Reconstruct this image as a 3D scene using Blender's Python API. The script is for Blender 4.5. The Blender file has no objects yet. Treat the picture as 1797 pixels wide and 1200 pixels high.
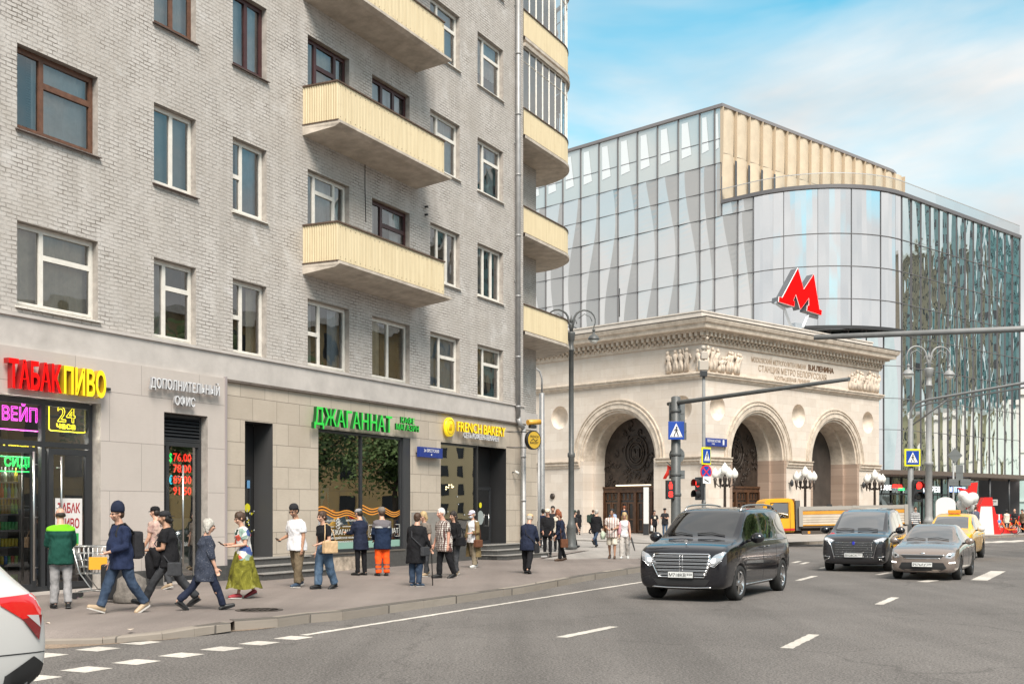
import bpy, bmesh, math, random
from mathutils import Matrix, Vector
R = math.radians
random.seed(7)
SC = bpy.context.scene
COL = SC.collection
HC, FPX, CX, HV = 1.70, 2110.0, 898.5, 894.0
cd = bpy.data.cameras.new('camera'); cam = bpy.data.objects.new('camera', cd); COL.objects.link(cam)
cam.location = (0, 0, HC); cam.rotation_euler = (R(90), 0, 0)
cd.sensor_width = 36.0; cd.lens = FPX / 1797 * 36.0
cd.shift_y = (HV - 600.0) / 1797.0
cd.clip_end = 5000; cd.clip_start = .1
SC.camera = cam
SUN = Vector((.22, -1.0, 1.15)).normalized()
w = bpy.data.worlds.new('World'); SC.world = w; w.use_nodes = True
N, L = w.node_tree.nodes, w.node_tree.links
N.clear()
out = N.new('ShaderNodeOutputWorld'); bg = N.new('ShaderNodeBackground')
sky = N.new('ShaderNodeTexSky'); sky.sky_type = 'NISHITA'; sky.sun_disc = False
sky.sun_elevation = math.asin(SUN.z); sky.sun_rotation = math.atan2(SUN.x, SUN.y)
sky.air_density = 1.0; sky.dust_density = .6; sky.ozone_density = 1.6
tc = N.new('ShaderNodeTexCoord')
mp = N.new('ShaderNodeMapping'); mp.inputs['Scale'].default_value = (1.0, 1.0, 2.6); mp.inputs['Location'].default_value = (7.91, .88, 1.22)
n1 = N.new('ShaderNodeTexNoise'); n1.inputs['Scale'].default_value = 2.3; n1.inputs['Detail'].default_value = 6; n1.inputs['Roughness'].default_value = .52; n1.inputs['Distortion'].default_value = .35
rp = N.new('ShaderNodeValToRGB'); rp.color_ramp.elements[0].position = .41; rp.color_ramp.elements[1].position = .64
n2 = N.new('ShaderNodeTexNoise'); n2.inputs['Scale'].default_value = 4.5; n2.inputs['Detail'].default_value = 6
rc = N.new('ShaderNodeValToRGB')
rc.color_ramp.elements[0].position = .32; rc.color_ramp.elements[0].color = (4.8, 4.95, 5.0, 1)
rc.color_ramp.elements[1].position = .62; rc.color_ramp.elements[1].color = (6.5, 6.4, 6.25, 1)
tint = N.new('ShaderNodeMix'); tint.data_type = 'RGBA'; tint.blend_type = 'MULTIPLY'; tint.inputs[0].default_value = 1
mx = N.new('ShaderNodeMix'); mx.data_type = 'RGBA'
L.new(tc.outputs['Generated'], mp.inputs['Vector']); L.new(mp.outputs[0], n1.inputs['Vector']); L.new(mp.outputs[0], n2.inputs['Vector'])
L.new(n1.outputs['Fac'], rp.inputs[0]); L.new(n2.outputs['Fac'], rc.inputs[0])
L.new(sky.outputs[0], tint.inputs[6]); tint.inputs[7].default_value = (.50, 1.66, 1.46, 1)
sz = N.new('ShaderNodeSeparateXYZ'); L.new(tc.outputs['Generated'], sz.inputs[0])
hz = N.new('ShaderNodeMapRange'); hz.inputs[1].default_value = .12; hz.inputs[2].default_value = .36; hz.inputs[3].default_value = 1.0; hz.inputs[4].default_value = 0.0; L.new(sz.outputs[2], hz.inputs[0])
mxx = N.new('ShaderNodeMath'); mxx.operation = 'ADD'; mxx.use_clamp = True; L.new(rp.outputs[0], mxx.inputs[0]); L.new(hz.outputs[0], mxx.inputs[1])
hz2 = N.new('ShaderNodeMapRange'); hz2.inputs[1].default_value = .42; hz2.inputs[2].default_value = .75; hz2.inputs[3].default_value = 0.0; hz2.inputs[4].default_value = .85; L.new(sz.outputs[2], hz2.inputs[0])
mx3 = N.new('ShaderNodeMath'); mx3.operation = 'ADD'; mx3.use_clamp = True; L.new(mxx.outputs[0], mx3.inputs[0]); L.new(hz2.outputs[0], mx3.inputs[1])
L.new(mx3.outputs[0], mx.inputs[0]); L.new(tint.outputs[2], mx.inputs[6]); L.new(rc.outputs[0], mx.inputs[7])
L.new(mx.outputs[2], bg.inputs[0]); bg.inputs[1].default_value = .074
L.new(bg.outputs[0], out.inputs[0])
sd = bpy.data.lights.new('sun', 'SUN'); sd.energy = 3.0; sd.angle = R(28); sd.color = (1, .92, .83)
so = bpy.data.objects.new('sun', sd); COL.objects.link(so); so.rotation_euler = SUN.to_track_quat('Z', 'Y').to_euler(); so.location = (0, -20, 60)
vs = SC.view_settings; vs.view_transform = 'Standard'; vs.look = 'None'; vs.gamma = 1; vs.exposure = 1.03
try:
    SC.cycles.max_bounces = 6; SC.cycles.transparent_max_bounces = 8; SC.cycles.caustics_reflective = False; SC.cycles.caustics_refractive = False
except Exception: pass
class Frame:
    def __init__(s, ox, oy, dx, dy):
        l = math.hypot(dx, dy); dx /= l; dy /= l
        s.o = (ox, oy); s.d = (dx, dy); s.n = (-dy, dx)
        s.ang = math.atan2(dy, dx)
        s.M = Matrix(((dx, -dy, 0, ox), (dy, dx, 0, oy), (0, 0, 1, 0), (0, 0, 0, 1)))
    def s_at(s, u, y=0.0):                    # where the view of column u meets the wall
        r = (u - CX) / FPX
        ox, oy = s.o[0] + s.n[0] * y, s.o[1] + s.n[1] * y
        return (oy * r - ox) / (s.d[0] - r * s.d[1])
    def hit(s, u, v, y=0.0):
        t = s.s_at(u, y); Y = s.o[1] + s.n[1] * y + s.d[1] * t
        return t, HC + (HV - v) / FPX * Y
    def pt(s, t, y, z): return s.M @ Vector((t, y, z))
def gnd(u, v, z=0.0):
    Y = (HC - z) * FPX / (v - HV); return Vector(((u - CX) / FPX * Y, Y, z))
def at(u, v, Y): return Vector(((u - CX) / FPX * Y, Y, HC + (HV - v) / FPX * Y))
FA = Frame(-9.498, 23.9, .4357, .9001)                       # apartment facade
CPX, CPY = .1585 * 80, 80.0
DL = (.6921, -.7218); DR = (.7218, .6921)
FL = Frame(CPX - 26 * DL[0], CPY - 26 * DL[1], *DL)          # pavilion left face, corner at s=26
FR = Frame(CPX, CPY, *DR)                                    # pavilion right face, corner at s=0
GCX, GCY = .1746 * 130, 130.0
GL = Frame(GCX - 40 * DL[0], GCY - 40 * DL[1], *DL)          # glass left face, upper corner at s=40
class MB:
    def __init__(s): s.v = []; s.f = []; s.m = []; s.sm = []
    def add(s, vs, fs, mi=0, smooth=False, M=None):
        b = len(s.v)
        if M is not None: vs = [M @ Vector(p) for p in vs]
        s.v += [tuple(p) for p in vs]
        for f in fs: s.f.append(tuple(i + b for i in f)); s.m.append(mi); s.sm.append(smooth)
        return s
    def quad(s, a, b, c, d, mi=0): return s.add([a, b, c, d], [(0, 1, 2, 3)], mi)
    def box(s, x0, x1, y0, y1, z0, z1, mi=0, M=None):
        vs = [(x0, y0, z0), (x1, y0, z0), (x1, y1, z0), (x0, y1, z0), (x0, y0, z1), (x1, y0, z1), (x1, y1, z1), (x0, y1, z1)]
        return s.add(vs, [(0, 3, 2, 1), (4, 5, 6, 7), (0, 1, 5, 4), (1, 2, 6, 5), (2, 3, 7, 6), (3, 0, 4, 7)], mi, False, M)
    def bbox(s, x0, x1, y0, y1, z0, z1, b=.01, mi=0, M=None):       # bevelled box
        bm = bmesh.new(); bmesh.ops.create_cube(bm, size=1)
        for v in bm.verts: v.co = ((x0 + x1) / 2 + v.co.x * (x1 - x0), (y0 + y1) / 2 + v.co.y * (y1 - y0), (z0 + z1) / 2 + v.co.z * (z1 - z0))
        bmesh.ops.bevel(bm, geom=bm.edges[:], offset=b, segments=2, affect='EDGES', profile=.6)
        s.bm(bm, mi, False, M); return s
    def bm(s, bm, mi=0, smooth=False, M=None):
        bm.verts.ensure_lookup_table(); bm.verts.index_update()
        s.add([v.co.copy() for v in bm.verts], [[v.index for v in f.verts] for f in bm.faces], mi, smooth, M); bm.free()
    def prism(s, poly, a, b, axis='y', mi=0, M=None, smooth=False):  # poly in the plane across axis
        n = len(poly)
        def p3(q, t): return {'x': (t, q[0], q[1]), 'y': (q[0], t, q[1]), 'z': (q[0], q[1], t)}[axis]
        vs = [p3(q, a) for q in poly] + [p3(q, b) for q in poly]
        fs = [(i, (i + 1) % n, (i + 1) % n + n, i + n) for i in range(n)]
        s.add(vs, [tuple(range(n - 1, -1, -1)), tuple(range(n, 2 * n))], mi, False, M)
        b0 = len(s.v) - 2 * n
        for f in fs: s.f.append(tuple(i + b0 for i in f)); s.m.append(mi); s.sm.append(smooth)
        return s
    def tube(s, pts, rad, n=10, mi=0, caps=True, smooth=True, M=None, flat=1.0):
        pts = [Vector(p) for p in pts]
        if not hasattr(rad, '__len__'): rad = [rad] * len(pts)
        vs = []; fs = []; ref = None
        for i, p in enumerate(pts):
            t = (pts[min(i + 1, len(pts) - 1)] - pts[max(i - 1, 0)])
            if t.length < 1e-9: t = Vector((0, 0, 1))
            t.normalize()
            if ref is None: ref = Vector((1, 0, 0)) if abs(t.x) < .9 else Vector((0, 1, 0))
            a = (ref - t * ref.dot(t))
            if a.length < 1e-6: a = t.orthogonal()
            a.normalize(); ref = a; b = t.cross(a)
            for k in range(n):
                q = 2 * math.pi * k / n
                vs.append(p + (a * math.cos(q) + b * math.sin(q) * flat) * rad[i])
        for i in range(len(pts) - 1):
            for k in range(n):
                k2 = (k + 1) % n
                fs.append((i * n + k, i * n + k2, (i + 1) * n + k2, (i + 1) * n + k))
        s.add(vs, fs, mi, smooth, M)
        if caps:
            b0 = len(s.v) - len(vs)
            s.f.append(tuple(b0 + k for k in range(n - 1, -1, -1))); s.m.append(mi); s.sm.append(False)
            s.f.append(tuple(b0 + len(vs) - n + k for k in range(n))); s.m.append(mi); s.sm.append(False)
        return s
    def lathe(s, prof, n=16, mi=0, M=None, smooth=True, c=(0, 0, 0), caps=True):
        vs = []; fs = []
        for r, z in prof:
            for k in range(n):
                q = 2 * math.pi * k / n; vs.append((c[0] + r * math.cos(q), c[1] + r * math.sin(q), c[2] + z))
        for i in range(len(prof) - 1):
            for k in range(n):
                k2 = (k + 1) % n; fs.append((i * n + k, i * n + k2, (i + 1) * n + k2, (i + 1) * n + k))
        s.add(vs, fs, mi, smooth, M)
        b0 = len(s.v) - len(vs)
        if not caps: return s
        if prof[0][0] > 1e-4: s.f.append(tuple(b0 + k for k in range(n - 1, -1, -1))); s.m.append(mi); s.sm.append(False)
        if prof[-1][0] > 1e-4: s.f.append(tuple(b0 + len(vs) - n + k for k in range(n))); s.m.append(mi); s.sm.append(False)
        return s
    def ball(s, c, r, n=12, m=8, mi=0, M=None, sq=(1, 1, 1)):
        prof = [(max(1e-5, math.sin(math.pi * i / m)), -math.cos(math.pi * i / m)) for i in range(m + 1)]
        T = Matrix.Translation(c) @ Matrix.Diagonal((r * sq[0], r * sq[1], r * sq[2], 1))
        return s.lathe(prof, n, mi, (M @ T) if M is not None else T)
    def sweep(s, prof, pts, closed=False, mi=0, M=None):   # profile (offset out, z) swept along a plan polyline, mitred; out = right of travel
        n = len(pts); vs = []; P = [Vector(p) for p in pts]
        for i in range(n):
            a = P[i - 1] if (i > 0 or closed) else None; b = P[(i + 1) % n] if (i < n - 1 or closed) else None
            d1 = (P[i] - a).normalized() if a is not None else None; d2 = (b - P[i]).normalized() if b is not None else None
            n1 = Vector((d1.y, -d1.x)) if d1 else None; n2 = Vector((d2.y, -d2.x)) if d2 else None
            if n1 is None: m_ = n2
            elif n2 is None: m_ = n1
            else:
                m_ = (n1 + n2); m_ = m_ / max(.2, m_.dot(n1))
            for o, z in prof: vs.append((P[i].x + m_.x * o, P[i].y + m_.y * o, z))
        k = len(prof); fs = []
        for i in range(n if closed else n - 1):
            j = (i + 1) % n
            for q in range(k): 
                q2 = (q + 1) % k
                fs.append((i * k + q, j * k + q, j * k + q2, i * k + q2))
        if not closed: fs += [tuple(range(k)), tuple((n - 1) * k + q for q in range(k - 1, -1, -1))]
        return s.add(vs, fs, mi, False, M)
    def build(s, name, mats, parent=None, M=None, **kw):
        me = bpy.data.meshes.new(name); me.from_pydata(s.v, [], s.f)
        if not isinstance(mats, (list, tuple)): mats = [mats]
        for m in mats: me.materials.append(m)
        me.polygons.foreach_set('material_index', s.m); me.polygons.foreach_set('use_smooth', s.sm)
        me.validate(); me.update()
        o = bpy.data.objects.new(name, me); COL.objects.link(o)
        if M is not None: o.matrix_world = M
        if parent is not None: o.parent = parent
        tag(o, **kw)
        return o
def tag(o, label=None, cat=None, group=None, kind=None):
    if label: o['label'] = label
    if cat: o['category'] = cat
    if group: o['group'] = group
    if kind: o['kind'] = kind
    return o
def thing(name, label, cat, M=None, group=None, loc=None, rz=0.0):
    o = bpy.data.objects.new(name, None); COL.objects.link(o); o.empty_display_size = .2
    if M is not None: o.matrix_world = M
    if loc is not None: o.location = loc; o.rotation_euler = (0, 0, rz)
    return tag(o, label, cat, group)
def copy_tree(o, parent=None):
    c = o.copy(); COL.objects.link(c)
    if parent is not None: c.parent = parent
    for ch in o.children: copy_tree(ch, c)
    return c
def fixn(o):
    bm = bmesh.new(); bm.from_mesh(o.data); bmesh.ops.recalc_face_normals(bm, faces=bm.faces[:]); bm.to_mesh(o.data); bm.free(); return o
MATS = {}
def _new(name):
    m = bpy.data.materials.new(name); m.use_nodes = True; nt = m.node_tree
    b = next(n for n in nt.nodes if n.type == 'BSDF_PRINCIPLED')
    return m, nt, b
def mat(name, col, rough=.6, metal=0.0, var=.0, vs=3.0, bump=0.0, bs=40.0, spec=.5, coat=0.0, emit=None, es=0.0, alpha=None, var2=None):
    """principled paint with a little mottling (var) and bump"""
    if name in MATS: return MATS[name]
    m, nt, b = _new(name); n, l = nt.nodes, nt.links
    c = (*col, 1)
    b.inputs['Base Color'].default_value = c; b.inputs['Roughness'].default_value = rough; b.inputs['Metallic'].default_value = metal
    b.inputs['Specular IOR Level'].default_value = spec
    if coat: b.inputs['Coat Weight'].default_value = coat; b.inputs['Coat Roughness'].default_value = .03
    if emit: b.inputs['Emission Color'].default_value = (*emit, 1); b.inputs['Emission Strength'].default_value = es
    if var or bump:
        t = n.new('ShaderNodeTexCoord')
        if var:
            x = n.new('ShaderNodeTexNoise'); x.inputs['Scale'].default_value = vs; x.inputs['Detail'].default_value = 7; x.inputs['Roughness'].default_value = .62
            l.new(t.outputs['Object'], x.inputs['Vector'])
            r = n.new('ShaderNodeValToRGB'); r.color_ramp.elements[0].position = .3; r.color_ramp.elements[1].position = .7
            c2 = var2 or tuple(min(1, k * (1 + var)) for k in col)
            r.color_ramp.elements[0].color = tuple(k * (1 - var) for k in col) + (1,); r.color_ramp.elements[1].color = (*c2, 1)
            l.new(x.outputs['Fac'], r.inputs[0]); l.new(r.outputs[0], b.inputs['Base Color'])
        if bump:
            y = n.new('ShaderNodeTexNoise'); y.inputs['Scale'].default_value = bs; y.inputs['Detail'].default_value = 5
            l.new(t.outputs['Object'], y.inputs['Vector'])
            bp = n.new('ShaderNodeBump'); bp.inputs['Strength'].default_value = bump; bp.inputs['Distance'].default_value = .02
            l.new(y.outputs['Fac'], bp.inputs['Height']); l.new(bp.outputs[0], b.inputs['Normal'])
    MATS[name] = m; return m
def mix_rgb(nt, fac, a, b, mode='MIX'):
    x = nt.nodes.new('ShaderNodeMix'); x.data_type = 'RGBA'; x.blend_type = mode
    for i, q in ((0, fac), (6, a), (7, b)):
        if isinstance(q, bpy.types.NodeSocket): nt.links.new(q, x.inputs[i])
        elif isinstance(q, (int, float)): x.inputs[i].default_value = q
        else: x.inputs[i].default_value = (*q, 1) if len(q) == 3 else q
    return x.outputs[2]
def ramp(nt, src, stops):
    r = nt.nodes.new('ShaderNodeValToRGB'); e = r.color_ramp.elements
    while len(e) < len(stops): e.new(.5)
    for q, (p, c) in zip(e, stops):
        q.position = p; q.color = (*c, 1) if hasattr(c, '__len__') else (c, c, c, 1)
    nt.links.new(src, r.inputs[0]); return r.outputs[0]
def noise(nt, vec, scale, detail=5, rough=.55, dist=0.0):
    x = nt.nodes.new('ShaderNodeTexNoise'); x.inputs['Scale'].default_value = scale; x.inputs['Detail'].default_value = detail
    x.inputs['Roughness'].default_value = rough; x.inputs['Distortion'].default_value = dist
    if vec is not None: nt.links.new(vec, x.inputs['Vector'])
    return x.outputs['Fac']
def objvec(nt, sc=(1, 1, 1), swap=False):
    t = nt.nodes.new('ShaderNodeTexCoord'); v = t.outputs['Object']
    if swap:                                   # (x, z, 0): wall plane
        s = nt.nodes.new('ShaderNodeSeparateXYZ'); c = nt.nodes.new('ShaderNodeCombineXYZ')
        nt.links.new(v, s.inputs[0]); nt.links.new(s.outputs[0], c.inputs[0]); nt.links.new(s.outputs[2], c.inputs[1]); v = c.outputs[0]
    if sc != (1, 1, 1):
        m = nt.nodes.new('ShaderNodeMapping'); m.inputs['Scale'].default_value = sc; nt.links.new(v, m.inputs['Vector']); v = m.outputs[0]
    return v
def bump(nt, b, h, strength=.5, dist=.01, prev=None):
    x = nt.nodes.new('ShaderNodeBump'); x.inputs['Strength'].default_value = strength; x.inputs['Distance'].default_value = dist
    nt.links.new(h, x.inputs['Height'])
    if prev is not None: nt.links.new(prev, x.inputs['Normal'])
    nt.links.new(x.outputs[0], b.inputs['Normal']); return x.outputs[0]
def brick_node(nt, vec, bw, rh, mortar, c1, c2, cm, off=.5):
    x = nt.nodes.new('ShaderNodeTexBrick'); x.offset = off
    x.inputs['Scale'].default_value = 1; x.inputs['Brick Width'].default_value = bw; x.inputs['Row Height'].default_value = rh
    x.inputs['Mortar Size'].default_value = mortar; x.inputs['Mortar Smooth'].default_value = .1; x.inputs['Bias'].default_value = 0
    x.inputs['Color1'].default_value = (*c1, 1); x.inputs['Color2'].default_value = (*c2, 1); x.inputs['Mortar'].default_value = (*cm, 1)
    nt.links.new(vec, x.inputs['Vector']); return x
def m_painted_brick():
    m, nt, b = _new('painted_brick'); v = objvec(nt, swap=True)
    nz = nt.nodes.new('ShaderNodeTexNoise'); nz.inputs['Scale'].default_value = 3.0; nz.inputs['Detail'].default_value = 4; nt.links.new(v, nz.inputs['Vector'])
    vm = nt.nodes.new('ShaderNodeVectorMath'); vm.operation = 'MULTIPLY_ADD'; vm.inputs[1].default_value = (.08, .06, 0)
    nt.links.new(nz.outputs['Color'], vm.inputs[0]); nt.links.new(v, vm.inputs[2])
    bk = brick_node(nt, vm.outputs[0], .258, .086, .0115, (.585, .555, .525), (.50, .47, .44), (.15, .128, .11))
    wear = ramp(nt, noise(nt, v, 1.7, 9, .78), [(.40, .0), (.62, 1.0)])
    fine = noise(nt, v, 16, 6, .7)
    col = mix_rgb(nt, wear, bk.outputs['Color'], (.565, .535, .505))
    col = mix_rgb(nt, ramp(nt, noise(nt, v, .5, 9, .75), [(.40, 0.0), (.68, .8)]), col, (.44, .405, .365))
    col = mix_rgb(nt, ramp(nt, noise(nt, objvec(nt, (.55, 1.5, 1), swap=True), 8, 8, .78), [(.575, 0.0), (.66, .85)]), col, (.26, .222, .19))
    col = mix_rgb(nt, ramp(nt, noise(nt, v, .8, 7, .7, .8), [(.56, 0.0), (.66, .55)]), col, (.63, .61, .59))
    st = noise(nt, objvec(nt, (2.2, .16, 1), swap=True), 1.0, 6, .65)
    col = mix_rgb(nt, ramp(nt, st, [(.46, 0.0), (.72, .62)]), col, (.38, .35, .32))
    nt.links.new(col, b.inputs['Base Color']); b.inputs['Roughness'].default_value = .85; b.inputs['Specular IOR Level'].default_value = .25
    inv = nt.nodes.new('ShaderNodeMath'); inv.operation = 'MULTIPLY_ADD'; inv.inputs[1].default_value = -1.0; inv.inputs[2].default_value = 1
    nt.links.new(bk.outputs['Fac'], inv.inputs[0])
    p = bump(nt, b, fine, .5, .016); bump(nt, b, inv.outputs[0], .9, .03, p)
    return m
def m_blocks(name, bw, rh, mortar, c1, c2, cm, stain=(.3, .26, .21), rough=.7, bstr=.6, amount=.45):
    m, nt, b = _new(name); v = objvec(nt, swap=True)
    bk = brick_node(nt, v, bw, rh, mortar, c1, c2, cm)
    sk = noise(nt, objvec(nt, (1.6, .14, 1), swap=True), 1.0, 7, .7); n1 = noise(nt, v, 1.3, 8, .68); n2 = noise(nt, objvec(nt, (1, 5, 1), swap=True), 6, 6, .7)
    col = mix_rgb(nt, ramp(nt, n1, [(.45, 0.0), (.8, amount)]), bk.outputs['Color'], stain)
    col = mix_rgb(nt, ramp(nt, n2, [(.5, 0.0), (.75, amount * .7)]), col, stain)
    col = mix_rgb(nt, ramp(nt, sk, [(.52, 0.0), (.8, amount)]), col, stain)
    nt.links.new(col, b.inputs['Base Color']); b.inputs['Roughness'].default_value = rough; b.inputs['Specular IOR Level'].default_value = .3
    inv = nt.nodes.new('ShaderNodeMath'); inv.operation = 'SUBTRACT'; inv.inputs[0].default_value = 1; nt.links.new(bk.outputs['Fac'], inv.inputs[1])
    p = bump(nt, b, n2, .2, .006); bump(nt, b, inv.outputs[0], bstr, .012, p)
    return m
def m_asphalt(name, base, speck=.5, crack=False, sc=55.0):
    m, nt, b = _new(name); v = objvec(nt)
    sp = ramp(nt, noise(nt, v, sc, 4, .8), [(.35, tuple(k * (1 - speck) for k in base)), (.5, base), (.68, tuple(min(1, k * (1 + 1.6 * speck)) for k in base))])
    big = ramp(nt, noise(nt, v, .22, 8, .65), [(.35, .86), (.7, 1.16)])
    col = mix_rgb(nt, 1.0, sp, big, 'MULTIPLY')
    mpr = nt.nodes.new('ShaderNodeMapping'); mpr.inputs['Rotation'].default_value = (0, 0, R(25.8)); mpr.inputs['Scale'].default_value = (.75, .05, 1); nt.links.new(v, mpr.inputs['Vector'])
    tr = ramp(nt, noise(nt, mpr.outputs[0], 1.0, 5, .6), [(.36, .84), (.64, 1.12)])
    col = mix_rgb(nt, 1.0, col, ramp(nt, noise(nt, v, 1.1, 6, .75), [(.26, .72), (.38, 1.0)]), 'MULTIPLY')
    col = mix_rgb(nt, 1.0, col, tr, 'MULTIPLY')
    if crack:
        vo = nt.nodes.new('ShaderNodeTexVoronoi'); vo.feature = 'DISTANCE_TO_EDGE'; vo.inputs['Scale'].default_value = .16
        nz = nt.nodes.new('ShaderNodeTexNoise'); nz.inputs['Scale'].default_value = .9; nz.inputs['Detail'].default_value = 7; nt.links.new(v, nz.inputs['Vector'])
        vm = nt.nodes.new('ShaderNodeVectorMath'); vm.operation = 'MULTIPLY_ADD'; vm.inputs[1].default_value = (1.6, 1.6, 0)
        nt.links.new(nz.outputs['Color'], vm.inputs[0]); nt.links.new(v, vm.inputs[2]); nt.links.new(vm.outputs[0], vo.inputs['Vector'])
        k = ramp(nt, vo.outputs['Distance'], [(.0, .72), (.005, 1.0)])
        col = mix_rgb(nt, 1.0, col, k, 'MULTIPLY')
    nt.links.new(col, b.inputs['Base Color']); b.inputs['Roughness'].default_value = .82; b.inputs['Specular IOR Level'].default_value = .3
    bump(nt, b, noise(nt, v, sc, 3, .8), .5, .01)
    return m
def m_window_glass(name, refl=1.6, tint=(.62, .68, .70), rough=.0, minr=.10, wave=0.0):
    """thin pane: part mirror, part see-through"""
    m = bpy.data.materials.new(name); m.use_nodes = True; nt = m.node_tree; n, l = nt.nodes, nt.links; n.clear()
    o = n.new('ShaderNodeOutputMaterial'); x = n.new('ShaderNodeMixShader'); g = n.new('ShaderNodeBsdfGlossy'); t = n.new('ShaderNodeBsdfTransparent')
    g.inputs['Roughness'].default_value = rough; t.inputs[0].default_value = (*tint, 1)
    f = n.new('ShaderNodeFresnel'); f.inputs['IOR'].default_value = 1.5
    k = n.new('ShaderNodeMath'); k.operation = 'MULTIPLY_ADD'; k.inputs[1].default_value = refl; k.inputs[2].default_value = minr; k.use_clamp = True
    l.new(f.outputs[0], k.inputs[0]); l.new(k.outputs[0], x.inputs[0]); l.new(t.outputs[0], x.inputs[1]); l.new(g.outputs[0], x.inputs[2]); l.new(x.outputs[0], o.inputs[0])
    if wave:
        tcx = n.new('ShaderNodeTexCoord'); nz = n.new('ShaderNodeTexNoise'); nz.inputs['Scale'].default_value = .8; nz.inputs['Detail'].default_value = 1.5
        l.new(tcx.outputs['Object'], nz.inputs['Vector']); bp = n.new('ShaderNodeBump'); bp.inputs['Strength'].default_value = wave; bp.inputs['Distance'].default_value = .05
        l.new(nz.outputs['Fac'], bp.inputs['Height']); l.new(bp.outputs[0], g.inputs['Normal'])
    MATS[name] = m; return m
BRICK = m_painted_brick()
GLASS = m_window_glass('window_glass', 1.5, (.90, .92, .91), minr=.13, wave=.25)
SHOPGLASS = m_window_glass('shop_glass', 1.5, (.90, .92, .90), minr=.40, wave=.03)
SHOPGLASS2 = m_window_glass('clear_shop_glass', 1.2, (.92, .93, .92), minr=.10, wave=.03)
WHITE_PVC = mat('white_frame', (.72, .69, .63), .45, var=.10, vs=6)
BROWN_WOOD = mat('brown_wood', (.13, .06, .035), .55, var=.3, vs=9, bump=.2)
RED_WOOD = mat('dark_red_wood', (.055, .018, .018), .4, var=.2, vs=6)
DARKFRAME = mat('dark_grey_frame', (.028, .030, .033), .4)
BLACK = mat('black', (.012, .012, .013), .5)
CURTAIN = mat('curtain', (.74, .73, .70), .9, var=.12, vs=5)
CURTAIN2 = mat('grey_blind', (.50, .49, .47), .9, var=.10, vs=4)
ROOM = mat('dim_room', (.075, .066, .06), .9, var=.4, vs=2)
STEEL = mat('brushed_steel', (.55, .54, .52), .3, 1.0)
CHROME = mat('chrome', (.75, .75, .76), .12, 1.0)
GALV = mat('galvanised_metal', (.33, .33, .33), .5, .35, var=.15, vs=4)
POLEGREY = mat('grey_pole_paint', (.20, .205, .205), .5, var=.15, vs=3)
POLEDARK = mat('dark_pole_paint', (.085, .09, .09), .45, var=.2, vs=4)
def text_mesh(body, size, depth=.04, bold=0.0, width=None, res=2, spacing=1.0, align='LEFT'):
    c = bpy.data.curves.new('lettering', 'FONT'); c.body = body; c.size = size; c.extrude = depth / 2; c.offset = bold; c.resolution_u = res; c.space_character = spacing; c.align_x = align
    o = bpy.data.objects.new('lettering', c); COL.objects.link(o); dg = bpy.context.evaluated_depsgraph_get()
    me = bpy.data.meshes.new_from_object(o.evaluated_get(dg)); bpy.data.objects.remove(o); bpy.data.curves.remove(c)
    xs = [v.co.x for v in me.vertices]
    return me, (min(xs), max(xs)) if xs else (0, 0)
def text(mb, body, x0, x1, z0, h, y, depth=.03, mi=0, bold=0.0, M=None, side_mi=None, mirror=False):
    """upright lettering in the xz plane facing -y, cap height h, stretched to x0..x1"""
    me, (a, b) = text_mesh(body, h / .73, depth, bold)
    k = (x1 - x0) / max(1e-6, b - a)
    vs = [(x0 + (v.co.x - a) * k, y - v.co.z, z0 + v.co.y) for v in me.vertices]
    fr = []; sd = []
    for p in me.polygons: (sd if abs(p.normal.z) < .5 else fr).append(tuple(p.vertices))
    base = len(mb.v)
    mb.add(vs, fr, mi, False, M)
    for f in sd: mb.f.append(tuple(i + base for i in f)); mb.m.append(mi if side_mi is None else side_mi); mb.sm.append(False)
    bpy.data.meshes.remove(me); return mb
ASPHALT = m_asphalt('asphalt', (.128, .119, .112), .66, True, 34)
PAVE = m_asphalt('pavement_asphalt', (.20, .172, .157), .26, False, 70)
SIDEST = m_asphalt('side_street_asphalt', (.29, .27, .25), .15, False, 40)
PLAZA = m_asphalt('plaza_paving', (.33, .305, .28), .12, False, 30)
KERB = m_blocks('kerb_stone', 1.1, 5, .012, (.30, .265, .225), (.24, .21, .18), (.10, .09, .08), stain=(.16, .14, .11), bstr=.3)
PAINT = m_asphalt('road_paint', (.52, .49, .445), .2, False, 14)
DIRT = m_asphalt('gutter_dirt', (.23, .175, .13), .35, False, 30)
g = MB(); g.quad((-1500, -300, -.15), (1500, -300, -.15), (1500, 3000, -.15), (-1500, 3000, -.15))
g.build('road', ASPHALT, kind='structure')
NEARK = [gnd(u, v, z_) for u, v, z_ in ((-330, 1127, -.1), (-100, 1127, -.1), (60, 1123.5, -.095), (180, 1121, -.085), (284, 1111, -.06), (340, 1102, -.03), (404, 1092.5, .0))]
KK = [gnd(u, v, 0) for u, v in ((411, 1088.5), (487, 1083.5), (541, 1076.5), (600, 1072), (680, 1061), (800, 1045), (920, 1028.5), (1024, 1009.5), (1100, 998), (1130, 994), (1185, 989), (1212, 985), (1205, 979.5), (1120, 980))]
back = [FA.pt(t, .3, 0) for t in (30, 23, 10, 0, -9)]
far = [gnd(1000, 980.5, 0), gnd(945, 980, 0)]
poly = [Vector((p.x, p.y, 0)) for p in KK] + far + back
mb = MB()
low = [Vector((p.x, p.y, p.z + .004)) for p in NEARK]
inner = [FA.pt(FA.d[0] * (p.x - FA.o[0]) + FA.d[1] * (p.y - FA.o[1]), (FA.n[0] * (p.x - FA.o[0]) + FA.n[1] * (p.y - FA.o[1])) + .9, 0) for p in NEARK]
ring = inner + KK + far + back
from mathutils.geometry import tessellate_polygon
ring = [Vector((p.x, p.y, 0)) for p in ring]
tri = tessellate_polygon([ring]); mb.add(ring, [tuple(t_) for t_ in tri])
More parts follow.
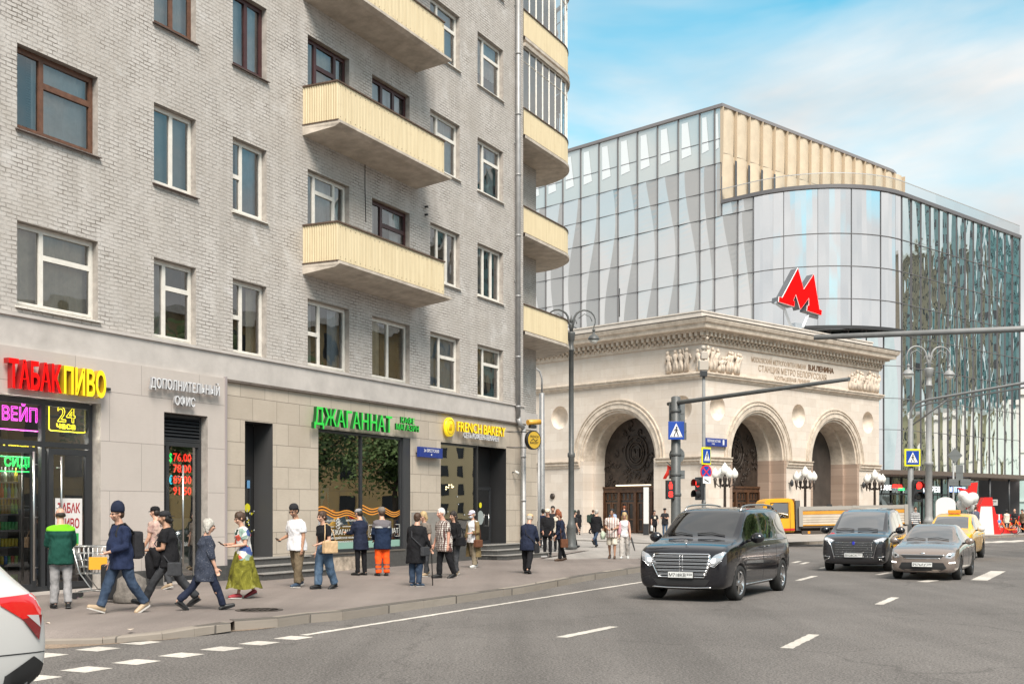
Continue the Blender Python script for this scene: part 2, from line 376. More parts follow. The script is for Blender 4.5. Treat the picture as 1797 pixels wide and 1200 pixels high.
for i in range(len(inner) - 1): mb.quad(low[i], low[i + 1], inner[i + 1], inner[i])
mb.add([low[-1], KK[0], inner[-1]], [(0, 1, 2)])
mb.f = [f if (lambda a, b, c: (b - a).cross(c - a).z)(*[Vector(mb.v[i]) for i in f[:3]]) > 0 else tuple(reversed(f)) for f in mb.f]
mb.build('pavement', PAVE, kind='structure')
def kerb_run(name, pts, wd=.16, drop=.2, top=.012, joints=1.05):
    """granite kerb stones: a swept section, outside on the right of travel"""
    k = MB(); n = len(pts)
    P = [Vector(p) for p in pts]; L_ = []
    for i in range(n):
        d = ((P[min(i + 1, n - 1)] - P[max(i - 1, 0)])); d.z = 0; d.normalize(); L_.append(Vector((d.y, -d.x, 0)))
    for i in range(n - 1):
        seg = P[i + 1] - P[i]; m_ = max(1, round(seg.length / joints))
        for j in range(m_):
            a = P[i] + seg * (j / m_ + .004); b = P[i] + seg * ((j + 1) / m_ - .004)
            la = L_[i].lerp(L_[i + 1], j / m_); lb = L_[i].lerp(L_[i + 1], (j + 1) / m_)
            h = top + random.uniform(-.004, .004); o = random.uniform(-.006, .006); up = Vector((0, 0, h)); dn = Vector((0, 0, -drop))
            sec = lambda p, l: [p + l * (.02 + o) + dn, p + l * (.012 + o) + up - Vector((0, 0, .022)), p - l * (.012 - o) + up, p - l * wd + up, p - l * wd + dn]
            k.add(sec(a, la) + sec(b, lb), [(0, 5, 6, 1), (1, 6, 7, 2), (2, 7, 8, 3), (3, 8, 9, 4), (0, 1, 2, 3, 4), (9, 8, 7, 6, 5)])
    return fixn(k.build(name, KERB, kind='structure'))
kerb_run('kerb', KK)
kerb_run('dropped_kerb', [Vector((p.x, p.y, p.z)) for p in NEARK], .16, .12, .014)
gp = [gnd(u, v, -.144) for u, v in ((404, 1107), (398, 1099), (440, 1094), (478, 1095.5), (484, 1100), (450, 1104), (425, 1106))]
MB().add(gp, [tuple(range(len(gp)))]).build('gutter', DIRT, kind='structure')
gs = [gnd(u, v, -.146) for u, v in ((-300, 1150), (-300, 1126), (200, 1122), (300, 1113), (404, 1100), (404, 1107), (300, 1121), (100, 1137))]
MB().add(gs, [tuple(range(len(gs)))]).build('gutter', DIRT, kind='structure')
ss = [gnd(u, v, -.03) for u, v in ((870, 985), (1000, 987), (1148, 989), (1210, 975), (1260, 960), (1200, 950), (1000, 940), (900, 938))]
ss = [Vector((p.x, p.y, -.03)) for p in ss]
ss[0] = Vector((-14, 44, -.03)); ss[-1] = Vector((-40, 110, -.03))
MB().add(ss, [tuple(range(len(ss)))]).build('side_street', SIDEST, kind='structure')
PK = [gnd(u, v, 0) for u, v in ((700, 940), (900, 943.5), (1012, 947.3), (1070, 949.5), (1150, 953.5), (1210, 957), (1260, 958), (1310, 956), (1385, 951.5), (1480, 947.5), (1600, 944.5), (1715, 941), (1797, 937.5), (2300, 925))]
pl = PK + [Vector((400, 400, 0)), Vector((-200, 400, 0)), Vector((-60, 110, 0))]
MB().add(pl, [tuple(range(len(pl)))]).build('square_paving', PLAZA, kind='structure')
kerb_run('kerb', PK, .2, .18, .014, 2.0)
D3 = Vector((FA.d[0], FA.d[1], 0)); N3 = Vector((FA.n[0], FA.n[1], 0))
def dash(u1, v1, u2, v2, wd=.15, worn=True):
    z = -.146; a = gnd(u1, v1, z); b = gnd(u2, v2, z); d = (b - a).normalized(); n = Vector((-d.y, d.x, 0)) * wd / 2
    m_ = MB(); k = max(3, int((b - a).length / .12)); up = []; dn = []
    for i in range(k + 1):
        p = a.lerp(b, i / k); e = .012 if worn else 0
        up.append(p + n * (1 + random.uniform(-e, e) / wd * 2)); dn.append(p - n * (1 + random.uniform(-e, e) / wd * 2))
    m_.add(up + dn, [(k + 1 + i, k + 2 + i, i + 1, i) for i in range(k)])
    return m_.build('road_marking', PAINT, kind='structure')
dash(532, 1113.8, 1140, 1018.5, .13)
for q in ((985, 1117.5, 1077, 1098.5), (1380, 1136.5, 1429, 1112.5), (1542, 1060, 1571, 1047.5), (1400, 1018, 1430, 1010), (1540, 1008, 1562, 1004),):
    dash(*q, wd=.17)
dash(1718, 1017.5, 1752, 1001.5, wd=.42); dash(1618, 1020.5, 1640, 1017.5, wd=.3); dash(1440, 997, 1460, 992, wd=.2)
for i, (u, v) in enumerate(((78, 1149.2), (172, 1138), (246, 1126.8), (60, 1189), (152, 1173.6), (239.5, 1160.6), (318.7, 1148.6), (389.6, 1137.6), (455, 1127.6), (515, 1118.4))):
    c = gnd(u, v, -.146); a, b = D3 * .215, N3 * .20
    MB().add([c - a - b, c + a - b, c + a + b, c - a + b], [(0, 1, 2, 3)]).build('road_marking', PAINT, kind='structure')
for k in range(7):
    dash(1605 + 28 * k, 957.5 - 1.1 * k, 1640 + 31 * k, 953.5 - 1.3 * k, wd=.45)
for k in range(2): dash(1392 + 14 * k, 987 + 2 * k, 1404 + 14 * k, 984 + 2 * k, wd=.16)
c = gnd(455, 1069.5, .006)
t = thing('manhole_cover', 'round iron manhole cover set in the pavement near the kerb', 'manhole', loc=c)
mm = MB(); mm.lathe([(.40, -.006), (.40, .004), (.36, .008), (.33, .004)], 28); mm.build('rim', mat('cast_iron', (.075, .062, .055), .6, .3, var=.3, vs=12), t)
mm = MB(); mm.lathe([(.325, -.004), (.32, .004), (.0001, .004)], 28)
for i in range(-3, 4):
    for j in range(-3, 4):
        if i * i + j * j < 10: mm.box(i * .085 - .025, i * .085 + .025, j * .085 - .025, j * .085 + .025, .003, .008)
mm.build('lid', MATS['cast_iron'], t)
for i, (u, v) in enumerate(((84, 1093), (229, 1104))):
    p = gnd(u, v, .004); m_ = MB(); a = random.uniform(0, 3)
    M_ = Matrix.Translation(p) @ Matrix.Rotation(a, 4, 'Z')
    m_.add([(-.06, -.03, 0), (.06, -.025, .012), (.055, .03, .004), (-.05, .028, .014)], [(0, 1, 2, 3)], 0, False, M_)
    m_.build('litter', mat('paper_litter', (.6, .5, .4), .8), label=('pale scrap of paper lying on the pavement, left one' if i == 0 else 'small pale scrap of litter at the dropped kerb'), cat='litter')
apt = thing('apartment_building', 'grey painted brick apartment house with yellow balconies above a row of shops', 'building', M=FA.M)
S_END = 22.74; S_L = -9.0; S_B = 26.5; SETB = 1.2
PLASTER = mat('grey_plaster', (.50, .465, .435), .8, var=.14, vs=1.3, bump=.25, bs=8)
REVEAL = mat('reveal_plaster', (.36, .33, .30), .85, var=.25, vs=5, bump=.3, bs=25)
STONE = m_blocks('limestone_cladding', .98, .56, .006, (.53, .465, .385), (.45, .39, .32), (.17, .145, .12), stain=(.34, .285, .225))
TILE = m_blocks('grey_tile_cladding', 1.9, 1.05, .005, (.53, .475, .435), (.50, .45, .41), (.26, .23, .21), stain=(.42, .375, .34), amount=.35)
GRANITE = mat('dark_granite', (.075, .075, .073), .35, var=.3, vs=14)
SLAB = mat('balcony_concrete', (.54, .475, .40), .85, var=.3, vs=2.5, bump=.4, bs=14, var2=(.62, .555, .48))
def m_corrugated():
    m, nt, b = _new('corrugated_yellow'); v = objvec(nt)
    st = noise(nt, objvec(nt, (9, 9, .5)), 1.0, 5, .6)
    col = mix_rgb(nt, ramp(nt, st, [(.4, 0.0), (.75, 1.0)]), (.60, .51, .335), (.50, .41, .255))
    lo = noise(nt, objvec(nt, (1, 1, 2.5)), 2.2, 6, .7)
    col = mix_rgb(nt, ramp(nt, lo, [(.55, 0.0), (.8, .55)]), col, (.46, .36, .22))
    nt.links.new(col, b.inputs['Base Color']); b.inputs['Roughness'].default_value = .5
    return m
CORR = m_corrugated()
RUST = mat('rusty_edge', (.10, .065, .045), .8, var=.4, vs=8)
def wall_grid(x0, x1, z0, z1, ops, y=0.0, depth=.24, mi=0, rmi=1, mb=None):
    """flat wall with rectangular openings and their reveals"""
    mb = mb or MB()
    xs = sorted({x0, x1} | {v for o in ops for v in o[:2] if x0 < v < x1}); zs = sorted({z0, z1} | {v for o in ops for v in o[2:4] if z0 < v < z1})
    for i in range(len(xs) - 1):
        for j in range(len(zs) - 1):
            cx, cz = (xs[i] + xs[i + 1]) / 2, (zs[j] + zs[j + 1]) / 2
            if any(o[0] < cx < o[1] and o[2] < cz < o[3] for o in ops): continue
            mb.quad((xs[i], y, zs[j]), (xs[i + 1], y, zs[j]), (xs[i + 1], y, zs[j + 1]), (xs[i], y, zs[j + 1]), mi)
    for o in ops:
        d = o[4] if len(o) > 4 else depth; a, b, c, e = max(o[0], x0), min(o[1], x1), max(o[2], z0), min(o[3], z1)
        mb.quad((a, y, c), (a, y, e), (a, y + d, e), (a, y + d, c), rmi); mb.quad((b, y, e), (b, y, c), (b, y + d, c), (b, y + d, e), rmi)
        mb.quad((a, y, e), (b, y, e), (b, y + d, e), (a, y + d, e), rmi); mb.quad((b, y, c), (a, y, c), (a, y + d, c), (b, y + d, c), rmi)
    return mb
TOPS = [7.36, 10.83, 14.43, 18.05, 21.65]
cols = {1: (FA.s_at(30), FA.s_at(172) - .0), 2: (FA.s_at(270), FA.s_at(344)), 3: (FA.s_at(408.5), FA.s_at(468)), 4: (FA.s_at(540), FA.s_at(613)), 5: (FA.s_at(653), FA.s_at(719)), 6: (FA.s_at(755), FA.s_at(807)), 7: (FA.s_at(838), FA.s_at(883))}
wins = []   # (col,row,x0,x1,z0,z1)
for c_, (a, b) in cols.items():
    for r_, zt in enumerate(TOPS):
        zb = zt - (1.80 if c_ > 1 else 1.66)
        if c_ == 4 and r_ >= 1: zb = TOPS[r_] - 2.55
        if c_ == 5 and r_ >= 1: zt, zb = zt - .03, TOPS[r_] - 1.9
        if c_ == 3: zb = zt - 1.82
        wins.append((c_, r_, a, b, zb, zt))
ZB0 = 5.52; ZTOP = 24.5
ops = [(x0, x1, z0, z1, .26) for (_, _, x0, x1, z0, z1) in wins]
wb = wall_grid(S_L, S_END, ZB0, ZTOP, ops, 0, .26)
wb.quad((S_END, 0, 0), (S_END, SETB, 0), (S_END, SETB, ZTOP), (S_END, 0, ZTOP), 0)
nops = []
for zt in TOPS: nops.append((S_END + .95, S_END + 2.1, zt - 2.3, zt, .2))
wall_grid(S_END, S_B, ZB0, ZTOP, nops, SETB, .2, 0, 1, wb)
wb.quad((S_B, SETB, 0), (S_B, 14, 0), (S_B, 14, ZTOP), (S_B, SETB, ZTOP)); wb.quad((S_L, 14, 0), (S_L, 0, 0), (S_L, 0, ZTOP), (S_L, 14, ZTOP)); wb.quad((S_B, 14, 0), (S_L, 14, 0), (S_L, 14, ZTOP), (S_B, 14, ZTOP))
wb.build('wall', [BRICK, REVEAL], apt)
rf = MB(); rf.box(S_L - .4, S_B + .4, -.5, 14.4, ZTOP, ZTOP + .35); rf.build('roof', PLASTER, apt)
bd = MB(); bd.box(S_L, S_END + .02, -.045, .1, 4.86, ZB0); bd.box(S_L, S_END + .05, -.09, -.04, ZB0 - .05, ZB0 + .012); bd.box(S_END, S_B + .04, SETB - .05, SETB + .1, 4.86, ZB0)
bd.build('cornice_band', PLASTER, apt)
bd = MB(); bd.box(FA.s_at(393), S_END + .04, -.10, -.046, 4.80, 4.86); bd.build('flashing', mat('tarnished_flashing', (.16, .13, .11), .5, .3, var=.3, vs=5), apt)
def bars(mb, x0, x1, z0, z1, y, w_, d_, mi=0):
    mb.box(x0, x1, y, y + d_, z0, z0 + w_, mi); mb.box(x0, x1, y, y + d_, z1 - w_, z1, mi)
    mb.box(x0, x0 + w_, y, y + d_, z0 + w_, z1 - w_, mi); mb.box(x1 - w_, x1, y, y + d_, z0 + w_, z1 - w_, mi)
def window(parent, x0, x1, z0, z1, y, fm, lights, back, sill=True, fw=.07, sillm=None, name='window'):
    """lights: list of (fx0,fx1,fz0,fz1) sash panes in fractions; back: list of (fx0,fx1,material)"""
    f = MB(); g_ = MB(); bars(f, x0 + .005, x1 - .005, z0 + .005, z1 - .005, y, fw * .6, .09)
    a, b, c, e = x0 + fw * .6 + .005, x1 - fw * .6 - .005, z0 + fw * .6 + .005, z1 - fw * .6 - .005
    for q in lights:
        p0, p1, r0, r1 = a + (b - a) * q[0], a + (b - a) * q[1], c + (e - c) * q[2], c + (e - c) * q[3]
        bars(f, p0, p1, r0, r1, y - .012, fw * .62, .075)
        tl = random.uniform(-.010, .010); tz = random.uniform(-.006, .006); i_ = fw * .55
        g_.quad((p0 + i_, y + .025 - tl, r0 + i_), (p1 - i_, y + .025 + tl, r0 + i_), (p1 - i_, y + .025 + tl + tz, r1 - i_), (p0 + i_, y + .025 - tl + tz, r1 - i_))
    wn = f.build(name, fm, parent); g_.build('pane', GLASS, wn)
    by = {}
    for q in back: by.setdefault(q[2].name, (q[2], []))[1].append(q)
    for m_, qs in by.values():
        k = MB()
        for q in qs:
            p0, p1 = x0 + (x1 - x0) * q[0], x0 + (x1 - x0) * q[1]; dy = .30 if m_ is ROOM else .17 + random.uniform(0, .05)
            zlo = z0 if len(q) < 4 else z0 + (z1 - z0) * q[3]
            if m_ is CURTAIN:
                n = max(6, int((p1 - p0) / .045)); vs = []
                for i in range(n + 1):
                    xx = p0 + (p1 - p0) * i / n; yy = y + dy + .022 * math.sin(i * 1.55 + z0) + .012 * math.sin(i * .7)
                    vs += [(xx, yy, zlo), (xx, yy, z1)]
                k.add(vs, [(2 * i, 2 * i + 2, 2 * i + 3, 2 * i + 1) for i in range(n)], 0, True)
            else: k.quad((p0, y + dy, zlo), (p1, y + dy, zlo), (p1, y + dy, z1), (p0, y + dy, z1))
        if m_ is CURTAIN: mm_ = random.choice((CURTAIN, CURTAIN, mat('warm_curtain', (.66, .56, .42), .9, var=.15, vs=5), mat('blue_curtain', (.50, .56, .62), .9, var=.12, vs=5)))
        else: mm_ = m_
        k.build('curtain' if m_ is CURTAIN else ('blind' if m_ is CURTAIN2 else 'dark_room'), mm_, wn)
    if sill:
        s_ = MB(); s_.add([(x0 - .05, -.075, z0 - .035), (x1 + .05, -.075, z0 - .035), (x1 + .05, y + .0, z0 + .012), (x0 - .05, y + .0, z0 + .012), (x0 - .05, -.075, z0 - .055), (x1 + .05, -.075, z0 - .055), (x1 + .05, y, z0 - .012), (x0 - .05, y, z0 - .012)], [(0, 1, 2, 3), (7, 6, 5, 4), (0, 4, 5, 1), (1, 5, 6, 2), (3, 7, 4, 0), (2, 6, 7, 3)])
        s_.build('sill', sillm or fm, wn)
    return wn
V2 = [(0, .5, 0, 1), (.5, 1, 0, 1)]
NARROW_L = [(0, .32, 0, 1), (.32, 1, 0, 1)]
NARROW_LX = [(0, .34, 0, .5), (.34, 1, 0, 1), (0, .34, .5, 1)]
TEE = [(0, .32, 0, 1), (.32, 1, 0, .68), (.32, 1, .68, 1)]
BIG = [(0, .33, 0, 1), (.33, 1, 0, .66), (.33, 1, .66, 1)]
cur = [(0, 1, CURTAIN)]; half = [(0, .45, CURTAIN), (0, 1, ROOM)]; blind = [(0, 1, CURTAIN2)]; dark = [(0, 1, ROOM)]; two = [(0, .3, CURTAIN2), (.7, 1, CURTAIN), (0, 1, ROOM)]; up = [(0, 1, CURTAIN, .35), (0, 1, ROOM)]
WS = {(1, 0): (WHITE_PVC, BIG, cur), (1, 1): (BROWN_WOOD, BIG, [(.3, 1, CURTAIN), (0, .3, ROOM)]), (1, 2): (BROWN_WOOD, BIG, half),
      (2, 0): (WHITE_PVC, TEE, half), (2, 1): (WHITE_PVC, V2, blind), (2, 2): (BROWN_WOOD, V2, cur),
      (3, 0): (WHITE_PVC, NARROW_LX, two), (3, 1): (WHITE_PVC, NARROW_LX, [(.4, 1, CURTAIN), (0, 1, ROOM)]), (3, 2): (RED_WOOD, V2, cur),
      (4, 0): (WHITE_PVC, NARROW_LX, two), (5, 0): (WHITE_PVC, V2, half), (6, 0): (WHITE_PVC, [(0, .4, 0, 1), (.4, 1, 0, .62), (.4, 1, .62, 1)], cur), (7, 0): (WHITE_PVC, TEE, up),
      (5, 1): (RED_WOOD, TEE, two), (5, 2): (RED_WOOD, [(0, .33, 0, 1), (.33, .66, 0, 1), (.66, 1, 0, 1)], cur), (6, 1): (WHITE_PVC, [(0, .33, 0, 1), (.33, .66, 0, 1), (.66, 1, 0, 1)], dark),
      (7, 1): (WHITE_PVC, [(0, .33, 0, 1), (.33, .66, 0, 1), (.66, 1, 0, 1)], half), (6, 2): (WHITE_PVC, TEE, cur), (7, 2): (WHITE_PVC, TEE, two), (6, 3): (WHITE_PVC, TEE, cur), (7, 3): (WHITE_PVC, TEE, up),
      (4, 1): (WHITE_PVC, [(0, .22, 0, 1), (.22, .72, 0, .82), (.22, .72, .82, 1), (.72, 1, 0, 1)], cur), (4, 2): (RED_WOOD, [(0, .25, 0, 1), (.25, .75, 0, .75), (.25, .75, .75, 1), (.75, 1, 0, 1)], cur)}
for c_, r_, x0, x1, z0, z1 in wins:
    if r_ >= 3 and c_ < 4: continue
    if r_ == 4 and c_ < 6: continue
    fm, li, bk = WS.get((c_, r_), (WHITE_PVC, TEE, half))
    sm_ = {(1, 1): mat('weathered_sill', (.09, .06, .05), .6, var=.3, vs=6), (2, 1): MATS.get('weathered_sill'), (3, 2): MATS.get('weathered_sill'), (2, 2): MATS.get('weathered_sill')}.get((c_, r_))
    balcony_door = c_ == 4 and r_ >= 1
    window(apt, x0, x1, z0, z1, .15, fm, li, bk, sill=not balcony_door, sillm=sm_, name='balcony_door' if balcony_door else 'window', fw=.085 if fm is WHITE_PVC else .095)
for zt in TOPS[:4]: window(apt, S_END + .95, S_END + 2.1, zt - 2.3, zt, SETB + .12, BROWN_WOOD, V2, dark, sill=False, name='balcony_door')
def corrugate(path, z0, z1, pitch=.075, amp=.009):
    """corrugated sheet along a plan polyline"""
    P = [Vector((p[0], p[1], 0)) for p in path]; L_ = [0]
    for i in range(1, len(P)): L_.append(L_[-1] + (P[i] - P[i - 1]).length)
    n = int(L_[-1] / (pitch / 4)); mb = MB(); vs = []
    for k in range(n + 1):
        q = L_[-1] * k / n; i = max(j for j in range(len(P) - 1) if L_[j] <= q + 1e-9)
        t_ = (q - L_[i]) / (L_[i + 1] - L_[i]); p = P[i].lerp(P[i + 1], t_); d = (P[i + 1] - P[i]).normalized(); nr = Vector((d.y, -d.x, 0))
        o = amp * (1, .9, -1, -.9)[k % 4]; p = p + nr * o
        vs += [(p.x, p.y, z0), (p.x, p.y, z1)]
    mb.add(vs, [(2 * i, 2 * i + 2, 2 * i + 3, 2 * i + 1) for i in range(n)]); return mb
BX0, BX1, BD = 9.03, 14.78, 1.09
for k, zt in enumerate((9.25, 12.94, 16.56, 20.2)):
    zb = zt - 1.03
    b_ = corrugate([(BX0, -.0), (BX0, -BD), (BX1, -BD), (BX1, 0)], zb, zt).build('balcony', CORR, apt)
    s_ = MB()   # slab, bevelled underneath, longer than the sheet at the far end
    a0, a1, d_ = BX0 - .03, BX1 + .30, BD + .10
    s_.add([(a0, 0, zb), (a0, -d_, zb), (a1, -d_, zb), (a1, 0, zb), (a0, 0, zb - .07), (a0, -d_, zb - .07), (a1, -d_, zb - .07), (a1, 0, zb - .07), (a0 + .0, 0, zb - .26), (a0 + .02, -d_ + .16, zb - .14), (a1 - .14, -d_ + .16, zb - .14), (a1 - .1, 0, zb - .26)],
           [(0, 1, 2, 3), (0, 4, 5, 1), (1, 5, 6, 2), (2, 6, 7, 3), (4, 8, 9, 5), (5, 9, 10, 6), (6, 10, 11, 7), (8, 11, 10, 9)])
    s_.build('slab', SLAB, b_)
    r_ = MB(); r_.sweep([(-.02, zt - .01), (.035, zt - .01), (.035, zt + .03), (-.02, zt + .03)], [(BX0, 0), (BX0, -BD), (BX1, -BD), (BX1, 0)])
    r_.sweep([(-.01, zb - .004), (.045, zb - .004), (.045, zb + .03), (-.01, zb + .03)], [(BX0, 0), (BX0, -BD), (BX1, -BD), (BX1, 0)]); fixn(r_.build('rail', RUST, b_))
    for x in range(24): pass
    rv = MB()
    for i in range(24):
        for zz in (zb + .12, zt - .12): rv.box(BX0 + .12 + i * .24, BX0 + .135 + i * .24, -BD - .018, -BD - .008, zz, zz + .015)
    rv.build('rivets', RUST, b_)
def corner_path(off=0.0, n=16):
    p = [(S_END + .02, 0 - off), (S_B - .15, 0 - off)]
    for i in range(1, n + 1):
        a = math.pi / 2 * i / n; p.append((S_B - .15 + (2.75 + off) * math.sin(a), 2.75 - (2.75 + off) * math.cos(a)))
    p.append((S_B - .15 + 2.75 + off, 3.6)); return p
for k, zt in enumerate((9.28, 12.9, 16.52, 20.15)):
    zb = zt - 1.0
    b_ = corrugate(corner_path(), zb, zt).build('balcony', CORR, apt)
    s_ = MB(); P1 = corner_path(.07); P0 = corner_path(-.05)
    n = len(P1); vs = [(x, y, zb) for x, y in P1] + [(x, y, zb - .10) for x, y in P1] + [(x, y, zb - .16) for x, y in P0] + [(x * .0 + S_END + .02 if i < 2 else S_B, SETB if i < 2 else min(3.6, max(SETB, y + 1.2)), zb - .22) for i, (x, y) in enumerate(P0)]
    fs = [(i, n + i, n + i + 1, i + 1) for i in range(n - 1)] + [(n + i, 2 * n + i, 2 * n + i + 1, n + i + 1) for i in range(n - 1)] + [(2 * n + i, 3 * n + i, 3 * n + i + 1, 2 * n + i + 1) for i in range(n - 1)]
    s_.add(vs, fs); s_.add([(x, y, zb + .02) for x, y in P0] + [(S_B, 3.6, zb + .02), (S_B, SETB, zb + .02), (S_END + .02, SETB, zb + .02)], [tuple(range(n + 3))])
    s_.build('slab', SLAB, b_)
    r_ = MB(); r_.sweep([(-.02, zt - .01), (.035, zt - .01), (.035, zt + .03), (-.02, zt + .03)], corner_path()); r_.sweep([(-.01, zb - .004), (.05, zb - .004), (.05, zb + .03), (-.01, zb + .03)], corner_path()); fixn(r_.build('rail', RUST, b_))
    if k >= 2:      # glazed in
        P = corner_path(-.04); pts = []
        for i in range(len(P) - 1):
            a, b = Vector(P[i] + (0,)), Vector(P[i + 1] + (0,)); m_ = max(1, round((b - a).length / .62))
            for j in range(m_): pts.append(a.lerp(b, j / m_))
        pts.append(Vector(P[-1] + (0,)))
        keep = [pts[0]]
        for q in pts[1:]:
            if (q - keep[-1]).length > .5: keep.append(q)
        f_ = MB(); gl = MB(); zz = zt + 2.28
        for i, q in enumerate(keep):
            f_.tube([(q.x, q.y, zt + .03), (q.x, q.y, zz)], .035, 4, smooth=False)
            if i:
                a = keep[i - 1]; gl.quad((a.x, a.y, zt + .05), (q.x, q.y, zt + .05), (q.x, q.y, zz), (a.x, a.y, zz))
                for h in (zt + .06, zt + 1.75, zz): f_.tube([(a.x, a.y, h), (q.x, q.y, h)], .03, 4, smooth=False)
        fr = f_.build('glazing_frame', WHITE_PVC, b_); gl.build('pane', GLASS, fr)
        cu = MB(); PP = [(x, y) for x, y in corner_path(-.5)]
        cu.add([(x, y, zt) for x, y in PP] + [(x, y, zz) for x, y in PP], [(i, i + 1, n + i + 1, n + i) for i in range(n - 1)]); cu.build('curtain', CURTAIN2, fr)
        hd = MB(); hd.sweep([(-.1, zz), (.08, zz), (.10, zz + .12), (-.1, zz + .12)], corner_path()); fixn(hd.build('head_board', SLAB, b_))
dp = MB(); xd = FA.s_at(902.5); xg = FA.s_at(910)
dp.tube([(xd, -.16, ZTOP), (xd, -.16, 5.0)], .085, 12); dp.tube([(xd, -.16, 5.05), (xd + .05, -.2, 4.8), (xg - .05, -.2, 4.7)], .085, 12); dp.tube([(xg, -.2, 4.75), (xg, -.2, .25), (xg, -.34, .08)], .085, 12)
for z in (22.5, 20.4, 18.2, 16, 13.8, 11.6, 9.4, 7.2, 5.4): dp.tube([(xd, -.16, z), (xd, -.16, z + .07)], .102, 12)
for z in (3.6, 2, .6): dp.tube([(xg, -.2, z), (xg, -.2, z + .07)], .102, 12)
for z in (20, 15, 10, 6.5): dp.box(xd - .02, xd + .02, -.16, .02, z, z + .03)
dp.build('drainpipe', GALV, apt)
cb = MB(); xk = FA.s_at(640); cb.tube([(xk, -.01, 12.0), (xk, -.01, 11.0), (xk + .05, -.01, 10.0)], .012, 5); cb.box(FA.s_at(745), FA.s_at(747), -.1, 0, 11.2, 11.25); cb.box(FA.s_at(745), FA.s_at(747), -.1, 0, 10.95, 11.0); cb.build('cable', BLACK, apt)
XS = FA.s_at(391)                                     # joint between tile and stone cladding
L1 = (-7.5, FA.s_at(168.5)); L2 = (FA.s_at(280), FA.s_at(357)); D3o = (FA.s_at(428), FA.s_at(477)); W4 = (FA.s_at(557), FA.s_at(718.5)); W5 = (FA.s_at(772), FA.s_at(887))
tl = wall_grid(S_L, XS, .0, 4.86, [(L1[0], L1[1], .06, 3.93, .3), (L2[0], L2[1], .06, 3.90, .22)], -.13, .3)
tl.quad((XS, -.13, 0), (XS, .1, 0), (XS, .1, 4.86), (XS, -.13, 4.86)); tl.quad((S_L, -.13, 4.86), (XS, -.13, 4.86), (XS, .0, 4.86), (S_L, 0, 4.86))
tl.build('tile_cladding', [TILE, REVEAL], apt)
tj = MB(); tj.box(XS - .09, XS - .02, -.155, -.10, 0, 4.9); tj.build('downpipe_trim', mat('mauve_trim', (.33, .29, .29), .5), apt)
stw = wall_grid(XS, S_END, .0, 4.80, [(D3o[0], D3o[1], .5, 3.90, .6), (W4[0], W4[1], .5, 3.90, .25), (W5[0], W5[1], .5, 3.88, .25)], -.03, .3)
wall_grid(S_END, S_B, 0, 4.86, [(S_END + 1.6, S_END + 2.0, .3, 3.9, .1)], SETB - .03, .1, 0, 1, stw)
stw.quad((S_END, -.03, 0), (S_END, SETB, 0), (S_END, SETB, 4.86), (S_END, -.03, 4.86))
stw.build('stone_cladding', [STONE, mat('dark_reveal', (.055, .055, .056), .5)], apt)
MB().quad((S_END + 1.6, SETB + .06, .3), (S_END + 2.0, SETB + .06, .3), (S_END + 2.0, SETB + .06, 3.9), (S_END + 1.6, SETB + .06, 3.9)).build('niche_panel', BLACK, apt)
for a, b in ((XS, D3o[0] - .05), (D3o[1] + .05, W4[0] - .05), (W4[0] + 2.3, W5[0] + .3), (W5[0] + .3, W5[0] + 2.2), (W5[1] + .1, S_END)): MB().box(a, b, -.07, -.02, 0, .50).build('plinth', GRANITE, apt)
MB().box(W4[0] + .6, W4[1], -.071, -.02, .40, .505).build('plinth', GRANITE, apt)
MB().box(W4[0] - .05, W4[0] + 2.3, -.058, -.021, 0, .40).build('bare_plinth', mat('crumbling_render', (.40, .33, .26), .9, var=.45, vs=5, bump=.9, bs=9), apt)
MB().box(FA.s_at(720), FA.s_at(771), -.052, -.031, .51, 1.62).build('patch_panel', mat('grey_patch_tile', (.25, .235, .215), .6, var=.1), apt)
for a, b in ((S_L, L1[0]), (L1[1] + .05, L2[0] - .05), (L2[1] + .02, XS)):
    if b - a > .2: MB().box(a, b, -.16, -.12, 0, .36).build('plinth', GRANITE, apt)
def steps(x0, x1, n, h, y0, tread=.33, last=0.0):
    s_ = MB()
    for i in range(n):
        z1 = h * (n - i) / n; s_.bbox(x0 - .0 - last * i, x1 + last * i, y0 - tread * (i + 1), y0 + .02, 0, z1 - .03, .004, 0)
        s_.bbox(x0 - .03 - last * i, x1 + .03 + last * i, y0 - tread * (i + 1) - .03, y0 + .0, z1 - .03, z1, .006, 1)
    return s_.build('steps', [GRANITE, mat('step_tread', (.26, .25, .235), .5, var=.2, vs=9)], apt)
steps(D3o[0] - .5, D3o[1] + 1.15, 3, .5, -.035)
steps(FA.s_at(836), FA.s_at(912), 3, .5, -.075, .36)
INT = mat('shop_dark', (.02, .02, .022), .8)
def interior(x0, x1, y0, y1, z0, z1, m_=None, name='interior'):
    k = MB(); k.quad((x0, y1, z0), (x1, y1, z0), (x1, y1, z1), (x0, y1, z1)); k.quad((x0, y0, z0), (x0, y1, z0), (x0, y1, z1), (x0, y0, z1)); k.quad((x1, y1, z0), (x1, y0, z0), (x1, y0, z1), (x1, y1, z1))
    k.quad((x0, y0, z1), (x0, y1, z1), (x1, y1, z1), (x1, y0, z1)); k.quad((x0, y0, z0), (x1, y0, z0), (x1, y1, z0), (x0, y1, z0)); return k.build(name, m_ or INT, apt)
interior(L1[0] - .2, L1[1], .18, 2.6, .0, 4.2)
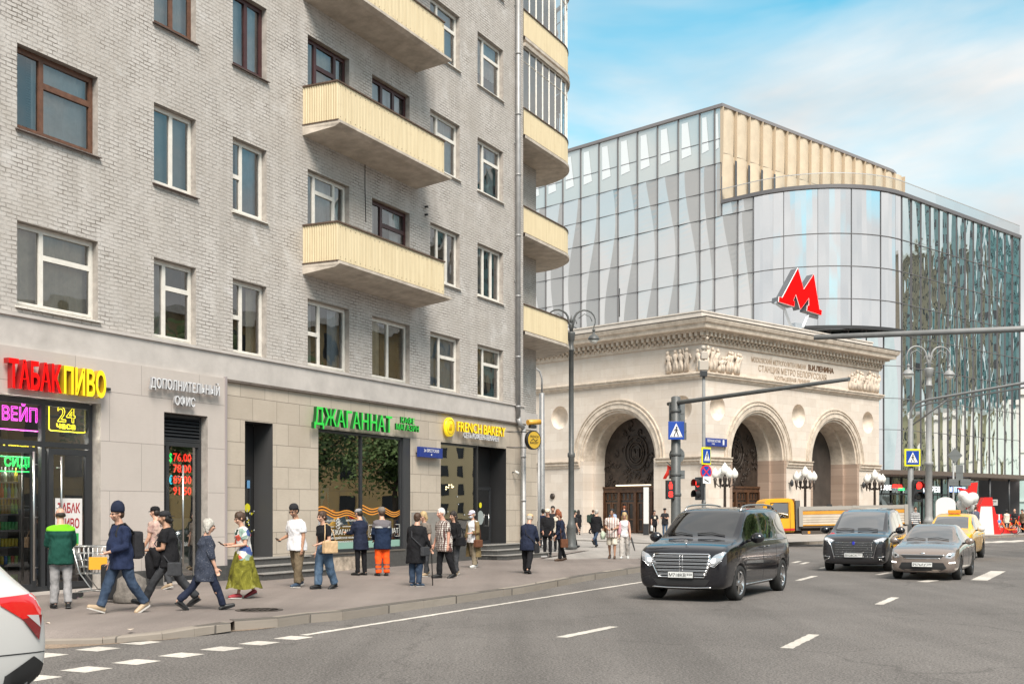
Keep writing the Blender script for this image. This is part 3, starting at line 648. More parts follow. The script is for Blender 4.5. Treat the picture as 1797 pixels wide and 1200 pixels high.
def aluframe(parent, x0, x1, z0, z1, y, vx, hz, w_=.09, d_=.1, name='frame', glass=True, m_=None):
    f = MB(); bars(f, x0, x1, z0, z1, y, w_, d_)
    for v in vx: f.box(v - w_ / 2, v + w_ / 2, y + .001, y + d_ - .001, z0 + w_, z1 - w_)
    for a, b, h in hz: f.box(a, b, y + .002, y + d_ - .002, h - w_ / 2, h + w_ / 2)
    o = f.build(name, m_ or DARKFRAME, parent)
    GLS = SHOPGLASS2 if x0 < FA.s_at(170) else SHOPGLASS
    if glass:
        xs = [x0 + w_ / 2] + sorted(vx) + [x1 - w_ / 2]; g_ = MB()
        for a, b in zip(xs, xs[1:]):
            t_ = random.uniform(-.006, .006); g_.quad((a, y + d_ * .5 - t_, z0 + .05), (b, y + d_ * .5 + t_, z0 + .05), (b, y + d_ * .5 + t_, z1 - .05), (a, y + d_ * .5 - t_, z1 - .05))
        g_.build('pane', GLS, o)
    return o
xm = FA.s_at(80)
k = MB(); k.box(-4.2, FA.s_at(150), .30, .37, 2.99, 3.045); k.build('ceiling_lamp', mat('shop_lamp', (.9, .9, .85), .4, emit=(1, .95, .85), es=40), apt)
sf = aluframe(apt, L1[0], L1[1] - .05, .06, 3.90, .06, [xm, xm - 1.75, xm - 3.6], [(L1[0], L1[1] - .1, 3.02)], name='shop_front', w_=.10)
for a, b in ((FA.s_at(88), FA.s_at(160)), (xm - 1.55, xm - .2)):
    d_ = MB(); bars(d_, a, b, .10, 2.94, .035, .12, .06); do = d_.build('door', DARKFRAME, apt)
    MB().quad((a + .1, .065, .2), (b - .1, .065, .2), (b - .1, .065, 2.85), (a + .1, .065, 2.85)).build('pane', SHOPGLASS2, do)
xh = FA.s_at(102); hh = MB(); hh.tube([(xh, -.09, .85), (xh, -.09, 2.78)], .02, 8)
for z in (.95, 1.75, 2.55): hh.tube([(xh, -.09, z), (xh + .0, .04, z)], .012, 6); hh.tube([(xh - .12, -.08, z), (xh, -.09, z)], .01, 6)
hh.build('door_handle', STEEL, apt)
xh = FA.s_at(53.5); hh = MB(); hh.tube([(xh, -.09, .3), (xh, -.09, 2.85)], .024, 8)
for z in (.55, 1.55, 2.6): hh.tube([(xh, -.09, z), (xh + .16, -.02, z)], .012, 6)
hh.build('door_handle', STEEL, apt)
shelf = thing('shelving', 'tall shop shelving behind the glass of the tobacco and beer shop', 'shelves', M=FA.M)
k = MB()
for z in (.25, .62, .97, 1.30, 1.62, 1.94, 2.26): k.box(-3.4, FA.s_at(62), .42, .70, z - .03, z)
for x in (-3.4, -2.4, -1.4, -.55, FA.s_at(62)): k.box(x - .02, x + .02, .42, .72, .05, 2.4)
k.build('rack', mat('shelf_metal', (.10, .10, .105), .5), shelf)
BC = [(.85, .62, .08), (.75, .08, .05), (.08, .45, .12), (.75, .75, .7), (.05, .18, .55), (.6, .35, .08), (.25, .05, .03), (.5, .75, .2), (.8, .4, .05), (.08, .09, .1)]
BNM = ('gold', 'red', 'green', 'white', 'blue', 'amber', 'brown', 'lime', 'orange', 'black')
BM = [mat('drink_%s' % nm, c, .25) for nm, c in zip(BNM, BC)]
ORD = ['lowest', 'sixth', 'fifth', 'middle', 'third', 'second', 'top']
DRINK = {}
def drink(kind, bottle):
    if (kind, bottle) not in DRINK:
        q = MB(); q.lathe([(.036, 0), (.036, .16), (.013, .22), (.013, .285)] if bottle else [(.033, 0), (.037, .012), (.037, .145), (.028, .162)], 8)
        o = q.build('drink_bottle' if bottle else 'drink_can', BM[kind]); DRINK[kind, bottle] = o.data; bpy.data.objects.remove(o)
    return DRINK[kind, bottle]
for ri, z in enumerate((.25, .62, .97, 1.30, 1.62, 1.94, 2.26)):
    x = -1.40; kind = random.randint(0, 9); bt = ri >= 4
    while x < FA.s_at(59):
        if random.random() < .4: kind = random.randint(0, 9)
        nm = 'drink_bottle' if bt else 'drink_can'
        o = bpy.data.objects.new(nm, drink(kind, bt)); COL.objects.link(o); o.matrix_world = FA.M @ Matrix.Translation((x, .48, z))
        tag(o, '%s %s on the %s of seven shelves behind the shop window' % (BNM[kind], 'bottle' if bt else 'can', ORD[ri]), 'bottle' if bt else 'can', '%s %ss on the %s shop shelf' % (BNM[kind], 'bottle' if bt else 'can', ORD[ri]))
        x += .086
interior(L2[0], L2[1], .12, 1.6, .06, 3.9)
aluframe(apt, L2[0] + .01, L2[1] - .02, .06, 3.26, .05, [L2[0] + .32], [], name='door', w_=.10)
k = MB(); bars(k, L2[0] + .01, L2[1] - .02, 3.27, 3.88, .05, .06, .09)
for i in range(7): k.add([(L2[0] + .07, .04, 3.32 + i * .077), (L2[1] - .08, .04, 3.32 + i * .077), (L2[1] - .08, .10, 3.385 + i * .077), (L2[0] + .07, .10, 3.385 + i * .077)], [(0, 1, 2, 3)])
k.build('louvre', DARKFRAME, apt)
xh = FA.s_at(311); hh = MB(); hh.tube([(xh, -.17, .4), (xh, -.17, 2.72)], .022, 8)
for z in (.6, 2.45): hh.tube([(xh, -.17, z), (xh, .06, z)], .012, 6)
hh.build('door_handle', STEEL, apt)
PAPER = mat('frosted_film', (.42, .46, .37), .5)
MB().quad((L2[0] + .40, .30, .2), (L2[1] - .12, .30, .2), (L2[1] - .12, .30, 1.5), (L2[0] + .40, .30, 1.5)).build('window_film', PAPER, apt)
k = MB(); yb = .58; k.quad((D3o[0], yb, .5), (D3o[1], yb, .5), (D3o[1], yb, 3.9), (D3o[0], yb, 3.9)); k.build('recess_back', mat('anthracite_panel', (.022, .022, .023), .4), apt)
k = MB(); k.box(D3o[0], D3o[1], -.03, .57, .44, .497); k.build('threshold', GRANITE, apt)
k = MB(); bars(k, D3o[0] + .03, D3o[1] - .2, .5, 2.55, .50, .08, .06); dr = k.build('door', DARKFRAME, apt)
MB().quad((D3o[0] + .1, .52, .6), (D3o[1] - .25, .52, .6), (D3o[1] - .25, .52, 2.5), (D3o[0] + .1, .52, 2.5)).build('pane', SHOPGLASS, dr)
YDOT = mat('yellow_sticker', (.75, .68, .03), .5); WDOT = mat('white_sticker', (.7, .7, .66), .5)
def disc(mb, x, z, r, y, mi=0, n=18): mb.add([(x + r * math.cos(2 * math.pi * i / n), y, z + r * math.sin(2 * math.pi * i / n)) for i in range(n)], [tuple(range(n))], mi)
k = MB(); xa = FA.s_at(434, .5); disc(k, xa, 1.75, .11, .495)
for i in range(16): disc(k, xa + random.uniform(-.03, .28), random.uniform(1.15, 1.7), random.uniform(.012, .035), .495, random.choice((0, 1)), 8)
k.quad((xa - .02, .496, 2.25), (xa + .10, .496, 2.25), (xa + .10, .496, 2.45), (xa - .02, .496, 2.45), 2)
k.build('door_stickers', [YDOT, WDOT, mat('blue_sticker', (.15, .35, .6), .5)], apt)
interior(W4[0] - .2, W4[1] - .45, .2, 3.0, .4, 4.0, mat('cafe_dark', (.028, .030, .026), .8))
wf = aluframe(apt, W4[0], W4[1] - .42, .52, 3.88, .02, [FA.s_at(636)], [], name='shop_window', w_=.06)
k = MB(); k.box(W4[1] - .40, W4[1] - .002, -.02, .22, .5, 3.898); k.build('pillar_panel', mat('dark_pillar', (.04, .042, .046), .45), apt)
k = MB(); k.box(W4[0] - .02, W4[1] - .4, -.09, .01, .47, .515); k.build('window_sill', STEEL, apt)
RIB_O = mat('ribbon_orange', (.75, .30, .04), .5); RIB_K = mat('ribbon_black', (.025, .015, .012), .5); MINT = mat('mint_film', (.25, .42, .35), .5); ORANGE = mat('orange_poster', (.75, .34, .03), .5)
k = MB(); gx0, gx1 = W4[0] + .08, W4[1] - .47
def ribbon(x0, x1, zc, hh, ph):
    n = 40
    for j in range(5):
        vs = []
        for i in range(n + 1):
            t_ = i / n; x = x0 + (x1 - x0) * t_; z = zc + .055 * math.sin(t_ * 11 + ph) - .05 * t_ + .03 * math.sin(t_ * 5 + 1); w_ = hh * (1 - .35 * t_) 
            vs += [(x, .055 if j % 2 else .056, z + w_ * (j / 5 - .5)), (x, .055 if j % 2 else .056, z + w_ * ((j + 1) / 5 - .5))]
        k.add(vs, [(2 * i, 2 * i + 2, 2 * i + 3, 2 * i + 1) for i in range(n)], j % 2)
xm4 = FA.s_at(636)
ribbon(gx0, xm4 + .02, 1.62, .21, 0.4); ribbon(xm4 + .05, gx1 + .1, 1.68, .21, 2.2)
k.build('ribbon_decal', [RIB_O, RIB_K], apt)
k = MB(); k.quad((gx0, .056, .60), (gx1, .056, .60), (gx1, .056, .80), (gx0, .056, .80)); k.build('mint_strip', MINT, apt)
k = MB()
x1_ = FA.s_at(584); text(k, 'ДЖАГАННАТ', x1_, xm4 - .12, 1.0, .15, .052, .004); text(k, 'ИНДИЙСКОЕ КАФЕ', x1_, xm4 - .3, .88, .06, .052, .004); text(k, 'ВЕГЕТАРИАНСКАЯ КУХНЯ', x1_ - .1, xm4 - .2, .78, .05, .052, .004)
text(k, 'ДЖАГАННАТ', xm4 + .5, gx1 - .1, 1.0, .15, .052, .004)
for a, b, z in ((gx0 + .2, x1_ + .2, 1.37), (x1_ + .75, xm4 - .1, 1.37)): text(k, 'ВКУСНО ЕСТЬ', a, b, z, .055, .052, .004)
for a, b in ((xm4 + .42, gx1 - .02),):
    for z in (.9, 1.25): k.box(a, a + .25, .050, .054, z, z + .012); k.box(b - .25, b, .050, .054, z, z + .012)
    k.box(a, a + .012, .050, .054, .9, 1.26); k.box(b - .012, b, .050, .054, .9, 1.26)
k.box(gx0 + .1, x1_ + .12, .050, .054, 1.22, 1.235); k.box(x1_ + .55, xm4 - .1, .050, .054, 1.22, 1.235)
xl = x1_ + .34      # leaf emblem
for i in range(3):
    for s_ in (-1, 1):
        pts = []
        for j in range(7):
            a = math.pi * j / 6; pts.append((xl + s_ * .085 * math.sin(a), .052, 1.16 + i * .085 + .12 * j / 6 * 1.0))
        k.tube(pts, .007, 5)
k.tube([(xl, .052, 1.13), (xl, .052, 1.48)], .006, 5)
k.build('window_lettering', WDOT, apt)
k = MB(); k.quad((FA.s_at(696), .16, .95), (W4[1] - .5, .16, .95), (W4[1] - .5, .16, 1.4), (FA.s_at(696), .16, 1.4)); k.build('orange_poster', ORANGE, apt)
k = MB(); xp = FA.s_at(570); k.quad((xp, .14, 1.75), (xp + .38, .14, 1.75), (xp + .38, .14, 2.3), (xp, .14, 2.3), 0); k.add([(xp + .08, .135, 1.76), (xp + .36, .135, 1.76), (xp + .34, .135, 1.95), (xp + .28, .135, 2.2), (xp + .2, .135, 2.0), (xp + .12, .135, 1.95)], [(0, 1, 2, 3, 4, 5)], 1); disc(k, xp + .12, 2.2, .05, .135, 2); k.build('wall_poster', [mat('poster_pale', (.30, .42, .36), .6), mat('poster_red', (.35, .09, .05), .6), YDOT], apt)
k = MB()
for i in range(5): k.lathe([(.001, .22), (.03, .2), (.11, .0)], 10, c=(W4[0] + .6 + i * .85, 1.3 + (i % 2) * .5, 2.75))
k.build('pendant_lamps', mat('dull_brass', (.32, .25, .12), .4, .6), apt)
xb = FA.s_at(838)
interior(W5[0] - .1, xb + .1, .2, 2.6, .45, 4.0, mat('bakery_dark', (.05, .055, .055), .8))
aluframe(apt, W5[0], xb, .52, 3.86, .02, [], [], name='shop_window', w_=.05)
k = MB(); k.box(W5[0], xb, -.07, .02, .47, .515); k.build('window_sill', STEEL, apt)
k = MB(); k.quad((xb, .62, .5), (W5[1], .62, .5), (W5[1], .62, 3.88), (xb, .62, 3.88)); k.box(xb - .05, xb + .04, .0, .62, .5, 3.87); k.quad((W5[1] - .004, -.02, .5), (W5[1] - .004, .62, .5), (W5[1] - .004, .62, 3.88), (W5[1] - .004, -.02, 3.88)); k.build('recess_back', MATS['anthracite_panel'], apt)
k = MB(); k.box(xb, W5[1], -.03, .62, .44, .498); k.build('threshold', GRANITE, apt)
k = MB(); bars(k, xb + .25, W5[1] - .12, .5, 2.5, .52, .10, .06); dr = k.build('door', DARKFRAME, apt)
MB().quad((xb + .3, .55, .6), (W5[1] - .2, .55, .6), (W5[1] - .2, .55, 2.45), (xb + .3, .55, 2.45)).build('pane', SHOPGLASS, dr)
k = MB(); xc = (xb + W5[1]) / 2 + .12; disc(k, xc, 1.86, .10, .51); disc(k, xc, 1.42, .25, .51, 1, 24); k.build('door_stickers', [YDOT, mat('grey_sticker', (.33, .37, .36), .5)], dr)
k = MB(); k.tube([(W5[1] - .42, .46, 1.1), (W5[1] - .42, .46, 1.55)], .015, 8); k.box(W5[1] - .43, W5[1] - .41, .46, .55, 1.12, 1.14); k.box(W5[1] - .43, W5[1] - .41, .46, .55, 1.5, 1.52); k.build('handle', STEEL, dr)
BULB = mat('warm_bulb', (.9, .8, .5), .4, emit=(1, .8, .45), es=3)
k = MB()
for i in range(7): a = i * .9; k.ball((FA.s_at(805) + .18 * math.cos(a), .35 + .1 * math.sin(a), 2.45 + .07 * math.sin(a * 1.7)), .028, 8, 6)
k.build('bulb_cluster', BULB, apt)
k = MB()
for i in range(9): x = random.uniform(W5[0] + .1, xb - .3); z = random.uniform(1.2, 2.3); k.box(x, x + random.uniform(.03, .12), .052, .054, z, z + random.uniform(.01, .05))
k.build('window_notes', mat('dim_white_film', (.4, .42, .42), .6), apt)
t = thing('security_camera', 'small white security camera on the stone beside the bakery door', 'camera', M=FA.M @ Matrix.Translation((FA.s_at(897.5), -.03, 3.05)))
k = MB(); k.tube([(0, -.0, .0), (0, -.1, .0)], .02, 8); k.build('bracket', DARKFRAME, t); k = MB(); k.tube([(-.02, -.12, .03), (.02, -.26, -.05)], .05, 10); k.build('housing', mat('camera_white', (.6, .58, .54), .4), t)
LR = mat('sign_red', (.70, .004, .004), .6, spec=.15, emit=(1, .004, .002), es=.25); LRd = mat('sign_red_side', (.33, .012, .012), .4)
LY = mat('sign_yellow', (.85, .62, .01), .35, emit=(1, .75, .02), es=.25); LYd = mat('sign_yellow_side', (.42, .25, .01), .4)
LG = mat('sign_green', (.03, .50, .06), .35, emit=(.03, .7, .06), es=.15); LGd = mat('sign_green_side', (.008, .07, .015), .45)
LW = mat('sign_white', (.75, .76, .78), .4); LWd = mat('sign_white_side', (.30, .30, .31), .5)
def zA(u, v, y=0.0): return FA.hit(u, v, y)[1]
def sign(name, label, rows, cat='shop sign'):
    t = thing(name, label, cat, M=FA.M)
    for nm, body, u0, u1, vb, vt, fm, dm, depth, bold, y in rows:
        x0, x1 = FA.s_at(u0, y), FA.s_at(u1, y); z0 = FA.hit(u0, vb, y)[1]; z1 = FA.hit(u0, vt, y)[1]
        k = MB(); text(k, body, x0, x1, z0, z1 - z0, y, depth, 0, bold, side_mi=1); o = k.build(nm, [fm, dm], t)
    return t
t = sign('shop_sign', 'raised red and yellow capitals over the tobacco and beer shop', [('red_word', 'ТАБАК', 11, 104, 678, 629, LR, LRd, .14, .019, -.26), ('yellow_word', 'ПИВО', 108, 182, 689, 643, LY, LYd, .14, .019, -.26)])
k = MB(); k.box(FA.s_at(8), FA.s_at(184), -.17, -.135, zA(10, 665), zA(10, 660)); k.build('rail', DARKFRAME, t)
sign('office_sign', 'white raised capitals over the bank office door', [('upper_word', 'ДОПОЛНИТЕЛЬНЫЙ', 263, 384, 679, 661, LW, LWd, .06, 0, -.24), ('lower_word', 'ОФИС', 306, 341, 710, 694, LW, LWd, .06, 0, -.24)], 'sign')
t = sign('cafe_sign', 'green raised capitals over the cafe window', [('large_word', 'ДЖАГАННАТ', 549, 686, 744, 713, LG, LGd, .10, .006, -.22), ('small_word', 'КАФЕ', 703, 727, 742, 731, LG, LGd, .06, .001, -.20), ('small_word', 'МАГАЗИН', 694, 734, 753.5, 742.5, LG, LGd, .06, .001, -.20)])
t = sign('bakery_sign', 'yellow and white raised lettering with a round emblem over the bakery', [('yellow_word', 'FRENCH BAKERY', 802, 886, 756, 738, LY, LYd, .06, .003, -.20), ('white_word', 'СЕТЬ КОФЕЕН-ПЕКАРЕН', 813, 874, 767.5, 758, LW, LWd, .05, .001, -.20)])
xc, zc = FA.s_at(790.5, -.2), FA.hit(790.5, 749, -.2)[1]; k = MB(); k.lathe([(.31, -.05), (.31, .04), (.001, .045)], 28, 0, M=Matrix.Translation((xc, -.16, zc)) @ Matrix.Rotation(R(90), 4, 'X'))
k.lathe([(.25, .046), (.25, .052), (.23, .052), (.23, .046)], 24, 1, caps=False, M=Matrix.Translation((xc, -.16, zc)) @ Matrix.Rotation(R(90), 4, 'X'))
for i in range(3): k.tube([(xc - .12 + i * .07, -.215, zc - .12), (xc - .04 + i * .07, -.215, zc + .10)], .014, 5, 1)
k.build('round_emblem', [LY, LYd], t)
t = thing('exchange_rate_display', 'red digital exchange rate display behind the office door glass', 'display', M=FA.M)
LEDR = mat('led_red', (.6, .01, .01), .4, emit=(1, .03, .02), es=1.3); LEDG = mat('led_green', (.02, .5, .1), .4, emit=(.05, 1, .2), es=1.0); LEDC = mat('led_cyan', (.02, .5, .6), .4, emit=(.05, .8, 1), es=.9)
k = MB(); xr0, xr1 = FA.s_at(303), FA.s_at(342); zr1, zr0 = zA(325, 792), zA(325, 870); k.box(xr0 - .05, xr1 + .06, .115, .16, zr0 - .04, zr1 + .04); k.build('panel', BLACK, t)
k = MB(); hh = (zr1 - zr0) / 4
for i, s_ in enumerate(('76.00', '78.00', '89.00', '91.50')): text(k, s_, FA.s_at(310.5), xr1, zr1 - hh * (i + .88), hh * .74, .108, .006, 0, .003)
k.build('digits', LEDR, t)
k = MB(); text(k, '$', FA.s_at(303.5), FA.s_at(308.5), zr1 - hh * .95, hh * .8, .108, .006, 0, .003); k.build('dollar_symbol', LEDG, t)
k = MB(); text(k, '€', FA.s_at(303.5), FA.s_at(308.5), zr1 - hh * 2.95, hh * .8, .108, .006, 0, .003); k.build('euro_symbol', LEDC, t)
k = MB(); k.quad((FA.s_at(284), .09, zA(284, 870)), (FA.s_at(291), .09, zA(284, 870)), (FA.s_at(291), .09, zA(284, 858)), (FA.s_at(284), .09, zA(284, 858))); o = k.build('sticker', LR); o.matrix_world = FA.M; tag(o, 'small red and white sticker on the office side light', 'sticker')
NEP = mat('neon_pink', (.6, .05, .5), .4, emit=(1, .08, .75), es=1.2); NEY = mat('neon_yellow', (.7, .6, .02), .4, emit=(1, .85, .03), es=1.1); NEG = mat('neon_green', (.03, .6, .15), .4, emit=(.03, 1, .2), es=.9)
def neon_text(mb, body, x0, x1, z0, h, y, rad=.0075):
    me, (a, b) = text_mesh(body, h / .73, 0.0, 0.002, res=2); k = (x1 - x0) / (b - a)
    bm = bmesh.new(); bm.from_mesh(me); bmesh.ops.remove_doubles(bm, verts=bm.verts[:], dist=1e-5)
    for e in bm.edges:
        if len(e.link_faces) == 1:
            p, q = e.verts[0].co, e.verts[1].co
            mb.tube([(x0 + (p.x - a) * k, y, z0 + p.y), (x0 + (q.x - a) * k, y, z0 + q.y)], rad, 4, caps=False)
    bm.free(); bpy.data.meshes.remove(me)
def neon_box(mb, x0, x1, z0, z1, y, r=.012, c=.06):
    mb.tube([(x0 + c, y, z0), (x1 - c, y, z0), (x1 - .01, y, z0 + .01), (x1, y, z0 + c), (x1, y, z1 - c), (x1 - .01, y, z1 - .01), (x1 - c, y, z1), (x0 + c, y, z1), (x0 + .01, y, z1 - .01), (x0, y, z1 - c), (x0, y, z0 + c), (x0 + .01, y, z0 + .01), (x0 + c, y, z0)], r, 5)
YN = .16
def neon(label, body, u0, u1, v0, v1, m_, tu0, tu1, tv0, tv1, sub=None):
    t = thing('neon_sign', label, 'neon sign', M=FA.M); k = MB(); zz = lambda u, v: FA.hit(u, v, YN)[1]
    um = (u0 + u1) / 2; neon_box(k, FA.s_at(u0, YN), FA.s_at(u1, YN), zz(um, v1), zz(um, v0), YN); k.build('tube_border', m_, t)
    k = MB(); um = (tu0 + tu1) / 2; neon_text(k, body, FA.s_at(tu0, YN), FA.s_at(tu1, YN), zz(um, tv1), zz(um, tv0) - zz(um, tv1), YN); k.build('tube_lettering', m_, t)
    if sub: k = MB(); um = (sub[1] + sub[2]) / 2; neon_text(k, sub[0], FA.s_at(sub[1], YN), FA.s_at(sub[2], YN), zz(um, sub[4]), (zz(um, sub[3]) - zz(um, sub[4])) * 1.3, YN, .006); k.build('tube_lettering', m_, t)
neon('pink neon sign in the transom, left of the yellow one', 'ВЕЙП', -60, 71, 702, 752, NEP, 4, 65, 714, 738)
neon('yellow neon twenty four hour sign in the transom', '24', 86, 150, 709, 757, NEY, 101, 132, 713, 740, ('часа', 99, 132, 744, 752))
t = neon('green framed neon sign with a green word inside the shop', 'СИДР', -60, 59, 800, 826, NEG, 8, 58, 802, 818)
k = MB(); neon_text(k, 'ПИВО', FA.s_at(6, YN), FA.s_at(60, YN), zA(30, 790, YN), zA(30, 773, YN) - zA(30, 790, YN), YN); o = k.build('neon_sign', NEY); o.matrix_world = FA.M; tag(o, 'yellow neon word above the green neon sign in the shop', 'neon sign')
t = thing('poster', 'white poster with dark red capitals taped inside the shop door', 'poster', M=FA.M)
pu0, pu1 = 97, 144; z0, z1 = zA(120, 958, .05), zA(120, 874, .05); x0, x1 = FA.s_at(pu0, .05), FA.s_at(pu1, .05)
MB().box(x0, x1, .046, .052, z0, z1).build('sheet', mat('poster_white', (.72, .70, .68), .5), t)
k = MB(); h = (z1 - z0); text(k, 'ТАБАК', x0 + .06, x1 - .06, z1 - h * .30, h * .2, .044, .003, 0, .006); text(k, 'ПИВО', x0 + .12, x1 - .08, z1 - h * .62, h * .2, .044, .003, 0, .006); k.build('lettering', mat('dark_red_ink', (.35, .01, .015), .5), t)
k = MB(); k.box(x0 + .2, x1 - .1, .043, .047, z0 + .04, z0 + h * .27); k.build('green_strip', mat('green_ink', (.03, .35, .08), .5), t)
t = thing('street_sign', 'blue street name plate on the stone between the two shop windows', 'street sign', M=FA.M)
BLUE = mat('sign_blue', (.012, .035, .22), .35); WPAINT = mat('sign_white_paint', (.75, .75, .75), .4)
x0, x1 = FA.s_at(735, -.2), FA.s_at(775, -.2); z0, z1 = zA(755, 803, -.2), zA(755, 785, -.2)
k = MB(); k.bbox(x0, x1, -.24, -.13, z0, z1, .012); k.build('plate', BLUE, t)
k = MB(); k.box(x0 + .1, x0 + .14, -.13, -.02, z0 + .1, z0 + .14); k.box(x1 - .14, x1 - .1, -.13, -.02, z0 + .1, z0 + .14); k.build('bracket', DARKFRAME, t)
k = MB(); text(k, '2я БРЕСТСКАЯ', x0 + .25, x1 - .25, z0 + .17, .10, -.243, .004); text(k, 'УЛИЦА', x0 + .75, x1 - .75, z0 + .07, .05, -.243, .004); k.build('lettering', WPAINT, t)
PLIME = m_blocks('pavilion_limestone', 1.25, .62, .004, (.66, .595, .525), (.575, .51, .445), (.37, .315, .255), stain=(.50, .41, .32), bstr=.3, amount=.5)
PTRIM = mat('weathered_trim', (.57, .48, .385), .75, var=.28, vs=2.2, bump=.3, bs=8, var2=(.68, .595, .50))
PTOP = mat('attic_stone', (.64, .58, .515), .8, var=.14, vs=1.2)
PINK = m_blocks('pink_marble', 1.0, .62, .008, (.42, .315, .25), (.33, .245, .19), (.16, .12, .10), stain=(.24, .17, .13))
RELIEF = mat('relief_stone', (.60, .51, .42), .8, var=.28, vs=3, bump=.4, bs=12)
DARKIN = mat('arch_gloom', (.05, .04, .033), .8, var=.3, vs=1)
BRONZE = mat('dark_bronze', (.045, .033, .026), .5, .3, var=.5, vs=3, bump=.8, bs=5)
OAK = mat('oak_doors', (.075, .035, .017), .45, var=.35, vs=3)
pav = thing('metro_station_pavilion', 'pale limestone metro station hall with three arches and carved reliefs', 'building', M=Matrix.Identity(4))
LL, LR_ = 26.0, 23.0
SPRING = 5.25; ARCH_L = (26 - 7.5, 3.62); ARCH_R = ((6.45, 3.42), (16.5, 3.42))
ZC0, ZTOPW = 0.0, 12.95
def holes_wall(mb, Fm, s0, s1, z0, z1, arches, discs, mi=0):
    xs = {s0, s1}
    for c, r in arches: xs |= {c + r * math.cos(math.pi * i / 32) for i in range(33)}
    for c, zc, r in discs: xs |= {c + r * math.cos(math.pi * i / 16) for i in range(17)}
    xs = sorted(xs)
    def hole(x, side):
        for c, r in arches:
            if c - r - 1e-6 <= x <= c + r + 1e-6 and c - r - 1e-6 <= x + side * 1e-4 <= c + r + 1e-6: return (None, SPRING + math.sqrt(max(0, r * r - (x - c) ** 2)))
        for c, zc, r in discs:
            if c - r - 1e-6 <= x <= c + r + 1e-6 and c - r - 1e-6 <= x + side * 1e-4 <= c + r + 1e-6: q = math.sqrt(max(0, r * r - (x - c) ** 2)); return (zc - q, zc + q)
        return None
    P = lambda x, z: tuple(Fm.pt(x, 0, z))
    for a, b in zip(xs, xs[1:]):
        if b - a < 1e-5: continue
        ha, hb = hole(a, 1), hole(b, -1)
        if ha is None or hb is None: mb.quad(P(a, z0), P(b, z0), P(b, z1), P(a, z1), mi); continue
        mb.quad(P(a, ha[1]), P(b, hb[1]), P(b, z1), P(a, z1), mi)
        if ha[0] is not None: mb.quad(P(a, z0), P(b, z0), P(b, hb[0]), P(a, ha[0]), mi)
NL = [(26 - 13.2, 8.55, .86), (26 - 1.75, 8.55, .86)]; NR = [(1.65, 8.55, .86), (11.48, 8.55, .86), (21.3, 8.55, .86)]
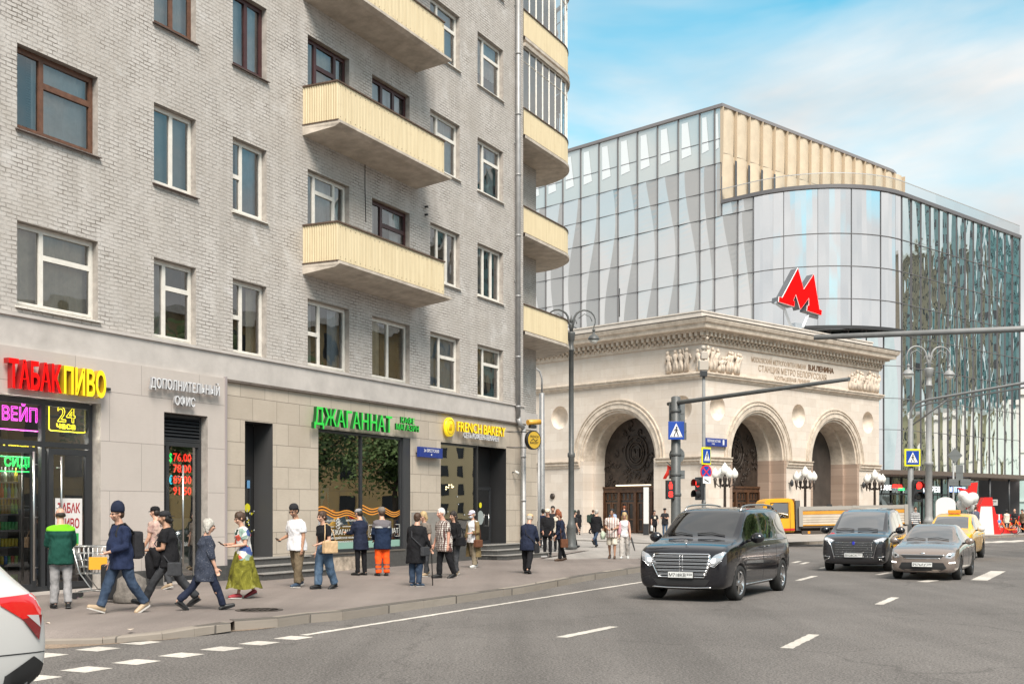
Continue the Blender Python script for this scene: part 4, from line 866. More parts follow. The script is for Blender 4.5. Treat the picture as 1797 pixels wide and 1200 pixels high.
for Fm, ln, ar, ds, s0 in ((FL, LL, [ARCH_L], NL, 0.0), (FR, LR_, list(ARCH_R), NR, 0.0)):
    mb = MB(); holes_wall(mb, Frame(0, 0, 1, 0), s0, ln, 0, ZTOPW, ar, ds); mb.build('wall', PLIME, pav, M=Fm.M)
    for c, zc, r in ds:                      # hemispherical niches with a drip slot below
        nb = MB(); n, m_ = 20, 7; vs = []; fs = []
        for j in range(m_ + 1):
            a = math.pi / 2 * j / m_
            for i in range(n): q = 2 * math.pi * i / n; vs.append((c + r * math.cos(a) * math.cos(q), r * .75 * math.sin(a), zc + r * math.cos(a) * math.sin(q)))
        for j in range(m_):
            for i in range(n): fs.append((j * n + i, (j + 1) * n + i, (j + 1) * n + (i + 1) % n, j * n + (i + 1) % n))
        nb.add(vs, fs, 0, True); nb.build('niche', mat('niche_stone', (.66, .575, .485), .8, var=.2, vs=2), pav, M=Fm.M)
    for ai, (c, r) in enumerate(ar):
        tr = MB(); N_ = 40
        def band(r0, r1, y0, y1, mi=0):
            vs = []; fs = []
            for i in range(N_ + 1):
                q = math.pi * i / N_; cs, sn = math.cos(q), math.sin(q)
                for rr, yy in ((r0, y1), (r0, y0), (r1, y0), (r1, y1)): vs.append((c + rr * cs, yy, SPRING + rr * sn))
            for i in range(N_):
                for k in range(4): k2 = (k + 1) % 4; fs.append((i * 4 + k, i * 4 + k2, i * 4 + 4 + k2, i * 4 + 4 + k))
            tr.add(vs, fs, mi, False)
        band(r - .002, r + .34, -.09, .02); band(r + .34, r + .42, -.15, .02); band(r + .42, r + .58, -.05, .02); band(r + .58, r + .66, -.11, .02)
        band(r - .14, r, -.02, .35); band(r - .30, r - .14, .12, .5)
        fixn(tr.build('archivolt', PTRIM, pav, M=Fm.M))
        br = MB(); ri = r - .12; dep = 2.15; rin = r - .55
        for (ra, ya, yb) in ((r - .29, .3, 1.1), (rin, 1.1, dep)):
            for i in range(N_):
                q0, q1 = math.pi * i / N_, math.pi * (i + 1) / N_
                br.quad((c + ra * math.cos(q0), ya, SPRING + ra * math.sin(q0)), (c + ra * math.cos(q1), ya, SPRING + ra * math.sin(q1)), (c + ra * math.cos(q1), yb, SPRING + ra * math.sin(q1)), (c + ra * math.cos(q0), yb, SPRING + ra * math.sin(q0)), 0)
            for s_ in (-1, 1):
                x = c + s_ * ra; br.quad((x, ya, 0), (x, yb, 0), (x, yb, SPRING), (x, ya, SPRING), 1)
        for s_ in (-1, 1):     # front jamb and step faces
            a, b = c + s_ * r, c + s_ * (r - .29); br.box(min(a, b), max(a, b), -.01, .32, 0, SPRING, 1)
            a, b = c + s_ * (r - .29), c + s_ * rin; br.quad((a, 1.1, 0), (b, 1.1, 0), (b, 1.1, SPRING), (a, 1.1, SPRING), 1)
        vs = []; fs = []
        for i in range(N_ + 1):
            q = math.pi * i / N_
            for ra in (r - .29, rin): vs.append((c + ra * math.cos(q), 1.1, SPRING + ra * math.sin(q)))
        br.add(vs, [(2 * i, 2 * i + 2, 2 * i + 3, 2 * i + 1) for i in range(N_)], 0)
        br.build('arch_vault', [PTRIM, PINK if Fm is FR else PLIME], pav, M=Fm.M)
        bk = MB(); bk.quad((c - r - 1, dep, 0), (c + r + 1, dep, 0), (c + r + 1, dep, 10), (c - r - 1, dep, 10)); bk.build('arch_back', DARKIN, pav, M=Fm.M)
        if not (Fm is FR and ai == 1):
            dr = MB(); w_ = rin * 2 / 4
            dr.box(c - rin, c + rin, dep - .22, dep - .02, 2.95, 3.25); dr.box(c - rin, c + rin, dep - .3, dep - .2, 3.25, 3.38)
            for i in range(5): x = c - rin + w_ * i; dr.box(x - .1, x + .1, dep - .26, dep - .02, 0, 3.0)
            for i in range(4):
                x = c - rin + w_ * i
                for a, b in ((x + .16, x + w_ / 2 - .02), (x + w_ / 2 + .02, x + w_ - .16)):
                    bars(dr, a, b, .08, 2.25, dep - .16, .12, .08); dr.box(a + .1, b - .1, dep - .13, dep - .09, .95, 1.05)
                for j in range(3): a = x + .18 + j * (w_ - .36) / 3; bars(dr, a, a + (w_ - .36) / 3 - .05, 2.4, 2.9, dep - .14, .05, .05)
            od = dr.build('doors', OAK, pav, M=Fm.M)
            gl = MB(); gl.quad((c - rin, dep - .10, .1), (c + rin, dep - .10, .1), (c + rin, dep - .10, 2.9), (c - rin, dep - .10, 2.9)); gl.build('door_glass', mat('dark_door_glass', (.02, .018, .016), .08), od)
            gr = MB()          # cast lunette: panel with rings, scrolls and an M shield
            vs = [(c + rin * math.cos(math.pi * i / 24), dep - .06, 3.3 + (SPRING - 3.3) * (1 if 0 < i < 24 else 1) + rin * math.sin(math.pi * i / 24)) for i in range(25)] + [(c - rin, dep - .06, 3.35), (c + rin, dep - .06, 3.35)]
            gr.add(vs, [tuple(range(len(vs)))], 0)
            zc = SPRING + .55
            for rr in (.55, .72, 1.05): gr.tube([(c + rr * math.cos(2 * math.pi * i / 28), dep - .12, zc + rr * math.sin(2 * math.pi * i / 28) * 1.15) for i in range(29)], .06, 5)
            rnd = random.Random(5 + ai)
            for i in range(90):
                a_, rr = rnd.uniform(0, math.pi * 2), rnd.uniform(1.1, rin * 1.25); x, z = c + rr * math.cos(a_), zc - .3 + rr * math.sin(a_)
                if z < 3.5 or (x - c) ** 2 + max(0, z - SPRING) ** 2 > (rin - .2) ** 2: continue
                b0 = rnd.uniform(0, 6.28); gr.tube([(x + (.05 + .045 * j) * math.cos(b0 + j * .8), dep - .11, z + (.05 + .045 * j) * math.sin(b0 + j * .8)) for j in range(7)], [.06 - .006 * j for j in range(7)], 4)
            text(gr, 'М', c - .33, c + .33, zc - .3, .6, dep - .15, .08, 0, .03)
            gr.build('lunette_grille', BRONZE, pav, M=Fm.M)
            if Fm is FL:
                lt = MB(); lt.box(c - 1.6, c + 1.6, dep - .5, dep - .36, 3.42, 3.5); lt.build('lamp_tube', mat('lamp_tube', (.8, .7, .5), .4, emit=(1, .85, .6), es=1.0), pav, M=Fm.M)
        else:
            k = MB(); k.box(c - 2.2, c - .3, 3.2, 3.6, .2, 1.55); k.build('red_stall', mat('dull_red_stall', (.16, .02, .02), .6), pav, M=Fm.M)
def run(name, prof, Fm, s0, s1, m_=PTRIM):
    k = MB(); k.sweep(prof, [(s0, 0), (s1, 0)]); return fixn(k.build(name, m_, pav, M=Fm.M))
IMP = [(-.05, 4.78), (.10, 4.78), (.10, 4.9), (.22, 4.98), (.22, 5.06), (.16, 5.09), (.30, 5.2), (.30, 5.26), (-.05, 5.26)]
for Fm, segs in ((FL, ((0, ARCH_L[0] - 3.62), (ARCH_L[0] + 3.62, 26.25))), (FR, ((-.25, 6.45 - 3.42), (6.45 + 3.42, 16.5 - 3.42), (16.5 + 3.42, LR_)))):
    for a, b in segs: run('impost_moulding', IMP, Fm, a, b)
CORN = [FL.pt(0, 0, 0), FL.pt(26, 0, 0), FR.pt(LR_, 0, 0), FR.pt(LR_, 22, 0)]
def ring(name, prof, m_): k = MB(); k.sweep(prof, [(p.x, p.y) for p in CORN]); return fixn(k.build(name, m_, pav))
ring('ledge_moulding', [(-.05, 10.42), (.08, 10.42), (.10, 10.52), (.26, 10.62), (.26, 10.72), (.34, 10.76), (.34, 10.84), (-.05, 10.95)], PTRIM)
ring('cornice', [(-.05, 12.75), (.12, 12.75), (.16, 12.93), (.16, 13.45), (.60, 13.50), (.60, 13.62), (.95, 13.66), (1.0, 13.92), (1.12, 14.0), (1.2, 14.2), (1.2, 14.28), (-.05, 14.34)], PTRIM)
ring('cornice_flashing', [(-.04, 14.345), (1.24, 14.285), (1.24, 14.335), (-.04, 14.40)], mat('dark_flashing', (.12, .10, .085), .5, .3))
ring('attic', [(-.9, 14.35), (-.35, 14.35), (-.35, 14.95), (-.30, 14.97), (-.30, 15.06), (-.9, 15.06)], PTOP)
k = MB(); pr = [FL.pt(0, .6, 0), FL.pt(25.4, .6, 0), FR.pt(LR_ - .6, .6, 0), FR.pt(LR_ - .6, 22, 0)]
k.add([(p.x, p.y, 14.9) for p in pr], [(0, 1, 2, 3)]); 
a = FR.pt(LR_, 0, 0); b = FR.pt(LR_, 22, 0); k.quad((a.x, a.y, 0), (b.x, b.y, 0), (b.x, b.y, 13), (a.x, a.y, 13)); k.build('roof', PTOP, pav)
k = MB()
for Fm, ln, o in ((FL, LL, 0), (FR, LR_, 0)):
    n = int((ln + .8) / .46)
    for i in range(n):
        x = .1 + i * .46 if Fm is FL else -.2 + i * .46
        k.box(x - .11, x + .11, -.56, -.15, 13.22, 13.49, 0, Fm.M); k.box(x - .11, x + .11, -.34, -.15, 13.08, 13.22, 0, Fm.M)
        k.ball(tuple(Fm.pt(x + .23, -.22, 13.02)), .10, 6, 5, 0, None, (1, 1, 1.2))
k.build('modillions', PTRIM, pav)
def relief(Fm, s0, s1, seed, groups):
    rnd = random.Random(seed); k = MB(); Z0, H = 10.98, 1.66
    n = max(2, int((s1 - s0) / .44))
    for i in range(n):
        x = s0 + (i + .5) * (s1 - s0) / n + rnd.uniform(-.12, .12)
        if rnd.random() < groups: continue
        h = H * rnd.uniform(.82, 1.0); seated = rnd.random() < .22; tw = rnd.uniform(-.12, .12); M_ = Fm.M
        if seated: h *= .72
        k.tube([(x - .06, -.05, Z0 + .02), (x - .08 + tw * .3, -.10, Z0 + h * .30), (x + tw * .6, -.12, Z0 + h * .55), (x + tw, -.24, Z0 + h * .76), (x + tw, -.20, Z0 + h * .84)], [.20, .17, .15, .19, .07], 8, M=M_, flat=.7)
        if rnd.random() < .8: k.tube([(x + .13, -.05, Z0), (x + .15, -.12, Z0 + h * .25), (x + .05, -.12, Z0 + h * .5)], [.08, .10, .12], 7, M=M_)
        k.ball((x + tw + rnd.uniform(-.04, .04), -.22, Z0 + h * .925), .115, 8, 6, 0, M_, (1, 1, 1.2))
        for sd in (-1, 1):
            up_ = rnd.random() < .35; ex, ez = x + tw + sd * rnd.uniform(.22, .42), Z0 + h * (rnd.uniform(.85, 1.02) if up_ else rnd.uniform(.38, .6))
            k.tube([(x + tw + sd * .17, -.14, Z0 + h * .75), (x + tw + sd * .30, -.16, Z0 + h * (.78 if up_ else .58)), (ex, -.14, ez)], [.075, .065, .045], 6, M=M_)
        for j in range(3):
            q = rnd.uniform(-.16, .16); k.tube([(x + q, -.14, Z0 + .03), (x + q * .8 + tw * .4, -.20, Z0 + h * .4), (x + q * .6 + tw * .7, -.21, Z0 + h * .6)], [.035, .03, .015], 4, M=M_)
    k.box(s0 - .1, s1 + .1, -.06, .03, Z0 - .06, Z0 + .05, 0, Fm.M)
    return k.build('relief', RELIEF, pav)
relief(FL, 26 - 2.95, 26 - .05, 3, .25); relief(FR, .1, 4.25, 11, .05); relief(FR, LR_ - 4.8, LR_ - .2, 23, .05)
k = MB(); bars(k, 26 - 3.1, 26 - 1.65, 11.0, 12.55, -.05, .04, .06); k.build('relief_frame', RELIEF, pav, M=FL.M)
CARVE = mat('carved_letters', (.36, .28, .21), .8); BRZ = mat('bronze_letters', (.16, .09, .05), .5, .4)
k = MB(); text(k, 'МОСКОВСКИЙ МЕТРОПОЛИТЕН ИМЕНИ', 5.55, 12.4, 12.02, .34, -.015, .03, 0, 0); text(k, 'СТАНЦИЯ МЕТРО БЕЛОРУССКАЯ', 6.4, 15.2, 11.42, .44, -.015, .03, 0, 0); text(k, 'КОЛЬЦЕВАЯ ЛИНИЯ', 8.4, 12.9, 10.98, .28, -.015, .03, 0, 0); k.build('inscription', CARVE, pav, M=FR.M)
k = MB(); text(k, 'В.И.ЛЕНИНА', 12.75, 16.2, 12.02, .38, -.02, .05, 0, .01); k.build('inscription_name', BRZ, pav, M=FR.M)
for s_ in (10.2, 20.2):
    t = thing('wall_lamp', 'small dark wall lamp on the pavilion, ' + ('between the two right-hand arches' if s_ < 15 else 'right of the last arch'), 'lamp', M=FR.M @ Matrix.Translation((s_, 0, 3.6)))
    k = MB(); k.box(-.05, .05, -.15, 0, .0, .06); k.build('bracket', DARKFRAME, t); k = MB(); k.lathe([(.02, .3), (.12, .15), (.14, -.1), (.02, -.25)], 8, c=(0, -.25, 0)); k.build('shade', DARKFRAME, t)
k = MB(); k.lathe([(.001, -.02), (.22, .0), (.22, .08), (.001, .12)], 16, M=FL.M @ Matrix.Translation((26 - 13.9, -.02, 5.0 - 2.3)) @ Matrix.Rotation(R(90), 4, 'X')); o = k.build('wall_plaque', BRONZE); tag(o, 'small round bronze plaque on the pavilion wall left of the big arch', 'plaque')
t = thing('street_sign', 'blue plate with house number on the pavilion between two arches', 'street sign', M=FR.M)
x0, x1 = FR.s_at(1237, -.2), FR.s_at(1275, -.2); z0, z1 = FR.hit(1256, 783, -.2)[1], FR.hit(1256, 769, -.2)[1]
MB().bbox(x0, x1, -.25, -.1, z0, z1, .02).build('plate', BLUE, t); MB().box(x0 + .3, x1 - .3, -.1, .0, z0 + .1, z1 - .1).build('bracket', DARKFRAME, t)
k = MB(); text(k, 'ТВЕРСКАЯ ЗАСТАВА', x0 + .15, x1 - .75, z0 + .27, .17, -.256, .006); text(k, 'ПЛОЩАДЬ', x0 + .7, x1 - 1.4, z0 + .12, .08, -.256, .006); text(k, '1', x1 - .5, x1 - .33, z0 + .14, .32, -.256, .006, 0, .02); k.build('lettering', WPAINT, t)
t = thing('metro_letter', 'giant tilted red letter M with grey sides on the pavilion roof', 'sign')
base = FR.pt(FR.s_at(1397, .7), .7, 15.1)
A_ = R(30)
T = Matrix.Translation((base.x, base.y, base.z)) @ Matrix.Rotation(A_, 4, 'Z') @ Matrix.Scale(1.055, 4); t.matrix_world = T
MRED = mat('metro_red', (.70, .002, .002), .7, spec=.1, emit=(1, .001, .001), es=.35); MGREY = mat('metro_side', (.12, .125, .135), .5, var=.1); MLITE = mat('metro_bracket', (.42, .45, .48), .4, .3)
MP = [(0, 0), (.36, 0), (.36, .14), (.325, .14), (.365, .32), (.507, -.02), (.67, .33), (.69, .14), (.655, .14), (.655, 0), (1, 0), (1, .13), (.945, .13), (.72, .98), (.53, .51), (.345, 1.0), (.07, .13), (0, .13)]
pts = [((x - .5) * 4.05, z * 2.75 + 1.35) for x, z in MP]
roll = Matrix.Translation((0, 0, 1.3)) @ Matrix.Rotation(R(8.5), 4, 'Y') @ Matrix.Translation((.05, 0, -1.3))
k = MB(); k.prism(pts, -.3, .36, 'y', 0, roll); fixn(k.build('letter', MGREY, t))
fr = MB(); fr.prism([(x, z) for x, z in pts], -.36, -.304, 'y', 0, roll); fixn(fr.build('letter_face', MRED, t))
k = MB(); k.tube([(x, -.33, z) for x, z in pts + pts[:1]], .035, 4, 0, caps=False, smooth=False, M=roll); k.build('letter_edge', mat('white_edge', (.8, .78, .76), .4), t)
k = MB(); k.tube([(-2.0, -.1, 1.62), (-1.15, -.1, 1.22), (-.62, -.1, .15), (0, -.1, -.12)], .13, 4, 0, smooth=False); k.tube([(1.95, -.1, .90), (1.0, -.1, .98), (.55, -.1, .12), (0, -.1, -.12)], .13, 4, 0, smooth=False); k.box(-.3, .3, -.25, .25, -.9, .35); k.build('bracket', MLITE, t)
k = MB(); k.tube([(0, 0, -2.3), (0, 0, -1.1)], .3, 12); k.build('post', MLITE, t)
o = MB().tube([tuple(at(1087, 556, 96)), tuple(at(1087, 506, 96))], .045, 6).build('aerial_mast', DARKFRAME); tag(o, 'thin dark aerial mast on the pavilion roof', 'aerial')
def m_mirror(name, col, rough=.02, wave=0.0, diff=(.06, .065, .07), mixf=.18, wsc=.25):
    m = bpy.data.materials.new(name); m.use_nodes = True; nt = m.node_tree; n, l = nt.nodes, nt.links; n.clear()
    o = n.new('ShaderNodeOutputMaterial'); x = n.new('ShaderNodeMixShader'); g_ = n.new('ShaderNodeBsdfGlossy'); d = n.new('ShaderNodeBsdfDiffuse')
    g_.inputs['Color'].default_value = (*col, 1); g_.inputs['Roughness'].default_value = rough; d.inputs['Color'].default_value = (*diff, 1); x.inputs[0].default_value = mixf
    l.new(g_.outputs[0], x.inputs[1]); l.new(d.outputs[0], x.inputs[2]); l.new(x.outputs[0], o.inputs[0])
    if wave:
        tcx = n.new('ShaderNodeTexCoord'); mp_ = n.new('ShaderNodeMapping'); mp_.inputs['Scale'].default_value = (1, 1, .35); nz = n.new('ShaderNodeTexNoise'); nz.inputs['Scale'].default_value = wsc; nz.inputs['Detail'].default_value = 2
        l.new(tcx.outputs['Object'], mp_.inputs[0]); l.new(mp_.outputs[0], nz.inputs['Vector']); bp = n.new('ShaderNodeBump'); bp.inputs['Strength'].default_value = wave; bp.inputs['Distance'].default_value = .3
        l.new(nz.outputs['Fac'], bp.inputs['Height']); l.new(bp.outputs[0], g_.inputs['Normal'])
    MATS[name] = m; return m
MIRA = m_mirror('silver_glass', (.88, .885, .88), wave=.08, diff=(.50, .50, .50), mixf=.42); MIRB = m_mirror('grey_glass', (.62, .62, .61), wave=.08, diff=(.33, .33, .325), mixf=.5); MIRS = m_mirror('clear_silver_glass', (.88, .89, .90), wave=.12, diff=(.20, .21, .22), mixf=.12); MIRC = m_mirror('teal_glass', (.76, .88, .88), wave=.45, wsc=.45, mixf=.06)
MIRT = m_mirror('parapet_glass', (.72, .76, .76), wave=.05, diff=(.55, .58, .57), mixf=.6); MIRW = mat('pale_glass', (.74, .78, .80), .08, spec=.8)
MULL = mat('mullion', (.13, .125, .13), .45); BEIGE = mat('beige_panels', (.56, .475, .36), .6, var=.10, vs=.8); BEIGED = mat('beige_ribs', (.50, .405, .295), .6)
gb = thing('glass_building', 'silver glass office block with a rounded corner and a beige terrace wall', 'building', M=Matrix.Identity(4))
C = Vector((GCX, GCY, 0)); dl = Vector((*DL, 0)); dr_ = Vector((*DR, 0))
ZL = [45.2, 39.2, 36.3, 33.4, 30.1, 26.75, 23.4, 20.6, 16.8, 13.4, 10.1, 5.7]; ZTOPL = 34.75
RAD = 11.0
I_ = C + dl * 15.06            # where the left face line meets the right face line (from the traced roof edge)
RE = 42.0                      # right face length from that corner
ctr = I_ - dl * RAD + dr_ * RAD
def arcpt(q, r=RAD): return ctr - dr_ * r * math.cos(q) + dl * r * math.sin(q)      # q 0 -> left face tangent, pi/2 -> right face tangent
rnd = random.Random(4)
def facade_panels(P, zs, mats, sin_, name, amp=.22, tilt=.10, mstep=1):
    """one glazed wall: each pane folded along a sinuous vertical line"""
    fr = MB(); cols_ = len(P) - 1; o = None
    for i in range(cols_):            # one continuous folded bay per column
        a, b = P[i], P[i + 1]; d = (b - a); nrm = Vector((d.y, -d.x, 0)).normalized(); k = MB(); j1, j2 = rnd.uniform(-.02, .02), rnd.uniform(-.02, .02)
        n = max(2, int((zs[0] - zs[-1]) / .55)); vs = []; ph = rnd.uniform(0, .35)
        for q in range(n + 1):
            z = zs[-1] + (zs[0] - zs[-1]) * q / n; f_ = min(.93, max(.12, .60 + amp * 1.3 * math.sin(z * .27 + i * sin_ * .6 + ph)))
            p0 = Vector((a.x, a.y, z)) + nrm * j1; p1 = Vector((a.x + d.x * f_, a.y + d.y * f_, z)) + nrm * tilt; p2 = Vector((b.x, b.y, z)) + nrm * j2; vs += [p0, p1, p2]
        k.add(vs, [(3 * q, 3 * q + 1, 3 * q + 4, 3 * q + 3) for q in range(n)], 0); k.f += [(3 * q + 1, 3 * q + 2, 3 * q + 5, 3 * q + 4) for q in range(n)]; k.m += [1] * n; k.sm += [False] * n
        o = k.build(name, mats, gb)
    for i in range(0, len(P), mstep):
        d = (P[min(i + 1, cols_)] - P[max(i - 1, 0)]).normalized(); n = Vector((d.y, -d.x, 0)); p = P[i]; q = [p - d * .024 - n * .05, p + d * .024 - n * .05, p + d * .024 + n * .11, p - d * .024 + n * .11]
        fr.add([(v.x, v.y, zs[-1]) for v in q] + [(v.x, v.y, zs[0]) for v in q], [(0, 1, 5, 4), (1, 2, 6, 5), (2, 3, 7, 6), (3, 0, 4, 7)])
    for z in zs: fr.sweep([(-.05, z - .028), (.115, z - .028), (.115, z + .028), (-.05, z + .028)], [(p.x, p.y) for p in P])
    fr.build('mullions', MULL, gb); return o
nL = 14; stepL = 2.97
PU = [C - dl * (stepL * (nL - i)) for i in range(nL)] + [C - dl * .95, C - dl * .02]
facade_panels(PU, [39.2, 36.3, 33.4], (MIRA, MIRB), .9, 'glazing_bay')
PLW = [C - dl * (stepL * (nL - i)) for i in range(nL)] + [C - dl * .95 + dl * (3.0 * i) for i in range(5)]
dist = (arcpt(0) - C).dot(dl)
PLW = [p for p in PLW if (p - C).dot(dl) < dist - .8] + [arcpt(0)]
facade_panels(PLW, [33.4, 30.1, 26.75, 23.4, 20.6, 16.8, 13.4], (MIRA, MIRB), .9, 'glazing_bay')
PL2 = [C] + [p for p in PLW if (p - C).dot(dl) > .2]
facade_panels(PL2, [ZTOPL, 33.4], (MIRA, MIRB), .9, 'glazing_bay', .22)
PA = [arcpt(math.pi / 2 * i / 5) for i in range(6)]
PAf = [arcpt(math.pi / 2 * i / 15) for i in range(16)]
facade_panels(PAf, [ZTOPL, 30.1, 26.75, 23.4, 20.6], (MIRS, MIRS), .3, 'rounded_glazing', .1, .0, 3)
nR = int((RE - RAD) / 2.07)
PR = [arcpt(math.pi / 2) + dr_ * (2.07 * i) for i in range(nR + 1)]
facade_panels(PR, [ZTOPL, 30.1, 26.75, 23.4, 20.1, 16.8, 13.4, 10.1, 5.7], (MIRC, MIRS), .8, 'glazing_bay', .18, .05)
PT = PU; k = MB(); k2 = MB(); fr = MB()
for a, b in zip(PT, PT[1:]):
    d = b - a; n = Vector((d.y, -d.x, 0)).normalized()
    k.quad((a.x, a.y, 39.2), (b.x, b.y, 39.2), (b.x, b.y, 45.2), (a.x, a.y, 45.2))
    p, q, r_ = a + d * .16 + n * .03, a + d * .45 + n * .03, a + d * .62 + n * .03
    k2.add([(p.x, p.y, 40.7), (r_.x, r_.y, 40.9), (q.x, q.y, 44.6), (p.x, p.y, 44.6)], [(0, 1, 2, 3)])
    fr.sweep([(-.04, 39.2), (.15, 39.2), (.15, 45.2), (-.04, 45.2)], [(a.x - dl.x * .04, a.y - dl.y * .04), (a.x + dl.x * .04, a.y + dl.y * .04)])
    fr.sweep([(.0, 41.8), (.03, 41.8), (.03, 41.86), (.0, 41.86)], [(p.x, p.y), (b.x, b.y)])
k.build('parapet_screen', MIRT, gb); k2.build('parapet_lights', MIRW, gb); fr.build('mullions', MULL, gb)
E1 = C + dr_ * 39.5
k = MB(); cap = [tuple((C - dl * 42)[:2]), tuple(C[:2]), tuple((E1 - dr_ * 3)[:2])] + [tuple((E1 - dr_ * 3 - dl * 3 + dl * 3 * math.cos(R(a)) + dr_ * 3 * math.sin(R(a)))[:2]) for a in (30, 60, 90)] + [tuple((E1 - dl * 10)[:2])]
k.sweep([(-.3, 45.2), (.2, 45.2), (.2, 45.55), (-.3, 45.55)], cap); k.build('roof_coping', mat('grey_coping', (.20, .19, .195), .5), gb)
k = MB(); rb = MB(); nP = 16; wP = 39.5 / nP
for i in range(nP):
    a = C + dr_ * (wP * i + .1) ; 
    for (z0, z1) in ((34.7, 40.25), (40.35, 45.2)):
        K = 5; vs = []
        for kx in range(K + 1):
            f_ = kx / K
            for kz in range(5):
                g_ = kz / 4; dep = .28 * math.sin(math.pi * f_) * (.4 + .6 * g_) ; p = a + dr_ * (wP * .94 * f_ * (1 - .06 * (1 - g_))) - dl * (.15) + dl * dep
                vs.append((p.x, p.y, z0 + (z1 - z0) * g_))
        k.add(vs, [(kx * 5 + kz, kx * 5 + 5 + kz, kx * 5 + 6 + kz, kx * 5 + 1 + kz) for kx in range(K) for kz in range(4)], 0, True)
    if i < 4:
        p = a + dr_ * (wP * .95); rb.add([(p.x - dr_.x * .28 + dl.x * .15, p.y - dr_.y * .28 + dl.y * .15, 35.2), (p.x + dl.x * .15 + dr_.x * .1, p.y + dl.y * .15 + dr_.y * .1, 35.2), (p.x + dl.x * .15 + dr_.x * .1, p.y + dl.y * .15 + dr_.y * .1, 39.8), (p.x - dr_.x * .28 + dl.x * .15, p.y - dr_.y * .28 + dl.y * .15, 39.8)], [(0, 1, 2, 3)])
k.build('beige_wall', BEIGE, gb); rb.build('slit_windows', mat('slit_glass', (.05, .06, .07), .1), gb)
k = MB()
for i in range(nP + 1): p = C + dr_ * (wP * i); k.sweep([(-.2, 34.7), (.20, 40.6), (.24, 45.2), (-.2, 45.2)], [((p - dr_ * .05).x, (p - dr_ * .05).y), ((p + dr_ * .05).x, (p + dr_ * .05).y)])
k.build('ribs', BEIGED, gb)
k = MB(); back_ = C - dl * .6; k.quad((back_.x, back_.y, 34.7), tuple((E1 - dl * .6)[:2]) + (34.7,), tuple((E1 - dl * .6)[:2]) + (45.2,), (back_.x, back_.y, 45.2))
k.quad(tuple(E1[:2]) + (34.7,), tuple((E1 - dl * 20)[:2]) + (34.7,), tuple((E1 - dl * 20)[:2]) + (45.2,), tuple(E1[:2]) + (45.2,)); k.build('rear_wall', BEIGED, gb)
p = C + dr_ * 13.5; k = MB(); k.quad(tuple((p - dr_ * 2.2 + dl * .36)[:2]) + (35,), tuple((p + dr_ * 1.2 + dl * .36)[:2]) + (35,), tuple((p + dr_ * 1.2 + dl * .36)[:2]) + (38.6,), tuple((p - dr_ * 2.2 + dl * .36)[:2]) + (38.6,)); k.build('terrace_door', m_mirror('terrace_glass', (.7, .75, .78)), gb)
edge = [C] + [p for p in PL2[1:-1]] + PAf + PR[1:]
k = MB(); endb = PR[-1] - dl * 24
k.add([(p.x, p.y, ZTOPL) for p in edge] + [(endb.x, endb.y, ZTOPL), tuple(C - dl * 24 + dr_ * 0)[:2] + (ZTOPL,)], [tuple(range(len(edge) + 2))]); k.build('terrace_floor', BEIGED, gb)
k = MB(); k.sweep([(-.3, ZTOPL - .02), (.25, ZTOPL - .02), (.25, ZTOPL + .36), (-.3, ZTOPL + .36)], [(p.x, p.y) for p in edge]); k.build('edge_band', MULL, gb)
k = MB(); fr = MB()
ed2 = [p for p in edge]
for a, b in zip(ed2, ed2[1:]): k.quad((a.x, a.y, ZTOPL + .36), (b.x, b.y, ZTOPL + .36), (b.x, b.y, ZTOPL + 1.55), (a.x, a.y, ZTOPL + 1.55))
fr.sweep([(-.02, ZTOPL + 1.53), (.04, ZTOPL + 1.53), (.04, ZTOPL + 1.6), (-.02, ZTOPL + 1.6)], [(p.x, p.y) for p in ed2])
ob = fr.build('balustrade', mat('pale_rail', (.5, .5, .5), .4, .5), gb); k.build('balustrade_glass', m_window_glass('balustrade_glass', .9, (.9, .92, .92), minr=.03), ob)
e = PR[-1]; k = MB(); k.quad((e.x, e.y, 0), (endb.x, endb.y, 0), (endb.x, endb.y, ZTOPL), (e.x, e.y, ZTOPL)); k.build('end_wall', MULL, gb)
SB = 3.2; low_ = [arcpt(0) - dl * 7 , arcpt(0) - dl * 4 + dr_ * 1.3] + [arcpt(math.pi / 2 * i / 8, RAD - SB * (1 - i / 8) ** .7) for i in range(9)]
k = MB(); top_ = [arcpt(0) - dl * 7] + PAf; k.add([(p.x, p.y, 20.56) for p in top_] + [(p.x, p.y, 20.56) for p in reversed(low_[1:])], [tuple(range(len(top_) + len(low_) - 1))]); k.sweep([(-.1, 20.3), (.3, 20.3), (.3, 20.62), (-.1, 20.62)], [(p.x, p.y) for p in top_]); k.build('soffit', mat('dark_soffit', (.03, .03, .032), .5), gb)
facade_panels(low_, [20.5, 16.8, 13.4, 10.1, 5.7], (MIRC, MIRS), .8, 'glazing_bay', .15, .05)
can = [arcpt(.2), arcpt(.8), arcpt(1.2), arcpt(math.pi / 2)] + [PR[-1] - dr_ * .6]
k = MB(); k.sweep([(-.5, 5.15), (2.6, 5.3), (2.6, 5.75), (-.5, 5.7)], [(p.x, p.y) for p in can]); fixn(k.build('canopy', mat('brown_canopy', (.10, .075, .06), .5), gb))
gfl = [arcpt(.0) - dl * 6 + dr_ * 1.5, arcpt(.5, RAD - 1.2), arcpt(1.1, RAD - 1.2), arcpt(math.pi / 2, RAD - 1.2), PR[-1] - dl * 1.2 - dr_ * 8.5]
k = MB(); fr = MB(); dk = m_mirror('shopfront_glass', (.42, .48, .47), wave=.2, diff=(.04, .045, .04), mixf=.5, wsc=.9)
for a, b in zip(gfl, gfl[1:]):
    k.quad((a.x, a.y, 0), (b.x, b.y, 0), (b.x, b.y, 5.4), (a.x, a.y, 5.4)); m_ = max(1, round((b - a).length / 2.4))
    for i in range(m_): p = a.lerp(b, i / m_); fr.box(p.x - .07, p.x + .07, p.y - .15, p.y + .02, 0, 5.4)
